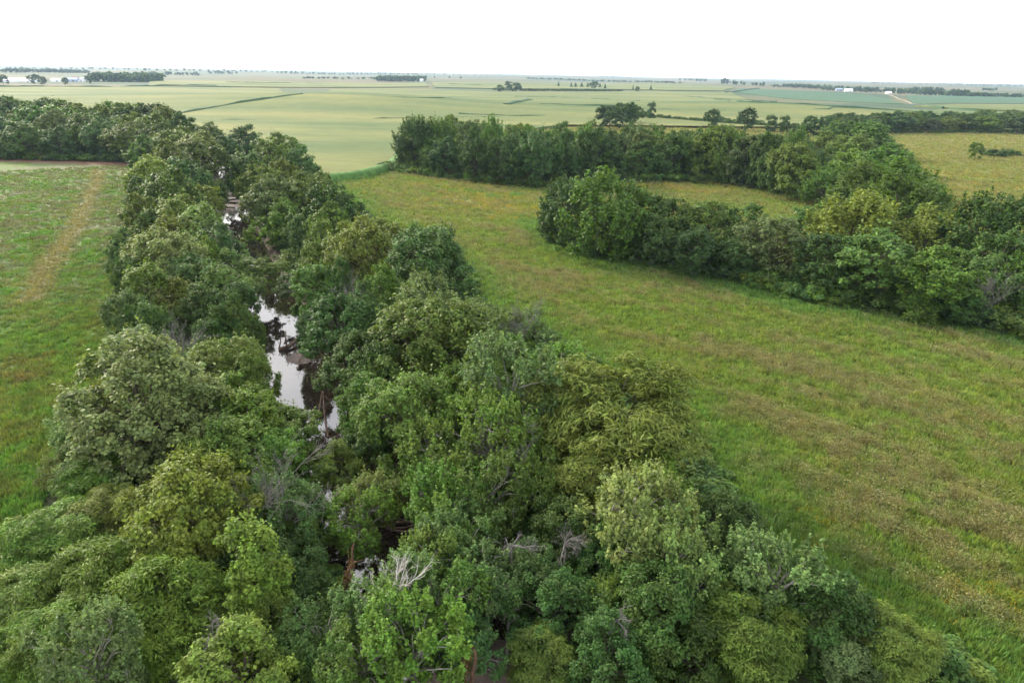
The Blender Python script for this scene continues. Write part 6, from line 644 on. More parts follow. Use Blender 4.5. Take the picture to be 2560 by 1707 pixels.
HEDGE = ((120.1,703.0,5.1,6.5),(123.0,702.5,5.0,5.5),(122.7,701.4,5.0,4.5),(122.8,701.3,3.4,4.2),(125.2,700.9,3.1,4.0),(125.1,698.9,4.6,5.9),(125.8,696.6,3.8,5.4),(128.1,697.0,4.5,6.0),(127.7,696.7,3.1,4.6),(127.2,695.2,3.6,6.8),(127.7,693.2,4.8,4.1),(128.3,693.0,3.8,5.5),(130.7,693.6,5.3,4.7),(131.1,691.7,3.3,5.7),(133.0,690.4,3.2,4.1),(132.5,691.9,4.5,4.2),(134.9,688.8,4.0,5.8),(135.7,689.9,3.7,7.0),(135.4,688.9,3.6,5.9),(136.5,688.6,5.1,5.8),(135.4,687.0,3.1,6.9),(138.7,686.6,3.1,5.8),(138.6,685.5,5.1,4.3),(138.0,682.4,5.5,5.4),(140.0,684.1,3.3,4.9),(140.9,681.7,4.8,5.2),(141.5,681.5,3.8,7.1),(143.0,679.9,4.3,5.8),(142.0,678.7,3.9,5.8),(144.6,679.1,4.1,5.4),(142.9,677.5,4.9,6.0),(143.8,678.4,5.2,6.7),(146.6,675.9,3.5,5.1),(146.4,674.3,3.3,6.1),(148.4,673.5,3.2,4.6),(149.2,673.9,3.6,5.9),(149.6,673.4,4.4,6.5),(149.9,672.8,3.9,6.7),(151.8,671.7,4.5,6.8),(150.1,670.2,3.7,5.8),(152.9,670.1,4.3,6.4),(152.4,669.6,4.9,5.4),(154.3,666.8,4.5,6.2),(154.9,666.2,4.2,5.9),(155.7,667.9,3.1,4.6),(156.3,664.3,4.0,4.0),(156.9,665.2,3.1,4.3),(156.8,663.4,4.1,5.8),(157.5,661.7,2.9,6.7),(157.8,663.6,3.9,4.4),(159.7,660.2,3.4,5.8),(159.8,659.3,4.6,4.7),(162.4,658.8,3.2,4.8),(162.6,660.0,5.0,4.6),(162.2,658.2,4.2,6.9),(164.0,657.2,3.2,7.1),(165.4,657.3,4.8,6.3),(166.0,656.2,4.4,5.6),(165.8,653.3,4.5,4.2),(167.3,652.6,3.5,6.3),(165.9,652.0,4.1,6.9),(169.1,650.9,2.8,4.4),(169.3,651.7,5.1,5.5),(168.9,651.4,3.8,6.6),(170.1,648.4,2.8,5.4),(170.1,650.2,2.9,5.4),(172.1,647.3,4.6,5.1),(171.3,645.7,4.4,6.1),(173.0,645.7,3.0,4.4),(174.7,645.0,4.4,4.4),(173.6,643.2,5.5,4.7),(174.9,642.6,4.0,7.1),(175.5,641.3,3.9,5.9),(176.1,640.5,4.6,5.3),(178.5,642.5,4.4,6.4),(178.8,639.0,4.4,6.4),(179.7,639.6,4.8,6.5),(180.5,637.7,5.5,6.8),(179.1,637.1,3.0,5.6),(180.0,636.7,3.7,5.8),(181.2,634.8,2.8,6.8),(182.2,635.6,3.0,4.1),(183.4,634.7,5.3,4.7),(185.1,634.9,3.8,5.7),(183.5,633.1,5.0,6.6),(185.8,631.2,3.1,5.3),(186.6,629.5,3.7,6.7),(187.3,631.3,3.1,5.5),(186.9,629.6,5.4,5.9),(189.8,629.2,3.3,6.6),(189.7,628.0,5.3,4.3),(190.7,627.7,2.8,5.8),(190.7,625.7,3.7,4.2),(191.5,626.1,4.9,3.9),(192.4,623.7,5.2,6.5),(192.6,622.6,2.8,5.3),(192.7,623.3,4.2,5.5),(193.2,620.5,3.3,4.4),(194.1,620.4,4.3,5.5),(196.0,620.4,2.9,5.2),(197.7,618.3,4.6,6.9),(199.6,620.6,3.6,4.9),(197.9,617.3,4.6,5.4),(198.8,618.7,5.1,5.9),(200.8,617.0,2.9,4.7),(203.5,617.9,3.2,6.7),(201.6,615.4,3.8,4.4),(205.0,616.6,4.9,5.9),(205.4,616.4,5.0,6.1),(207.4,613.1,4.0,5.5),(207.7,612.9,4.0,5.6),(208.2,614.3,4.1,7.0),(207.9,613.9,4.4,6.4),(211.0,613.3,5.2,5.2),(209.9,611.5,4.1,5.6),(212.3,612.4,2.9,4.3),(211.9,610.1,3.7,3.9),(212.7,609.1,4.3,4.8),(215.7,607.9,4.7,5.0),(216.5,608.0,5.3,4.5),(215.5,609.4,4.6,6.4),(217.4,608.9,5.3,6.6),(219.4,608.4,3.2,6.6),(218.5,607.0,3.5,5.1),(219.8,604.8,4.2,6.7),(221.0,604.4,5.0,4.7),(221.2,603.4,4.7,7.0),(223.9,604.4,4.7,6.3),(225.8,604.0,3.2,7.1),(225.9,602.7,5.2,6.8),(225.9,602.2,3.2,7.0),(227.9,602.3,3.4,6.3),(229.5,602.4,4.0,4.1),(229.6,599.4,3.9,5.2),(231.4,600.9,3.1,5.6),(231.6,598.8,4.4,4.0),(232.8,599.3,5.3,6.9),(232.4,597.1,4.6,6.1),(234.7,597.3,3.9,6.5),(235.3,596.6,3.1,6.2),(235.3,598.0,5.1,5.3),(236.1,594.7,4.2,6.2),(236.7,595.3,3.8,5.4),(239.1,594.8,4.7,4.6),(240.5,594.3,4.4,5.9),(242.0,595.2,2.8,6.2),(241.9,593.6,3.4,5.3),(242.5,592.4,5.3,4.8),(243.5,590.7,3.7,4.7),(244.3,590.5,3.6,5.0),(79.0,652.7,6.4,7.6),(80.1,653.4,5.9,7.6),(80.6,656.6,7.0,8.4),(80.8,654.5,6.3,8.5),(83.0,657.8,6.2,4.9),(86.1,659.1,5.4,8.3),(84.1,659.0,6.4,6.5),(87.7,657.9,4.6,7.3),(88.2,658.4,6.5,5.8),(88.4,661.2,6.8,6.6),(90.4,661.4,7.6,6.4),(89.0,662.4,7.6,7.8),(90.7,662.5,6.6,7.9),(90.9,664.5,7.1,7.5),(95.3,666.4,4.6,7.1),(95.3,668.9,5.1,5.5),(96.8,668.7,4.4,6.9),(98.3,668.5,6.0,5.3),(99.4,669.2,6.0,6.2),(100.3,670.3,6.4,8.3),(100.8,671.6,7.2,7.9),(99.9,672.5,6.1,7.3),(102.3,673.1,7.1,8.5),(101.3,675.4,4.5,6.4),(104.6,673.4,7.7,5.8),(106.0,676.6,6.0,8.8),(105.0,679.0,6.8,7.0),(106.6,679.4,4.1,5.9),(107.1,679.9,7.5,7.7),(107.3,681.5,7.7,8.2),(108.9,682.1,4.4,7.3),(111.6,682.1,5.2,7.2),(112.2,682.6,5.0,5.7),(114.6,685.5,4.4,5.7),(114.0,686.0,6.2,9.0),(114.2,685.3,4.6,8.1),(114.8,685.6,7.5,5.6),(116.2,689.0,4.9,5.8),(119.4,690.1,5.3,7.8),(119.4,690.5,6.5,5.5),(120.7,689.0,7.1,5.2),(119.7,691.3,7.1,6.4),(121.5,690.8,6.6,6.2),(122.2,691.3,4.9,5.6),(122.4,693.0,7.2,7.0),(178.3,666.4,5.4,6.2),(178.4,663.4,4.5,6.5),(179.2,662.9,5.2,7.2),(178.1,659.6,6.0,7.0),(179.8,661.4,4.7,5.1),(182.1,658.1,3.7,4.5),(180.9,655.6,3.7,6.9),(183.9,654.8,4.6,4.8),(186.1,652.7,4.7,5.8),(185.5,652.8,5.5,5.2),(184.6,651.1,6.5,6.7),(186.1,649.5,5.4,6.7),(186.3,646.3,6.4,7.1),(190.3,644.4,4.5,7.3),(200.2,638.5,5.5,7.5),(197.4,636.9,4.3,4.9),(199.8,634.6,4.6,4.9),(202.3,632.9,5.2,7.0),(202.3,632.9,5.0,4.7),(200.8,630.5,4.8,4.4),(203.4,628.9,6.9,5.2),(203.5,628.7,6.0,4.7),(204.4,624.4,6.2,6.6),(205.6,622.5,5.4,5.1),(206.6,621.8,3.9,7.4),(207.8,622.8,5.9,4.3),(210.1,619.1,3.7,5.3),(207.2,618.4,6.1,6.0),(-56.0,1772.1,5.3,11.4),(-51.8,1767.0,6.7,7.4),(-53.1,1770.4,4.9,8.8),(-46.8,1770.0,5.6,11.5),(-43.9,1767.2,5.8,7.7),(-40.0,1763.4,6.9,10.2),(-41.6,1762.3,6.4,9.9),(-35.1,1762.0,4.2,7.3),(-35.2,1766.1,4.9,6.9),(-32.8,1763.1,6.6,11.6),(-30.0,1761.2,4.3,6.3),(-31.3,1759.9,4.5,8.5),(-22.3,1764.9,6.7,9.8),(-18.5,1765.0,4.6,8.4),(-15.9,1764.8,4.8,7.7),(-14.8,1757.0,7.1,7.4),(-12.3,1760.7,5.3,11.0),(-14.1,1761.0,4.4,10.5),(-8.5,1760.1,6.5,8.8),(-5.6,1760.8,6.9,9.7),(-7.8,1757.5,6.8,10.1),(-4.4,1759.4,6.3,6.9),(-2.0,1757.3,4.4,6.4),(6.2,1759.6,7.1,7.6),(9.7,1752.3,6.4,8.2),(8.7,1759.0,6.2,8.2),(13.1,1753.9,5.5,6.6),(17.6,1750.5,3.6,7.6),(17.8,1756.8,4.0,7.9),(18.8,1759.2,4.4,7.2),(19.8,1754.0,7.0,11.3),(19.9,1758.9,4.9,6.9),(28.8,1756.7,3.6,7.6),(31.1,1756.6,7.2,9.4),(33.6,1762.6,6.3,10.0),(30.7,1764.0,3.9,8.2),(39.5,1764.1,4.6,11.5),(39.8,1759.4,5.6,8.1),(44.2,1760.4,5.5,7.5),(44.5,1761.8,4.2,10.7),(46.5,1765.0,3.8,6.7),(49.3,1764.7,6.7,7.6),(54.0,1770.7,3.7,8.8),(53.0,1769.3,7.0,6.5),(58.9,1768.5,4.9,10.0),(56.9,1766.7,3.7,6.6),(64.7,1768.1,6.2,8.7),(66.6,1769.4,4.1,7.4),(65.4,1768.8,5.1,8.8),(69.5,1775.6,6.6,7.5),(73.5,1778.2,7.0,7.8),(74.9,1772.8,6.7,9.2),(74.0,1773.4,7.1,7.1),(75.2,1780.1,6.8,6.4),(82.6,1781.1,6.6,6.9),(86.3,1775.7,4.2,8.5),(88.3,1779.3,6.7,6.4),(91.4,1782.3,7.0,7.2),(87.6,1781.3,4.3,9.9),(94.3,1785.9,4.5,9.3),(99.3,1784.5,4.5,11.0),(97.6,1785.7,4.7,10.2),(104.4,1787.8,5.7,8.1),(100.2,1786.3,4.5,11.0),(103.2,1785.5,5.0,11.0),(108.3,1784.6,3.7,7.4),(110.9,1789.4,5.6,9.9),(111.2,1789.2,7.1,11.2),(117.9,1788.4,7.1,11.4),(113.8,1787.6,4.5,10.9),(120.1,1792.6,4.5,7.0),(123.7,1795.7,6.1,10.4),(121.4,1792.5,7.0,11.2),(127.9,1794.6,6.6,7.2),(134.1,1797.6,5.9,8.7),(133.7,1799.9,5.2,9.1),(133.9,1800.2,5.2,8.6),(135.5,1801.9,7.1,10.4),(139.4,1796.6,3.8,7.1),(143.6,1801.1,6.9,7.5),(148.4,1804.2,6.5,9.9),(145.6,1801.6,6.6,8.6),(152.6,1805.4,6.2,7.4),(153.4,1799.8,4.2,6.7),(152.4,1803.5,4.4,8.3),(156.9,1802.9,4.3,11.6),(157.2,1810.2,5.1,9.4),(164.9,1804.2,6.9,8.8),(161.4,1806.7,6.5,8.3),(170.0,1812.3,6.7,9.7),(171.5,1812.5,6.8,11.4),(168.4,1815.0,7.2,8.5),(175.6,1815.1,6.5,6.9),(179.6,1811.3,6.2,8.0),(182.1,1812.5,4.0,8.7),(180.6,1812.3,7.1,11.5),(185.6,1818.7,5.9,8.3),(186.5,1814.6,3.7,10.7),(189.6,1818.7,5.2,10.4),(193.9,1820.6,6.3,10.6),(196.6,1823.3,5.4,7.8),(198.6,1820.2,3.9,6.8),(202.3,1818.3,6.9,8.8),(204.9,1822.1,5.4,8.5),(201.7,1825.0,4.9,8.9),(203.1,1827.2,3.7,10.2),(206.6,1822.3,5.4,11.1),(210.8,1823.5,5.0,10.2),(217.5,1824.7,5.6,6.8),(215.5,1831.8,5.9,9.7),(217.6,1831.6,5.8,9.3),(224.3,1831.2,4.8,7.8),(222.4,1835.3,5.1,6.5),(229.1,1835.0,6.7,10.1),(231.4,1831.0,6.7,6.5),(234.3,1832.7,4.1,9.0),(234.2,1838.6,5.4,11.1),(233.5,1833.1,4.7,7.5),(238.4,1841.1,6.6,9.4),(237.0,1839.6,6.1,10.2),(239.1,1837.5,5.6,9.5),(248.8,1844.1,6.3,8.7),(249.6,1841.4,4.2,9.6),(250.7,1840.5,4.1,8.5),(253.9,1845.9,3.8,6.4),(252.1,1843.2,5.0,7.9),(255.1,1847.4,5.9,8.3),(259.5,1846.7,5.0,9.7),(261.0,1843.8,3.8,6.4),(267.3,1849.4,5.8,8.1),(275.2,422.2,1.5,2.6),(274.8,421.3,2.0,3.6),(275.7,420.8,1.3,3.5),(278.5,420.2,1.9,3.5),(277.5,419.7,1.7,2.9),(278.7,419.5,1.6,3.8),(280.5,418.8,2.1,4.3),(281.1,418.6,2.3,3.2),(280.1,416.7,2.4,2.9),(281.2,416.2,1.4,2.6),(282.8,416.6,2.1,4.2),(283.1,415.6,1.7,3.5),(283.9,416.4,1.9,3.1),(285.8,415.0,1.8,2.8),(285.3,414.3,2.2,4.0),(285.2,412.9,1.5,3.1),(286.5,414.1,2.2,2.7),(287.0,412.0,1.5,2.6),(287.5,413.1,1.7,3.7),(290.3,412.6,2.1,3.3),(290.1,410.2,1.6,4.4),(289.8,411.6,1.4,3.9),(291.3,410.9,1.7,3.5),(291.6,409.4,1.4,3.8),(293.4,407.7,1.3,4.2),(294.1,407.3,1.3,2.9))
BUSHES = ((10.4,181.0,3.8,5.3),(7.4,181.2,2.4,3.1),(10.6,180.3,2.1,3.5),(8.8,180.4,3.7,4.1),(9.2,178.1,2.8,3.9),(10.0,176.2,3.6,3.3),(11.8,176.6,3.1,4.3),(9.1,174.5,2.2,3.7),(9.0,174.9,3.5,3.2),(11.6,173.3,4.0,4.3),(10.3,171.4,3.7,3.9),(11.1,170.4,3.4,3.4),(9.9,169.5,2.7,4.9),(11.0,168.7,4.1,4.8),(12.6,170.2,2.4,5.6),(13.2,169.3,2.9,4.3),(14.1,167.3,4.0,4.9),(12.5,165.9,3.5,5.2),(13.2,164.9,2.9,4.8),(14.9,165.6,3.2,4.6),(14.9,164.4,2.1,3.3),(13.5,164.4,3.3,5.6),(16.3,162.1,3.8,4.8),(16.2,162.9,3.1,5.3),(16.7,159.9,4.0,4.9),(14.3,158.5,2.7,5.1),(16.1,161.5,2.1,4.8),(17.2,159.4,3.2,3.8),(17.2,157.3,2.9,4.4),(17.2,159.5,3.3,3.3),(18.5,155.9,3.4,4.1),(19.7,156.2,2.3,5.3),(19.3,155.1,3.3,5.5),(19.8,155.7,3.5,4.9),(-55.8,300.2,3.9,4.8),(-57.2,300.3,2.3,4.2),(-57.2,297.6,3.3,5.3),(-56.3,297.8,3.4,4.8),(-54.8,299.2,2.1,4.2),(-53.1,297.8,3.9,3.7),(-55.5,297.1,3.0,5.2),(-53.0,299.0,3.3,5.5),(-52.2,296.8,2.3,3.1),(-53.7,296.1,3.1,3.7),(-52.4,295.5,2.5,3.9),(-51.2,297.2,4.0,5.0),(-50.3,296.4,2.5,3.6),(-49.8,297.0,3.2,5.1),(-50.0,294.3,2.3,3.3),(-50.9,294.3,3.5,4.2),(-49.3,296.0,2.7,5.5),(-50.0,293.4,2.8,3.3),(-50.3,295.6,2.1,5.4),(-47.6,294.4,3.4,4.9),(-48.7,292.9,3.8,5.0),(-48.9,295.5,3.5,3.3),(-49.2,294.7,3.5,4.0),(-48.6,292.8,2.7,4.4),(-48.4,291.4,2.1,5.0),(-46.9,291.0,2.8,3.7),(-47.2,292.9,2.8,5.1),(-46.1,292.3,4.0,4.4),(-44.2,290.2,3.4,5.0),(-47.2,291.8,2.9,4.6),(-44.6,291.7,2.1,4.3),(-43.2,290.7,3.0,4.1),(-45.1,288.4,2.2,5.7),(-45.3,290.4,2.5,4.6),(-44.4,290.1,4.1,5.3),(-42.4,288.8,3.3,4.7),(-43.7,289.8,2.5,4.2),(-43.8,288.8,2.2,5.0),(-42.5,289.0,3.5,5.6),(-41.6,286.0,3.5,4.2),(-54.5,303.6,2.9,5.0),(-50.4,303.1,4.0,5.1),(-51.4,302.1,3.9,3.3),(-48.2,299.5,3.8,4.5),(-47.9,301.2,3.3,5.2),(-47.7,298.6,3.6,4.1),(-47.2,297.0,3.2,5.2),(-45.5,294.6,2.2,4.5),(-44.8,293.7,2.3,3.3),(-44.7,292.9,3.5,4.7),(-44.3,291.9,3.0,4.8),(-42.2,290.9,2.1,3.3),(-40.2,291.3,3.5,4.5),(-38.9,287.6,3.7,3.2),(-38.6,287.7,2.9,5.0),(-37.0,286.8,3.2,3.2),(-38.4,283.5,2.9,3.8),(-37.0,283.1,2.2,3.4),(-34.9,284.3,3.4,5.0),(-35.6,281.6,4.0,5.4),(-34.6,279.6,2.6,3.6),(-33.1,278.2,2.3,4.0),(-29.3,279.2,3.6,5.4),(-30.8,276.9,2.6,3.9),(-30.1,276.7,2.8,3.6),(-27.0,274.8,2.5,5.7),(-25.2,273.3,2.3,5.3),(-22.5,272.6,3.2,4.0),(-24.0,273.6,2.6,4.8),(-21.0,272.6,2.9,3.3),(-18.4,270.0,2.3,4.2),(-17.1,271.0,2.7,3.3),(-18.2,270.6,4.1,5.6),(-14.3,271.1,2.6,3.3),(-13.8,267.0,3.1,5.2),(-13.8,267.0,2.5,4.5),(-11.2,266.5,3.7,4.4),(-10.4,264.8,3.0,4.0),(-10.0,267.1,3.8,3.7),(-8.4,266.0,3.1,5.5),(-4.4,264.9,2.7,4.5),(-4.2,264.9,2.6,4.2),(-3.6,263.9,2.6,4.1),(-3.5,263.5,2.4,5.6),(-1.9,259.7,2.7,4.1),(2.5,262.3,2.3,4.2),(1.6,260.3,2.5,3.8),(3.8,260.4,4.0,4.7),(6.1,257.5,2.9,4.4),(5.7,256.6,2.1,4.6),(8.3,256.8,3.4,5.1),(8.7,257.1,3.7,3.7),(12.1,256.0,2.5,3.8),(12.7,257.4,3.0,5.3),(12.5,259.2,2.2,3.2),(16.7,258.4,3.6,5.6),(17.2,261.2,4.0,5.0),(19.3,261.5,3.8,3.9),(20.3,262.1,3.7,3.3),(20.5,263.5,3.6,5.0),(37.4,276.9,2.8,3.5),(37.5,276.1,2.1,5.6),(38.7,274.6,3.5,3.1),(42.0,275.7,3.3,5.2),(42.1,277.1,3.1,5.4),(42.8,276.3,4.0,4.7),(45.2,275.3,2.7,3.5),(46.2,276.6,2.4,3.1),(48.1,276.8,2.9,3.3),(47.6,275.9,3.8,3.4),(48.9,275.3,2.2,4.5),(51.8,278.1,3.7,3.7),(52.7,278.2,3.0,4.5),(52.5,275.5,2.8,3.5),(55.2,276.5,3.2,3.6),(55.5,278.8,3.8,4.5),(57.5,277.5,3.8,4.3),(58.6,279.5,2.7,3.3),(58.8,277.9,3.5,3.8),(63.6,276.8,4.0,5.7),(62.4,279.9,2.2,4.0),(64.3,279.0,3.2,3.3),(66.1,277.8,3.7,4.3),(68.6,280.2,3.3,4.4),(67.9,277.9,3.6,4.6),(70.3,278.1,3.0,5.1),(70.6,277.9,3.0,4.7),(72.6,277.9,2.3,4.3),(74.7,278.1,3.8,3.8),(75.3,278.0,2.0,5.7),(77.2,278.5,3.8,3.2),(77.5,278.8,2.4,3.1),(78.1,278.5,2.9,4.4),(78.2,277.4,3.3,4.6),(80.3,278.8,2.1,3.1),(81.6,276.0,3.2,5.6),(84.4,276.0,3.1,5.3),(85.7,278.6,2.4,4.7),(86.2,275.8,3.7,3.4),(87.3,276.7,2.7,3.3),(88.5,275.2,4.0,3.6),(88.7,276.7,3.1,5.4),(90.2,277.9,3.5,3.9),(93.1,277.9,4.0,5.2),(93.6,274.4,2.7,3.7),(96.2,275.0,3.5,5.0),(96.0,276.3,3.7,4.7),(97.5,276.7,3.5,4.5),(100.0,276.6,2.8,5.6),(99.9,275.8,3.0,5.6),(99.7,276.2,2.3,5.6),(103.8,273.0,2.6,3.2),(104.4,275.2,2.2,4.5),(105.0,273.2,2.9,5.7),(105.4,272.8,3.4,4.0),(107.9,272.3,3.5,4.9),(109.0,275.3,3.9,5.5),(112.0,275.1,2.2,5.1),(113.1,275.2,2.6,5.5),(114.3,273.7,3.3,4.3),(-249.7,310.8,3.7,4.8),(-248.3,312.0,3.5,3.6),(-247.6,312.6,2.3,3.6),(-244.1,310.2,3.5,5.5),(-243.5,311.1,2.5,5.5),(-241.3,310.6,3.1,5.4),(-241.2,310.5,3.1,5.2),(-238.6,309.8,3.0,5.3),(-237.5,312.7,3.4,4.3),(-237.9,310.7,3.5,4.0),(-235.4,309.2,3.7,3.3),(-234.0,310.0,3.3,3.3),(-234.0,311.1,3.2,3.3),(-230.7,311.8,3.5,4.4),(-231.3,310.8,2.9,4.2),(-230.1,309.1,3.2,4.5),(-226.9,309.5,2.5,3.2),(-224.7,309.8,2.5,5.2),(-225.7,310.4,3.9,5.4),(-224.6,310.0,2.6,4.7),(-220.3,310.7,3.6,3.5),(-221.4,310.5,3.3,4.5),(-219.9,312.1,3.7,4.6),(-216.5,311.2,3.2,3.9),(-215.6,311.1,2.6,3.2),(-214.6,309.6,3.8,5.5),(-215.0,311.8,2.8,5.5),(-213.5,310.5,3.9,3.2),(-212.2,311.8,2.8,4.8),(-208.6,309.2,2.1,3.8),(-206.4,308.9,2.5,5.5),(-206.4,310.4,2.6,3.5),(-204.9,311.1,2.4,4.6),(-203.6,310.3,2.7,5.0),(-203.5,311.1,3.7,4.0),(-201.8,309.7,3.4,4.9),(-199.1,310.7,3.1,4.2),(-200.0,308.6,3.2,5.2),(-195.3,309.9,3.2,3.9),(-194.3,309.0,3.5,4.1),(-195.4,309.7,2.5,3.1),(-192.3,309.8,2.7,5.5),(-190.0,311.1,2.7,5.4),(-190.3,308.9,2.6,5.4),(-189.5,309.0,3.6,3.2),(-185.7,309.8,3.2,4.2),(-186.8,311.0,2.5,4.5),(-185.1,308.1,3.1,5.0),(-184.4,307.9,3.1,3.5),(-181.3,308.7,2.2,5.2),(-181.1,310.7,3.7,4.6),(-177.3,308.4,3.5,4.1),(-178.0,308.6,3.7,3.5),(-175.4,310.4,3.5,5.4),(-174.4,309.8,2.6,5.4),(-173.9,310.1,3.4,5.2),(-170.4,308.9,2.6,3.6),(-170.1,310.0,2.5,4.0),(-168.5,308.9,2.2,4.7),(-169.3,309.4,2.1,4.3),(11.8,170.2,2.8,3.5),(13.4,172.3,4.0,5.3),(12.8,171.2,4.1,3.7),(11.2,169.5,2.9,4.7),(12.7,168.1,3.0,3.1),(14.9,166.0,2.5,5.1),(12.7,166.6,4.0,4.6),(14.3,164.4,3.5,5.4),(15.6,164.2,3.3,5.5),(14.3,165.4,4.0,5.2),(14.6,164.2,3.7,4.5),(14.4,163.9,3.7,4.2),(15.6,161.8,3.9,5.5),(18.6,162.0,3.2,3.5),(17.4,159.4,3.3,5.5),(19.6,162.0,2.1,3.4),(20.0,159.1,2.2,3.5),(19.6,159.1,3.8,4.9),(22.3,158.6,3.7,5.6),(23.1,159.0,2.2,4.9),(22.6,159.2,3.8,4.5),(23.3,158.2,3.0,3.7),(22.2,158.6,3.9,3.2),(24.9,157.5,3.4,5.3),(25.4,155.9,3.2,5.6),(25.2,155.5,2.1,3.9),(28.6,154.5,2.5,3.9),(28.5,154.8,3.4,3.6),(27.8,156.5,3.9,5.6),(28.3,154.5,2.4,3.6),(31.6,154.5,2.7,5.4),(31.0,156.1,2.6,4.1),(32.3,154.9,3.8,5.1),(31.7,153.4,3.6,5.6),(33.3,154.4,2.5,5.6),(34.2,154.9,3.1,5.4),(34.3,154.8,3.0,3.3),(35.9,152.5,3.8,5.3),(36.4,152.9,2.1,3.9),(38.8,151.5,3.0,3.1),(37.8,152.5,3.3,3.5),(38.8,149.7,3.9,3.2),(38.6,149.0,3.9,4.9),(41.0,150.6,2.3,4.2),(39.0,149.3,3.0,5.3),(41.4,149.3,3.5,3.5),(40.3,145.9,2.6,4.6),(42.1,146.7,2.6,4.9),(43.4,146.2,4.0,4.4),(41.2,145.8,2.1,5.1),(43.9,144.9,3.2,4.0),(43.7,143.5,2.7,4.9),(42.6,140.7,3.6,4.7),(44.2,141.5,2.8,3.8),(44.6,142.2,3.2,5.5),(46.4,139.6,3.2,5.1),(44.7,139.7,3.8,3.3),(46.5,139.9,3.2,5.4),(47.3,137.0,4.0,5.2),(48.7,139.0,3.2,5.4),(49.8,135.8,3.4,5.7),(49.5,134.9,3.0,3.7),(48.4,135.3,3.0,5.1),(50.0,135.6,3.2,3.6),(49.0,132.1,2.2,4.1),(49.3,133.6,3.8,4.2),(51.9,133.9,3.9,4.9),(50.8,132.9,3.5,5.1),(51.3,129.6,2.7,3.5),(54.1,129.0,3.1,5.2),(53.3,127.8,3.1,3.2),(54.5,128.5,3.5,5.6),(54.2,127.5,2.5,5.2),(55.8,128.6,3.7,3.8),(54.2,126.4,3.6,4.1),(56.6,124.7,3.0,4.0),(57.3,124.5,3.8,3.5),(57.3,126.7,2.4,4.0),(57.7,124.6,3.7,4.8),(59.3,124.2,2.3,4.2),(60.7,124.5,3.3,3.3),(61.8,125.6,2.7,3.1),(60.1,122.8,2.2,5.5),(63.8,123.5,3.9,5.1),(62.6,123.6,2.2,5.1),(63.1,123.4,2.3,5.2),(64.7,124.2,2.4,4.9),(64.5,122.9,2.7,5.6),(66.3,122.9,2.7,5.3),(66.3,124.3,4.0,3.6),(68.9,121.3,3.3,3.6),(70.7,120.9,3.3,3.8),(68.4,120.2,3.7,5.2),(69.4,121.5,2.2,3.5),(73.4,123.0,3.0,3.8),(71.6,122.0,3.1,3.6),(73.4,120.7,3.6,5.1),(75.8,120.9,4.0,3.6),(73.8,119.3,3.1,4.6),(75.5,119.4,3.7,4.9),(76.1,117.7,2.4,4.5),(79.2,117.7,2.6,4.8),(77.1,120.1,3.6,3.9),(78.4,116.3,2.5,4.9),(78.7,116.6,3.2,3.8),(78.2,117.6,2.1,4.1),(80.1,114.8,2.3,3.2),(80.8,114.7,3.8,4.5),(81.0,114.0,2.6,4.3),(83.5,115.4,2.2,5.5),(81.6,115.0,2.7,3.3),(83.0,111.9,3.9,4.2),(83.6,111.6,3.7,4.2),(86.2,112.2,2.3,3.4),(84.2,109.3,3.8,3.6),(86.5,111.5,3.0,4.0),(86.5,111.0,2.7,4.1),(87.4,110.0,3.6,3.6),(86.0,109.3,2.3,4.9),(86.8,108.6,2.4,5.7),(266.5,590.7,2.1,4.0),(269.1,587.1,2.3,4.9),(269.6,585.9,2.1,4.2),(271.5,583.5,2.2,3.9),(275.5,579.8,2.9,3.8),(276.4,575.5,2.7,3.1),(279.1,574.5,2.1,3.7),(280.9,570.3,2.8,5.1),(280.8,568.4,2.1,3.3),(284.2,570.1,4.0,4.8),(290.2,569.7,2.1,3.3),(291.0,569.9,2.8,3.3),(296.0,572.4,3.0,4.8),(297.1,572.0,3.6,4.1),(301.3,573.6,3.7,4.1),(305.4,572.5,3.6,3.8),(307.6,573.8,2.9,5.2),(311.7,574.4,3.0,3.6),(315.7,578.3,2.5,5.5),(320.0,575.8,2.2,4.6),(322.3,577.6,2.3,4.6),(327.2,579.6,2.7,4.1),(327.7,579.0,3.0,5.0),(330.6,582.5,2.5,3.8),(337.1,581.4,2.9,3.2),(338.4,582.4,2.3,5.6),(343.6,583.0,2.1,3.1),(347.4,583.8,2.2,4.3),(349.5,583.9,3.4,3.5),(353.8,587.6,3.5,3.9),(357.8,586.4,2.5,5.2),(357.8,588.0,3.1,4.1),(362.7,589.2,2.8,3.4),(367.6,591.6,3.2,3.9),(368.2,591.0,2.1,4.2),(371.4,593.6,3.1,5.4),(375.5,594.2,2.6,5.1),(380.1,593.5,3.2,4.9),(384.6,593.6,3.2,3.3),(385.4,593.9,3.8,5.4),(388.3,596.0,2.6,4.9),(394.9,596.4,2.3,3.7),(396.0,596.6,3.3,5.2),(398.3,600.6,3.9,4.5),(402.5,599.3,2.6,4.2),(407.6,600.7,2.8,3.7),(411.2,602.7,3.6,4.7),(413.2,604.2,3.1,3.6),(415.9,602.7,3.1,4.8),(419.3,605.1,3.7,5.7),(424.8,603.6,3.2,5.2),(425.3,607.6,3.2,5.7),(431.3,608.5,3.4,5.1),(432.4,609.2,3.9,4.3),(435.8,610.0,3.1,4.0),(440.9,608.2,3.4,4.8),(442.2,609.9,3.9,4.8),(448.8,611.4,2.8,3.8),(452.2,613.6,2.3,4.2),(453.4,612.8,3.9,4.5))

def _hash(ix, iy, seed):
    n = (ix.astype(np.int64) * 374761393 + iy.astype(np.int64) * 668265263 + seed * 1442695041) & 0x7fffffff
    n = ((n ^ (n >> 13)) * 1274126177) & 0x7fffffff
    n = (n ^ (n >> 16)) & 0xffff
    return n / 65535.0

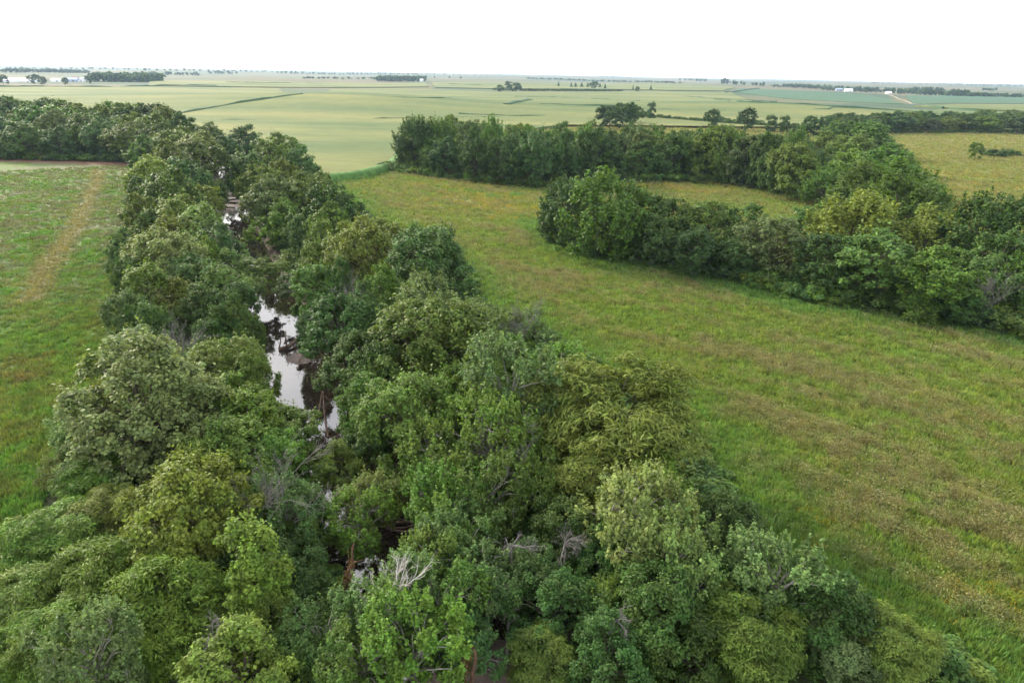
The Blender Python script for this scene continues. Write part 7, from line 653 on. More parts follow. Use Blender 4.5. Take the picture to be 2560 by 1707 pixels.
def vnoise(x, y, s, seed=0):
    """smooth value noise, 0..1, feature size s metres"""
    x = np.asarray(x, float) / s; y = np.asarray(y, float) / s
    ix = np.floor(x); iy = np.floor(y)
    fx = x - ix; fy = y - iy
    fx = fx * fx * (3 - 2 * fx); fy = fy * fy * (3 - 2 * fy)
    a = _hash(ix, iy, seed); b = _hash(ix + 1, iy, seed); c = _hash(ix, iy + 1, seed); d = _hash(ix + 1, iy + 1, seed)
    return (a * (1 - fx) + b * fx) * (1 - fy) + (c * (1 - fx) + d * fx) * fy

def fbm(x, y, s, seed=0, octaves=3):
    t = 0; w = 0; a = 1.0
    for k in range(octaves):
        t = t + a * vnoise(x, y, s, seed + 17 * k); w += a; a *= .5; s *= .47
    return t / w

def smooth(a, b, x):
    t = np.clip((np.asarray(x, float) - a) / (b - a), 0, 1)
    return t * t * (3 - 2 * t)

def hills(x, y):
    """the rolling land: level round the creek, swelling further out"""
    x = np.asarray(x, float); y = np.asarray(y, float)
    r = np.hypot(x, y)
    h = smooth(420, 1500, r) * (vnoise(x, y * .8, 420, 3) - .5) * 9
    h = h + smooth(1500, 4500, r) * (vnoise(x, y, 1300, 9) - .5) * 16
    for (hx, hy, hr, ht) in HILLS:
        h = h + ht * np.exp(-((x - hx) ** 2 + (y - hy) ** 2) / (2 * hr * hr))
    return h

def poly_dist(x, y, pts):
    """distance from points to an open polyline"""
    x = np.asarray(x, float); y = np.asarray(y, float)
    best = np.full(x.shape, 1e9)
    for (ax, ay), (bx, by) in zip(pts[:-1], pts[1:]):
        dx, dy = bx - ax, by - ay
        t = np.clip(((x - ax) * dx + (y - ay) * dy) / (dx * dx + dy * dy + 1e-9), 0, 1)
        best = np.minimum(best, np.hypot(x - ax - t * dx, y - ay - t * dy))
    return best

def inside(x, y, poly):
    x = np.asarray(x, float); y = np.asarray(y, float)
    res = np.zeros(x.shape, bool)
    n = len(poly)
    for i in range(n):
        ax, ay = poly[i]; bx, by = poly[(i + 1) % n]
        if ay == by: continue
        c = ((ay > y) != (by > y)) & (x < (bx - ax) * (y - ay) / (by - ay) + ax)
        res ^= c
    return res


rng = np.random.default_rng(11)
rnd = random.Random(3)

# ------------------------------------------------------------------ helpers
def link(o, parent=None):
    scene.collection.objects.link(o)
    if parent is not None: o.parent = parent
    return o

def tag(o, label=None, cat=None, group=None, kind=None):
    if label: o['label'] = label
    if cat: o['category'] = cat
    if group: o['group'] = group
    if kind: o['kind'] = kind
    return o

def empty(name, loc=(0, 0, 0), rz=0.0):
    o = bpy.data.objects.new(name, None); o.empty_display_size = .5
    o.location = loc; o.rotation_euler = (0, 0, rz)
    return link(o)

def mesh_np(name, V, F, mat=None, smooth=False):
    """mesh from a vertex array and an array of equal sized faces"""
    V = np.asarray(V, np.float32); F = np.asarray(F, np.int32)
    m = bpy.data.meshes.new(name)
    n, k = F.shape
    m.vertices.add(len(V)); m.vertices.foreach_set('co', V.ravel())
    m.loops.add(n * k); m.loops.foreach_set('vertex_index', F.ravel())
    m.polygons.add(n); m.polygons.foreach_set('loop_start', np.arange(0, n * k, k, dtype=np.int32))
    m.update(calc_edges=True)
    if smooth: m.polygons.foreach_set('use_smooth', np.ones(n, bool))
    if mat: m.materials.append(mat)
    return m

def set_col(m, cols, name='tint'):
    a = m.color_attributes.new(name, 'FLOAT_COLOR', 'POINT')
    c = np.ones((len(m.vertices), 4), np.float32); c[:, :3] = cols
    a.data.foreach_set('color', c.ravel())

def obj(name, m, parent=None, loc=None):
    o = bpy.data.objects.new(name, m)
    if loc is not None: o.location = loc
    return link(o, parent)

# ------------------------------------------------------------------ materials
def new_mat(name):
    m = bpy.data.materials.new(name); m.use_nodes = True
    nt = m.node_tree; nt.nodes.clear()
    return m, nt.nodes, nt.links

def leaf_mat(name, source, transl=.26, jitter=.40, rough=.55):
    """SOURCE: 'object' (the colour set on each object) or 'instance' (the tint stored on each scattered point)"""
    m, n, l = new_mat(name)
    out = n.new('ShaderNodeOutputMaterial')
    if source == 'object':
        c = n.new('ShaderNodeObjectInfo').outputs['Color']
    else:
        a = n.new('ShaderNodeAttribute'); a.attribute_type = 'INSTANCER'; a.attribute_name = 'tint'; c = a.outputs['Color']
    g = n.new('ShaderNodeNewGeometry')
    hv = n.new('ShaderNodeHueSaturation')
    mr = n.new('ShaderNodeMapRange'); mr.inputs['To Min'].default_value = 1 - jitter; mr.inputs['To Max'].default_value = 1 + jitter
    l.new(g.outputs['Random Per Island'], mr.inputs['Value'])
    # slow drift of tone from bough to bough
    no = n.new('ShaderNodeTexNoise'); no.inputs['Scale'].default_value = .55; no.inputs['Detail'].default_value = 4.0; no.inputs['Roughness'].default_value = .7
    l.new(g.outputs['Position'], no.inputs['Vector'])
    m2 = n.new('ShaderNodeMapRange'); m2.inputs['From Min'].default_value = .3; m2.inputs['From Max'].default_value = .7
    m2.inputs['To Min'].default_value = .62; m2.inputs['To Max'].default_value = 1.42
    l.new(no.outputs['Fac'], m2.inputs['Value'])
    mu = n.new('ShaderNodeMath'); mu.operation = 'MULTIPLY'
    l.new(mr.outputs['Result'], mu.inputs[0]); l.new(m2.outputs['Result'], mu.inputs[1])
    m3 = n.new('ShaderNodeMapRange'); m3.inputs['From Min'].default_value = .3; m3.inputs['From Max'].default_value = .7
    m3.inputs['To Min'].default_value = .485; m3.inputs['To Max'].default_value = .515
    no2 = n.new('ShaderNodeTexNoise'); no2.inputs['Scale'].default_value = .7; l.new(g.outputs['Position'], no2.inputs['Vector'])
    l.new(no2.outputs['Fac'], m3.inputs['Value']); l.new(m3.outputs['Result'], hv.inputs['Hue'])
    l.new(c, hv.inputs['Color']); l.new(mu.outputs['Value'], hv.inputs['Value'])
    p = n.new('ShaderNodeBsdfPrincipled'); p.inputs['Roughness'].default_value = rough; p.inputs['Specular IOR Level'].default_value = .14
    t = n.new('ShaderNodeBsdfTranslucent'); mx = n.new('ShaderNodeMixShader'); mx.inputs['Fac'].default_value = transl
    hy = n.new('ShaderNodeMix'); hy.data_type = 'RGBA'; hy.blend_type = 'MULTIPLY'; hy.inputs['Factor'].default_value = 1.0; hy.inputs['B'].default_value = (1.5, 1.45, .7, 1)
    l.new(hv.outputs['Color'], p.inputs['Base Color']); l.new(hv.outputs['Color'], hy.inputs['A']); l.new(hy.outputs['Result'], t.inputs['Color'])
    l.new(p.outputs['BSDF'], mx.inputs[1]); l.new(t.outputs['BSDF'], mx.inputs[2]); l.new(mx.outputs['Shader'], out.inputs['Surface'])
    return m

def plain_mat(name, col, rough=.9, scale=3.0, vary=.35, bump=0.0, bscale=8.0):
    m, n, l = new_mat(name)
    out = n.new('ShaderNodeOutputMaterial'); p = n.new('ShaderNodeBsdfPrincipled'); p.inputs['Roughness'].default_value = rough
    p.inputs['Specular IOR Level'].default_value = .2
    no = n.new('ShaderNodeTexNoise'); no.inputs['Scale'].default_value = scale; no.inputs['Detail'].default_value = 5.0
    g = n.new('ShaderNodeNewGeometry'); l.new(g.outputs['Position'], no.inputs['Vector'])
    r = n.new('ShaderNodeValToRGB'); c = np.array(col)
    r.color_ramp.elements[0].position = .3; r.color_ramp.elements[0].color = (*(c * (1 - vary)), 1)
    r.color_ramp.elements[1].position = .7; r.color_ramp.elements[1].color = (*np.minimum(c * (1 + vary), .9), 1)
    l.new(no.outputs['Fac'], r.inputs['Fac']); l.new(r.outputs['Color'], p.inputs['Base Color'])
    if bump:
        nb = n.new('ShaderNodeTexNoise'); nb.inputs['Scale'].default_value = bscale; nb.inputs['Detail'].default_value = 6.0
        l.new(g.outputs['Position'], nb.inputs['Vector'])
        b = n.new('ShaderNodeBump'); b.inputs['Strength'].default_value = 1.0; b.inputs['Distance'].default_value = bump
        l.new(nb.outputs['Fac'], b.inputs['Height']); l.new(b.outputs['Normal'], p.inputs['Normal'])
    l.new(p.outputs['BSDF'], out.inputs['Surface'])
    return m

def field_mat(name, fine, amount, bump, stretch=(1, 1, 1)):
    """colour from the 'tint' painted on the sheet, broken up by fine relief and mottling"""
    m, n, l = new_mat(name)
    out = n.new('ShaderNodeOutputMaterial'); p = n.new('ShaderNodeBsdfPrincipled'); p.inputs['Roughness'].default_value = .9
    p.inputs['Specular IOR Level'].default_value = .15
    a = n.new('ShaderNodeAttribute'); a.attribute_name = 'tint'
    g = n.new('ShaderNodeNewGeometry'); mp = n.new('ShaderNodeMapping'); mp.inputs['Scale'].default_value = stretch
    mp.inputs['Rotation'].default_value = (0, 0, .35)
    l.new(g.outputs['Position'], mp.inputs['Vector'])
    no = n.new('ShaderNodeTexNoise'); no.inputs['Scale'].default_value = fine; no.inputs['Detail'].default_value = 7.0; no.inputs['Roughness'].default_value = .65
    l.new(mp.outputs['Vector'], no.inputs['Vector'])
    r = n.new('ShaderNodeMapRange'); r.inputs['From Min'].default_value = .3; r.inputs['From Max'].default_value = .7
    r.inputs['To Min'].default_value = 1 - amount; r.inputs['To Max'].default_value = 1 + amount
    l.new(no.outputs['Fac'], r.inputs['Value'])
    s = n.new('ShaderNodeVectorMath'); s.operation = 'SCALE'
    l.new(a.outputs['Color'], s.inputs[0]); l.new(r.outputs['Result'], s.inputs['Scale']); l.new(s.outputs['Vector'], p.inputs['Base Color'])
    b = n.new('ShaderNodeBump'); b.inputs['Strength'].default_value = .8; b.inputs['Distance'].default_value = bump
    l.new(no.outputs['Fac'], b.inputs['Height']); l.new(b.outputs['Normal'], p.inputs['Normal'])
    l.new(p.outputs['BSDF'], out.inputs['Surface'])
    return m

M_LEAF = leaf_mat('leaf', 'object')
M_LEAF_SCATTER = leaf_mat('leaf_scatter', 'instance')
M_GRASS = leaf_mat('grass_blade', 'instance', transl=.3, jitter=.24, rough=.6)
M_BARK = plain_mat('bark', (.085, .07, .055), scale=6, vary=.4)
M_PALE_BARK = plain_mat('pale_bark', (.25, .235, .21), scale=5, vary=.35)
M_WHITE_WOOD = plain_mat('bleached_wood', (.40, .375, .35), scale=5, vary=.3)
M_GREY_WOOD = plain_mat('grey_wood', (.135, .125, .12), scale=5, vary=.3)
M_RUST = plain_mat('rusty_vine', (.105, .058, .038), scale=3, vary=.5, bump=.08)
M_MUD = plain_mat('mud', (.115, .088, .078), rough=.6, scale=.9, vary=.35, bump=.08, bscale=2.0)
M_DRIFT = plain_mat('driftwood', (.11, .075, .055), scale=4, vary=.4)
M_GROUND = field_mat('ground', .8, .35, .15)
M_MEADOW = field_mat('meadow', .9, .38, .25)
M_CORN = field_mat('corn', .22, .20, .5, (.35, 1.0, 1))
M_STRIP = plain_mat('strip_shade_green', (.035, .072, .03), scale=.3, vary=.3)  # dark green carries the shade of the corn walls
M_MARGIN = plain_mat('margin_grass', (.062, .135, .030), scale=.5, vary=.35, bump=.3, bscale=1.5)
M_TRACK = plain_mat('dirt_track', (.20, .17, .12), scale=.2, vary=.2)

def water_mat():
    m, n, l = new_mat('creek_water')
    out = n.new('ShaderNodeOutputMaterial'); p = n.new('ShaderNodeBsdfPrincipled')
    p.inputs['Base Color'].default_value = (.022, .015, .012, 1); p.inputs['Roughness'].default_value = .03
    p.inputs['IOR'].default_value = 2.05
    g = n.new('ShaderNodeNewGeometry'); no = n.new('ShaderNodeTexNoise'); no.inputs['Scale'].default_value = .8; no.inputs['Detail'].default_value = 3.0
    l.new(g.outputs['Position'], no.inputs['Vector'])
    b = n.new('ShaderNodeBump'); b.inputs['Strength'].default_value = .25; b.inputs['Distance'].default_value = .03
    l.new(no.outputs['Fac'], b.inputs['Height']); l.new(b.outputs['Normal'], p.inputs['Normal'])
    l.new(p.outputs['BSDF'], out.inputs['Surface'])
    return m
M_WATER = water_mat()

# ------------------------------------------------------------------ colours of the fields
A3 = lambda *c: np.array(c, float)
def lerp(a, b, t):
    return a * (1 - t[:, None]) + b * t[:, None]

def streaks(x, y, along, across, seed):
    """noise drawn out along the drill rows, which run away to the near right"""
    c, s = math.cos(-.72), math.sin(-.72)
    u = x * c + y * s; v = -x * s + y * c
    return .55 * vnoise(u * across / along, v, across, seed) + .45 * vnoise(u * across / along * 2.2, v * 2.2, across, seed + 5)

def meadow_colour(x, y):
    x = np.asarray(x, float); y = np.asarray(y, float)
    green = A3(.132, .192, .036); brown = A3(.190, .160, .084); olive = A3(.165, .188, .042); lush = A3(.085, .180, .040)
    gold = A3(.25, .19, .03)
    far = smooth(140, 330, np.hypot(x, y))
    s = streaks(x, y, 30, 3.4, 21); f = fbm(x, y, 4.5, 33)
    t = .66 * smooth(.37, .66, .52 * s + .28 * f + .20 * vnoise(x, y, 1.6, 37) + .04 * far)
    c = lerp(np.tile(green, (len(x), 1)), np.tile(brown, (len(x), 1)), t)
    c = lerp(c, np.tile(olive, (len(x), 1)), .55 * smooth(.35, .7, fbm(x, y, 17, 44)) + .15 * far)
    c = lerp(c, np.tile(A3(.225, .188, .062), (len(x), 1)), .45 * smooth(330, 480, np.hypot(x, y)))
    edge = np.minimum(poly_dist(x, y, MEADOW_EDGE), 90)
    g = (1 - smooth(2, 15, edge + 6 * (f - .5))) * .85
    for k, pl in enumerate(GREEN_LINES):
        g = np.maximum(g, (1 - smooth(3, (9, 6, 9, 7)[k], poly_dist(x, y, pl) + 5 * (f - .5))) * .9)
    c = lerp(c, np.tile(lush, (len(x), 1)), g)
    fl = np.zeros(len(x))
    for fx, fy, fr in FLOWERS:
        fl = np.maximum(fl, np.exp(-(((x - fx) / (fr * 1.5)) ** 2 + ((y - fy) / fr) ** 2)))
    fl = fl * smooth(.38, .62, fbm(x, y, 4.2, 71))
    c = lerp(c, np.tile(gold, (len(x), 1)), .45 * fl)
    return c, t * (1 - g), fl

def pasture_colour(x, y):
    x = np.asarray(x, float); y = np.asarray(y, float)
    green = A3(.105, .172, .032); lush = A3(.085, .178, .032); dry = A3(.185, .172, .076); rust = A3(.135, .092, .040); grey = A3(.145, .145, .095)
    n = len(x); f = fbm(x, y, 4.0, 5); f2 = fbm(x, y, 16, 7)
    d = np.hypot(x, y)
    c = lerp(np.tile(green, (n, 1)), np.tile(lush, (n, 1)), smooth(.4, .65, f2))
    c = lerp(c, np.tile(grey, (n, 1)), .75 * smooth(.42, .62, f) * smooth(100, 200, d))
    c = lerp(c, np.tile(A3(.12, .12, .035), (n, 1)), .5 * smooth(.45, .65, fbm(x, y, 2.2, 15)))
    p = poly_dist(x, y, YELLOW_PATH)
    c = lerp(c, np.tile(dry, (n, 1)), (1 - smooth(.6, 3.8, p + 5 * (f - .5))) * .95)
    e = poly_dist(x, y, PASTURE_EDGE)
    near = (1 - smooth(95, 135, d)) * smooth(5, 13, e + 6 * (f - .5))
    c = lerp(c, np.tile(rust, (n, 1)), .85 * near * smooth(.34, .58, fbm(x, y, 5.0, 61)))
    w = poly_dist(x, y, WEED_STRIP)
    c = lerp(c, np.tile(A3(.185, .095, .065), (n, 1)), (1 - smooth(4, 9, w + 5 * (f - .5))) * .9)
    return c

def corn_colour(x, y):
    x = np.asarray(x, float); y = np.asarray(y, float); n = len(x)
    tass = A3(.132, .137, .040); green = A3(.034, .074, .019)
    s = .6 * fbm(x * .28 + y * .12, y, 62, 81, 3) + .4 * vnoise(x * .10 - y * .06, y, 26, 83)
    t = smooth(.40, .60, s)
    for hx, hy, ha, hb in GREEN_PATCHES:
        w = .35 * (fbm(x, y, 70, 85) - .5)
        t = np.maximum(t, .95 * np.exp(-(((x - hx) / ha) ** 2 + ((y - hy) / hb) ** 2 + w) * 1.2)) if ha > 60 else t
    t = np.clip(t, 0, 1)
    t = t * .62 + .38 * smooth(.40, .60, .35 * vnoise(x * .10, y + x * .08, 12, 91) + .65 * vnoise(x * .12, y - x * .05, 34, 92))
    near = 1 - smooth(330, 420, np.hypot(x, y))
    return lerp(np.tile(tass, (n, 1)), np.tile(green, (n, 1)), np.clip(t * .85 * (1 - .5 * near) + .22 * near, 0, 1))

def bean_colour(x, y):
    n = len(x)
    return lerp(np.tile(A3(.030, .078, .038), (n, 1)), np.tile(A3(.042, .088, .040), (n, 1)), fbm(x, y * .5, 60, 95))

def land_colour(x, y):
    """soil under the creek wood; farther out the patchwork of section fields"""
    n = len(x); r = np.hypot(x, y)
    soil = lerp(np.tile(A3(.050, .048, .026), (n, 1)), np.tile(A3(.040, .062, .022), (n, 1)), fbm(x, y, 4, 2))
    c, s = math.cos(.09), math.sin(.09); u = x * c + y * s; v = -x * s + y * c
    iu = np.floor(u / 620 + .35 * vnoise(v, u * 0, 900, 4)); iv = np.floor(v / 420)
    h = _hash(iu, iv, 55)
    k = [A3(.14, .135, .057), A3(.10, .125, .05), A3(.05, .095, .045), A3(.155, .135, .068), A3(.08, .115, .048), A3(.125, .13, .055)]
    col = np.zeros((n, 3))
    for i, kk in enumerate(k): col[(h * 6).astype(int).clip(0, 5) == i] = kk
    col *= .62 * (.82 + .36 * fbm(x, y * .6, 90, 12))[:, None]
    soil = lerp(np.tile(A3(.062, .120, .028), (n, 1)), soil, np.maximum(inside(x, y, CORRIDOR) * 1.0, 1 - smooth(14, 22, poly_dist(x, y, CREEK))))
    soil = lerp(soil, np.tile(A3(.062, .046, .036), (n, 1)), 1 - smooth(6.5, 10, poly_dist(x, y, CREEK)))
    return lerp(soil, col, smooth(430, 560, r))

# ------------------------------------------------------------------ the land: one sheet to the horizon, creek bed cut into it
ang = np.concatenate([np.arange(-180, -54, 6.0), np.arange(-54, 54, .36), np.arange(54, 180, 6.0)])
rad = [6.0]
while rad[-1] < 700: rad.append(rad[-1] + max(.7, rad[-1] * .0125))
while rad[-1] < 14000: rad.append(rad[-1] * 1.032)
rad = np.array(rad)
AA, RR = np.meshgrid(np.radians(ang), rad)
GX = (RR * np.sin(AA)).ravel(); GY = (RR * np.cos(AA)).ravel()
GZ = hills(GX, GY)
cd = poly_dist(GX, GY, CREEK)
bank = fbm(GX, GY, 6, 88) * 1.6
wide = 3.8 * np.exp(-((GX + 29) ** 2 + (GY - 92) ** 2) / (2 * 20.0 ** 2))
GZ = GZ - 3.4 * (1 - smooth(4.0, 7.6, cd - wide + bank - .8)) + .25 * (fbm(GX, GY, 9, 8) - .5) * (np.hypot(GX, GY) < 400)
na, nr = len(ang), len(rad)
ii, jj = np.meshgrid(np.arange(nr - 1), np.arange(na), indexing='ij')
q = np.stack([ii * na + jj, ii * na + (jj + 1) % na, (ii + 1) * na + (jj + 1) % na, (ii + 1) * na + jj], -1).reshape(-1, 4)[:, ::-1]
cx = GX[q].mean(1); cyy = GY[q].mean(1)
V = np.stack([GX, GY, GZ], 1)
ctr = len(V)
g = mesh_np('ground', np.vstack([V, [[0, 0, 0]]]), q, M_GROUND, True)
set_col(g, np.vstack([land_colour(GX, GY), [[.05, .05, .03]]]))
tag(obj('ground', g), kind='structure')

def sheet(name, mask, colour, mat, lift):
    f = q[mask]; used, inv = np.unique(f, return_inverse=True)
    P = V[used].copy(); P[:, 2] += lift
    m = mesh_np(name, P, inv.reshape(-1, 4), mat, True)
    set_col(m, colour(P[:, 0], P[:, 1]))
    return tag(obj(name, m), kind='structure')

clear = poly_dist(cx, cyy, CREEK) > 9.5
in_past = inside(cx, cyy, PASTURE) & clear
in_mead = inside(cx, cyy, MEADOW) & clear & ~in_past
sheet('pasture', in_past, lambda x, y: pasture_colour(x, y) * .75, M_MEADOW, .12)  # both sheets darkened to carry the shade among the grass tufts
sheet('meadow', in_mead, lambda x, y: meadow_colour(x, y)[0] * .74, M_MEADOW, .12)

# crop fields: the standing crop as a raised, thick sheet draped over the land
def drape(poly, step, lift):
    bm = bmesh.new()
    P = []
    for (ax, ay), (bx, by) in zip(poly, poly[1:] + poly[:1]):
        k = max(int(math.hypot(bx - ax, by - ay) / step), 1)
        P += [(ax + (bx - ax) * t / k, ay + (by - ay) * t / k) for t in range(k)]
    f = bm.faces.new([bm.verts.new((x, y, 0)) for x, y in P])
    bmesh.ops.triangulate(bm, faces=[f])
    xs = [p[0] for p in P]; ys = [p[1] for p in P]
    for axis, lo, hi in ((0, min(xs), max(xs)), (1, min(ys), max(ys))):
        k = max(int((hi - lo) / step), 1)
        for i in range(1, k):
            co = [0, 0, 0]; no = [0, 0, 0]; co[axis] = lo + (hi - lo) * i / k; no[axis] = 1
            bmesh.ops.bisect_plane(bm, geom=bm.verts[:] + bm.edges[:] + bm.faces[:], plane_co=co, plane_no=no, dist=1e-4)
    bmesh.ops.recalc_face_normals(bm, faces=bm.faces[:])
    if bm.faces[0].normal.z < 0: bmesh.ops.reverse_faces(bm, faces=bm.faces[:])
    for v in bm.verts: v.co.z = float(hills(v.co.x, v.co.y)) + lift
    rim = [e for e in bm.edges if e.is_boundary]
    r = bmesh.ops.extrude_edge_only(bm, edges=rim)
    for v in r['geom']:
        if isinstance(v, bmesh.types.BMVert): v.co.z -= lift + 1.0
    return bm
for name, crop, lift, poly, step in FIELDS:
    bm = drape([tuple(p) for p in poly], step, lift)
    m = bpy.data.meshes.new(name); bm.to_mesh(m); bm.free()
    m.materials.append(M_CORN)
    co = np.empty(len(m.vertices) * 3); m.vertices.foreach_get('co', co); co = co.reshape(-1, 3)
    set_col(m, (corn_colour if crop == 'corn' else bean_colour)(co[:, 0], co[:, 1]))
    tag(obj(name, m), kind='structure')

def ribbon(name, pts, w, h, mat, label=None, vary=0.0):
    P = np.array(pts, float); seg = np.r_[0, np.cumsum(np.hypot(*np.diff(P, axis=0).T))]
    tt = np.linspace(0, seg[-1], max(int(seg[-1] / 9), 6)); P = np.stack([np.interp(tt, seg, P[:, 0]), np.interp(tt, seg, P[:, 1])], 1)
    P += np.stack([vnoise(P[:, 0], P[:, 1], 60, 31) - .5, vnoise(P[:, 0], P[:, 1], 60, 32) - .5], 1) * 7 * (vary < 1.0 or vary > 1.5)
    hh = h + vary * (vnoise(P[:, 0], P[:, 1], 38, 33) + .6 * vnoise(P[:, 0], P[:, 1], 11, 34) - .8)
    T = np.gradient(P, axis=0); T /= np.linalg.norm(T, axis=1)[:, None] + 1e-9
    N = np.stack([-T[:, 1], T[:, 0]], 1); vs = []
    prof = ((-.5, -.3), (-.42, .8), (0, 1), (.42, .8), (.5, -.3))
    for p, nn, h in zip(P, N, hh):
        z0 = float(hills(p[0], p[1]))
        for a, b in prof:
            vs.append((p[0] + nn[0] * a * w, p[1] + nn[1] * a * w, z0 + (b * h if b > 0 else b)))
    F = []
    for i in range(len(P) - 1):
        for j in range(4): F.append((i * 5 + j, i * 5 + j + 1, i * 5 + 6 + j, i * 5 + 5 + j))
    o = obj(name, mesh_np(name, vs, F, mat, False))
    return tag(o, label, kind='structure')
for lab, pts, w, h in STRIPS:
    ribbon('crop_shade_strip', pts, w * 1.3, h * .8 + 1.6, M_STRIP, lab, 1.9)  # dark ribbons stand in for corn walls in shade; one is a waterway
ribbon('grass_margin', CORN_MARGIN, 7.0, 2.7, M_MARGIN, vary=1.1)
ribbon('dirt_track', TRACK, 6.0, .35, M_TRACK)

# ------------------------------------------------------------------ creek water and mud bars
def densify(P, k):
    P = np.array(P); t = np.arange(len(P)); tt = np.linspace(0, len(P) - 1, (len(P) - 1) * k + 1)
    # Catmull-like smoothing by cubic through neighbours
    out = []
    for s in tt:
        i = min(int(s), len(P) - 2); f = s - i
        p0 = P[max(i - 1, 0)]; p1 = P[i]; p2 = P[i + 1]; p3 = P[min(i + 2, len(P) - 1)]
        out.append(.5 * ((2 * p1) + (-p0 + p2) * f + (2 * p0 - 5 * p1 + 4 * p2 - p3) * f * f + (-p0 + 3 * p1 - 3 * p2 + p3) * f ** 3))
    return np.array(out)
C = densify(CREEK, 6); T = np.gradient(C, axis=0); T /= np.linalg.norm(T, axis=1)[:, None]
N = np.stack([-T[:, 1], T[:, 0]], 1)
vs = []
for c, n_ in zip(C, N):
    for a in (-13, -6, 0, 6, 13): vs.append((c[0] + n_[0] * a, c[1] + n_[1] * a, -2.0))
F = [(i * 5 + j, i * 5 + j + 1, i * 5 + j + 6, i * 5 + j + 5) for i in range(len(C) - 1) for j in range(4)]
wm = mesh_np('creek_water', vs, F, M_WATER, True)
if wm.polygons[0].normal.z < 0: wm.flip_normals()
tag(obj('creek_water', wm), kind='structure')
for k, ((mx, my), a, b, rot) in enumerate(MUD):
    bm = bmesh.new(); ring = []
    bmesh.ops.create_grid(bm, x_segments=18, y_segments=14, size=1.0)
    for v in bm.verts:
        x, y = v.co.x, v.co.y; rr = math.hypot(x, y)
        e = 1 - rr + .35 * (float(vnoise(x * 3 + k * 9, y * 3, 1.0, 4)) - .5)
        v.co = (x * a, y * b, .42 * max(e, -.5) + .07 * float(vnoise(x * 6, y * 6 + k, 1.0, 8)))
    m = bpy.data.meshes.new('mud_bar'); bm.to_mesh(m); bm.free(); m.materials.append(M_MUD)
    for p in m.polygons: p.use_smooth = True
    o = obj('mud_bar', m, loc=(mx, my, -2.06)); o.rotation_euler[2] = rot; tag(o, kind='structure')

# ------------------------------------------------------------------ tree building
def unit(v): return v / (np.linalg.norm(v, axis=-1, keepdims=True) + 1e-9)
def sph(n): return unit(rng.normal(size=(n, 3)))

def leaves(P, Nn, length, width, droop=0.0):
    """a pointed four-cornered leaf spray at each P, facing Nn"""
    n = len(P)
    Nn = unit(Nn); t = rng.normal(size=(n, 3)); t[:, 2] -= droop
    t = unit(t - (t * Nn).sum(1, keepdims=True) * Nn); b = np.cross(Nn, t)
    k_ = rng.uniform(.55, 1.5, n); L = (length * k_ * rng.uniform(.85, 1.2, n))[:, None]; Wd = (width * k_ * rng.uniform(.85, 1.2, n))[:, None]
    v = np.stack([P - t * L * .5, P + b * Wd * .5 + t * L * .05 + Nn * L * .08, P + t * L * .5, P - b * Wd * .5 + t * L * .05 + Nn * L * .08], 1)
    return v.reshape(-1, 3)

def tube(pts, r, n=6):
    pts = np.array(pts, float); k = len(pts); T = unit(np.gradient(pts, axis=0))
    a = np.array([0, 0, 1.0]) if abs(T[0][2]) < .9 else np.array([1.0, 0, 0])
    X = unit(np.cross(T, a)); Y = np.cross(T, X)
    th = np.arange(n) * 2 * math.pi / n
    v = pts[:, None, :] + np.array(r)[:, None, None] * (np.cos(th)[None, :, None] * X[:, None, :] + np.sin(th)[None, :, None] * Y[:, None, :])
    f = [(i * n + j, i * n + (j + 1) % n, (i + 1) * n + (j + 1) % n, (i + 1) * n + j) for i in range(k - 1) for j in range(n)]
    return v.reshape(-1, 3), f

class Geo:
    def __init__(s): s.V = []; s.F = []; s.n = 0
    def add(s, v, f):
        s.V.append(np.asarray(v, float)); s.F.append(np.asarray(f, int) + s.n); s.n += len(v)
    def mesh(s, name, mat, smooth=True): return mesh_np(name, np.vstack(s.V), np.vstack(s.F), mat, smooth)

def limb(g, a, b, r0_, r1_, n=5, sag=.12, seg=5):
    a = np.array(a, float); b = np.array(b, float); L = np.linalg.norm(b - a)
    t = np.linspace(0, 1, seg)[:, None]
    mid = rng.normal(size=3) * L * .07 + np.array([0, 0, sag * L])
    P = a * (1 - t) + b * t + mid * (4 * t * (1 - t)) + rng.normal(size=(seg, 3)) * L * .02 * (t * (1 - t) * 4)
    g.add(*tube(P, np.linspace(r0_, r1_, seg), n))

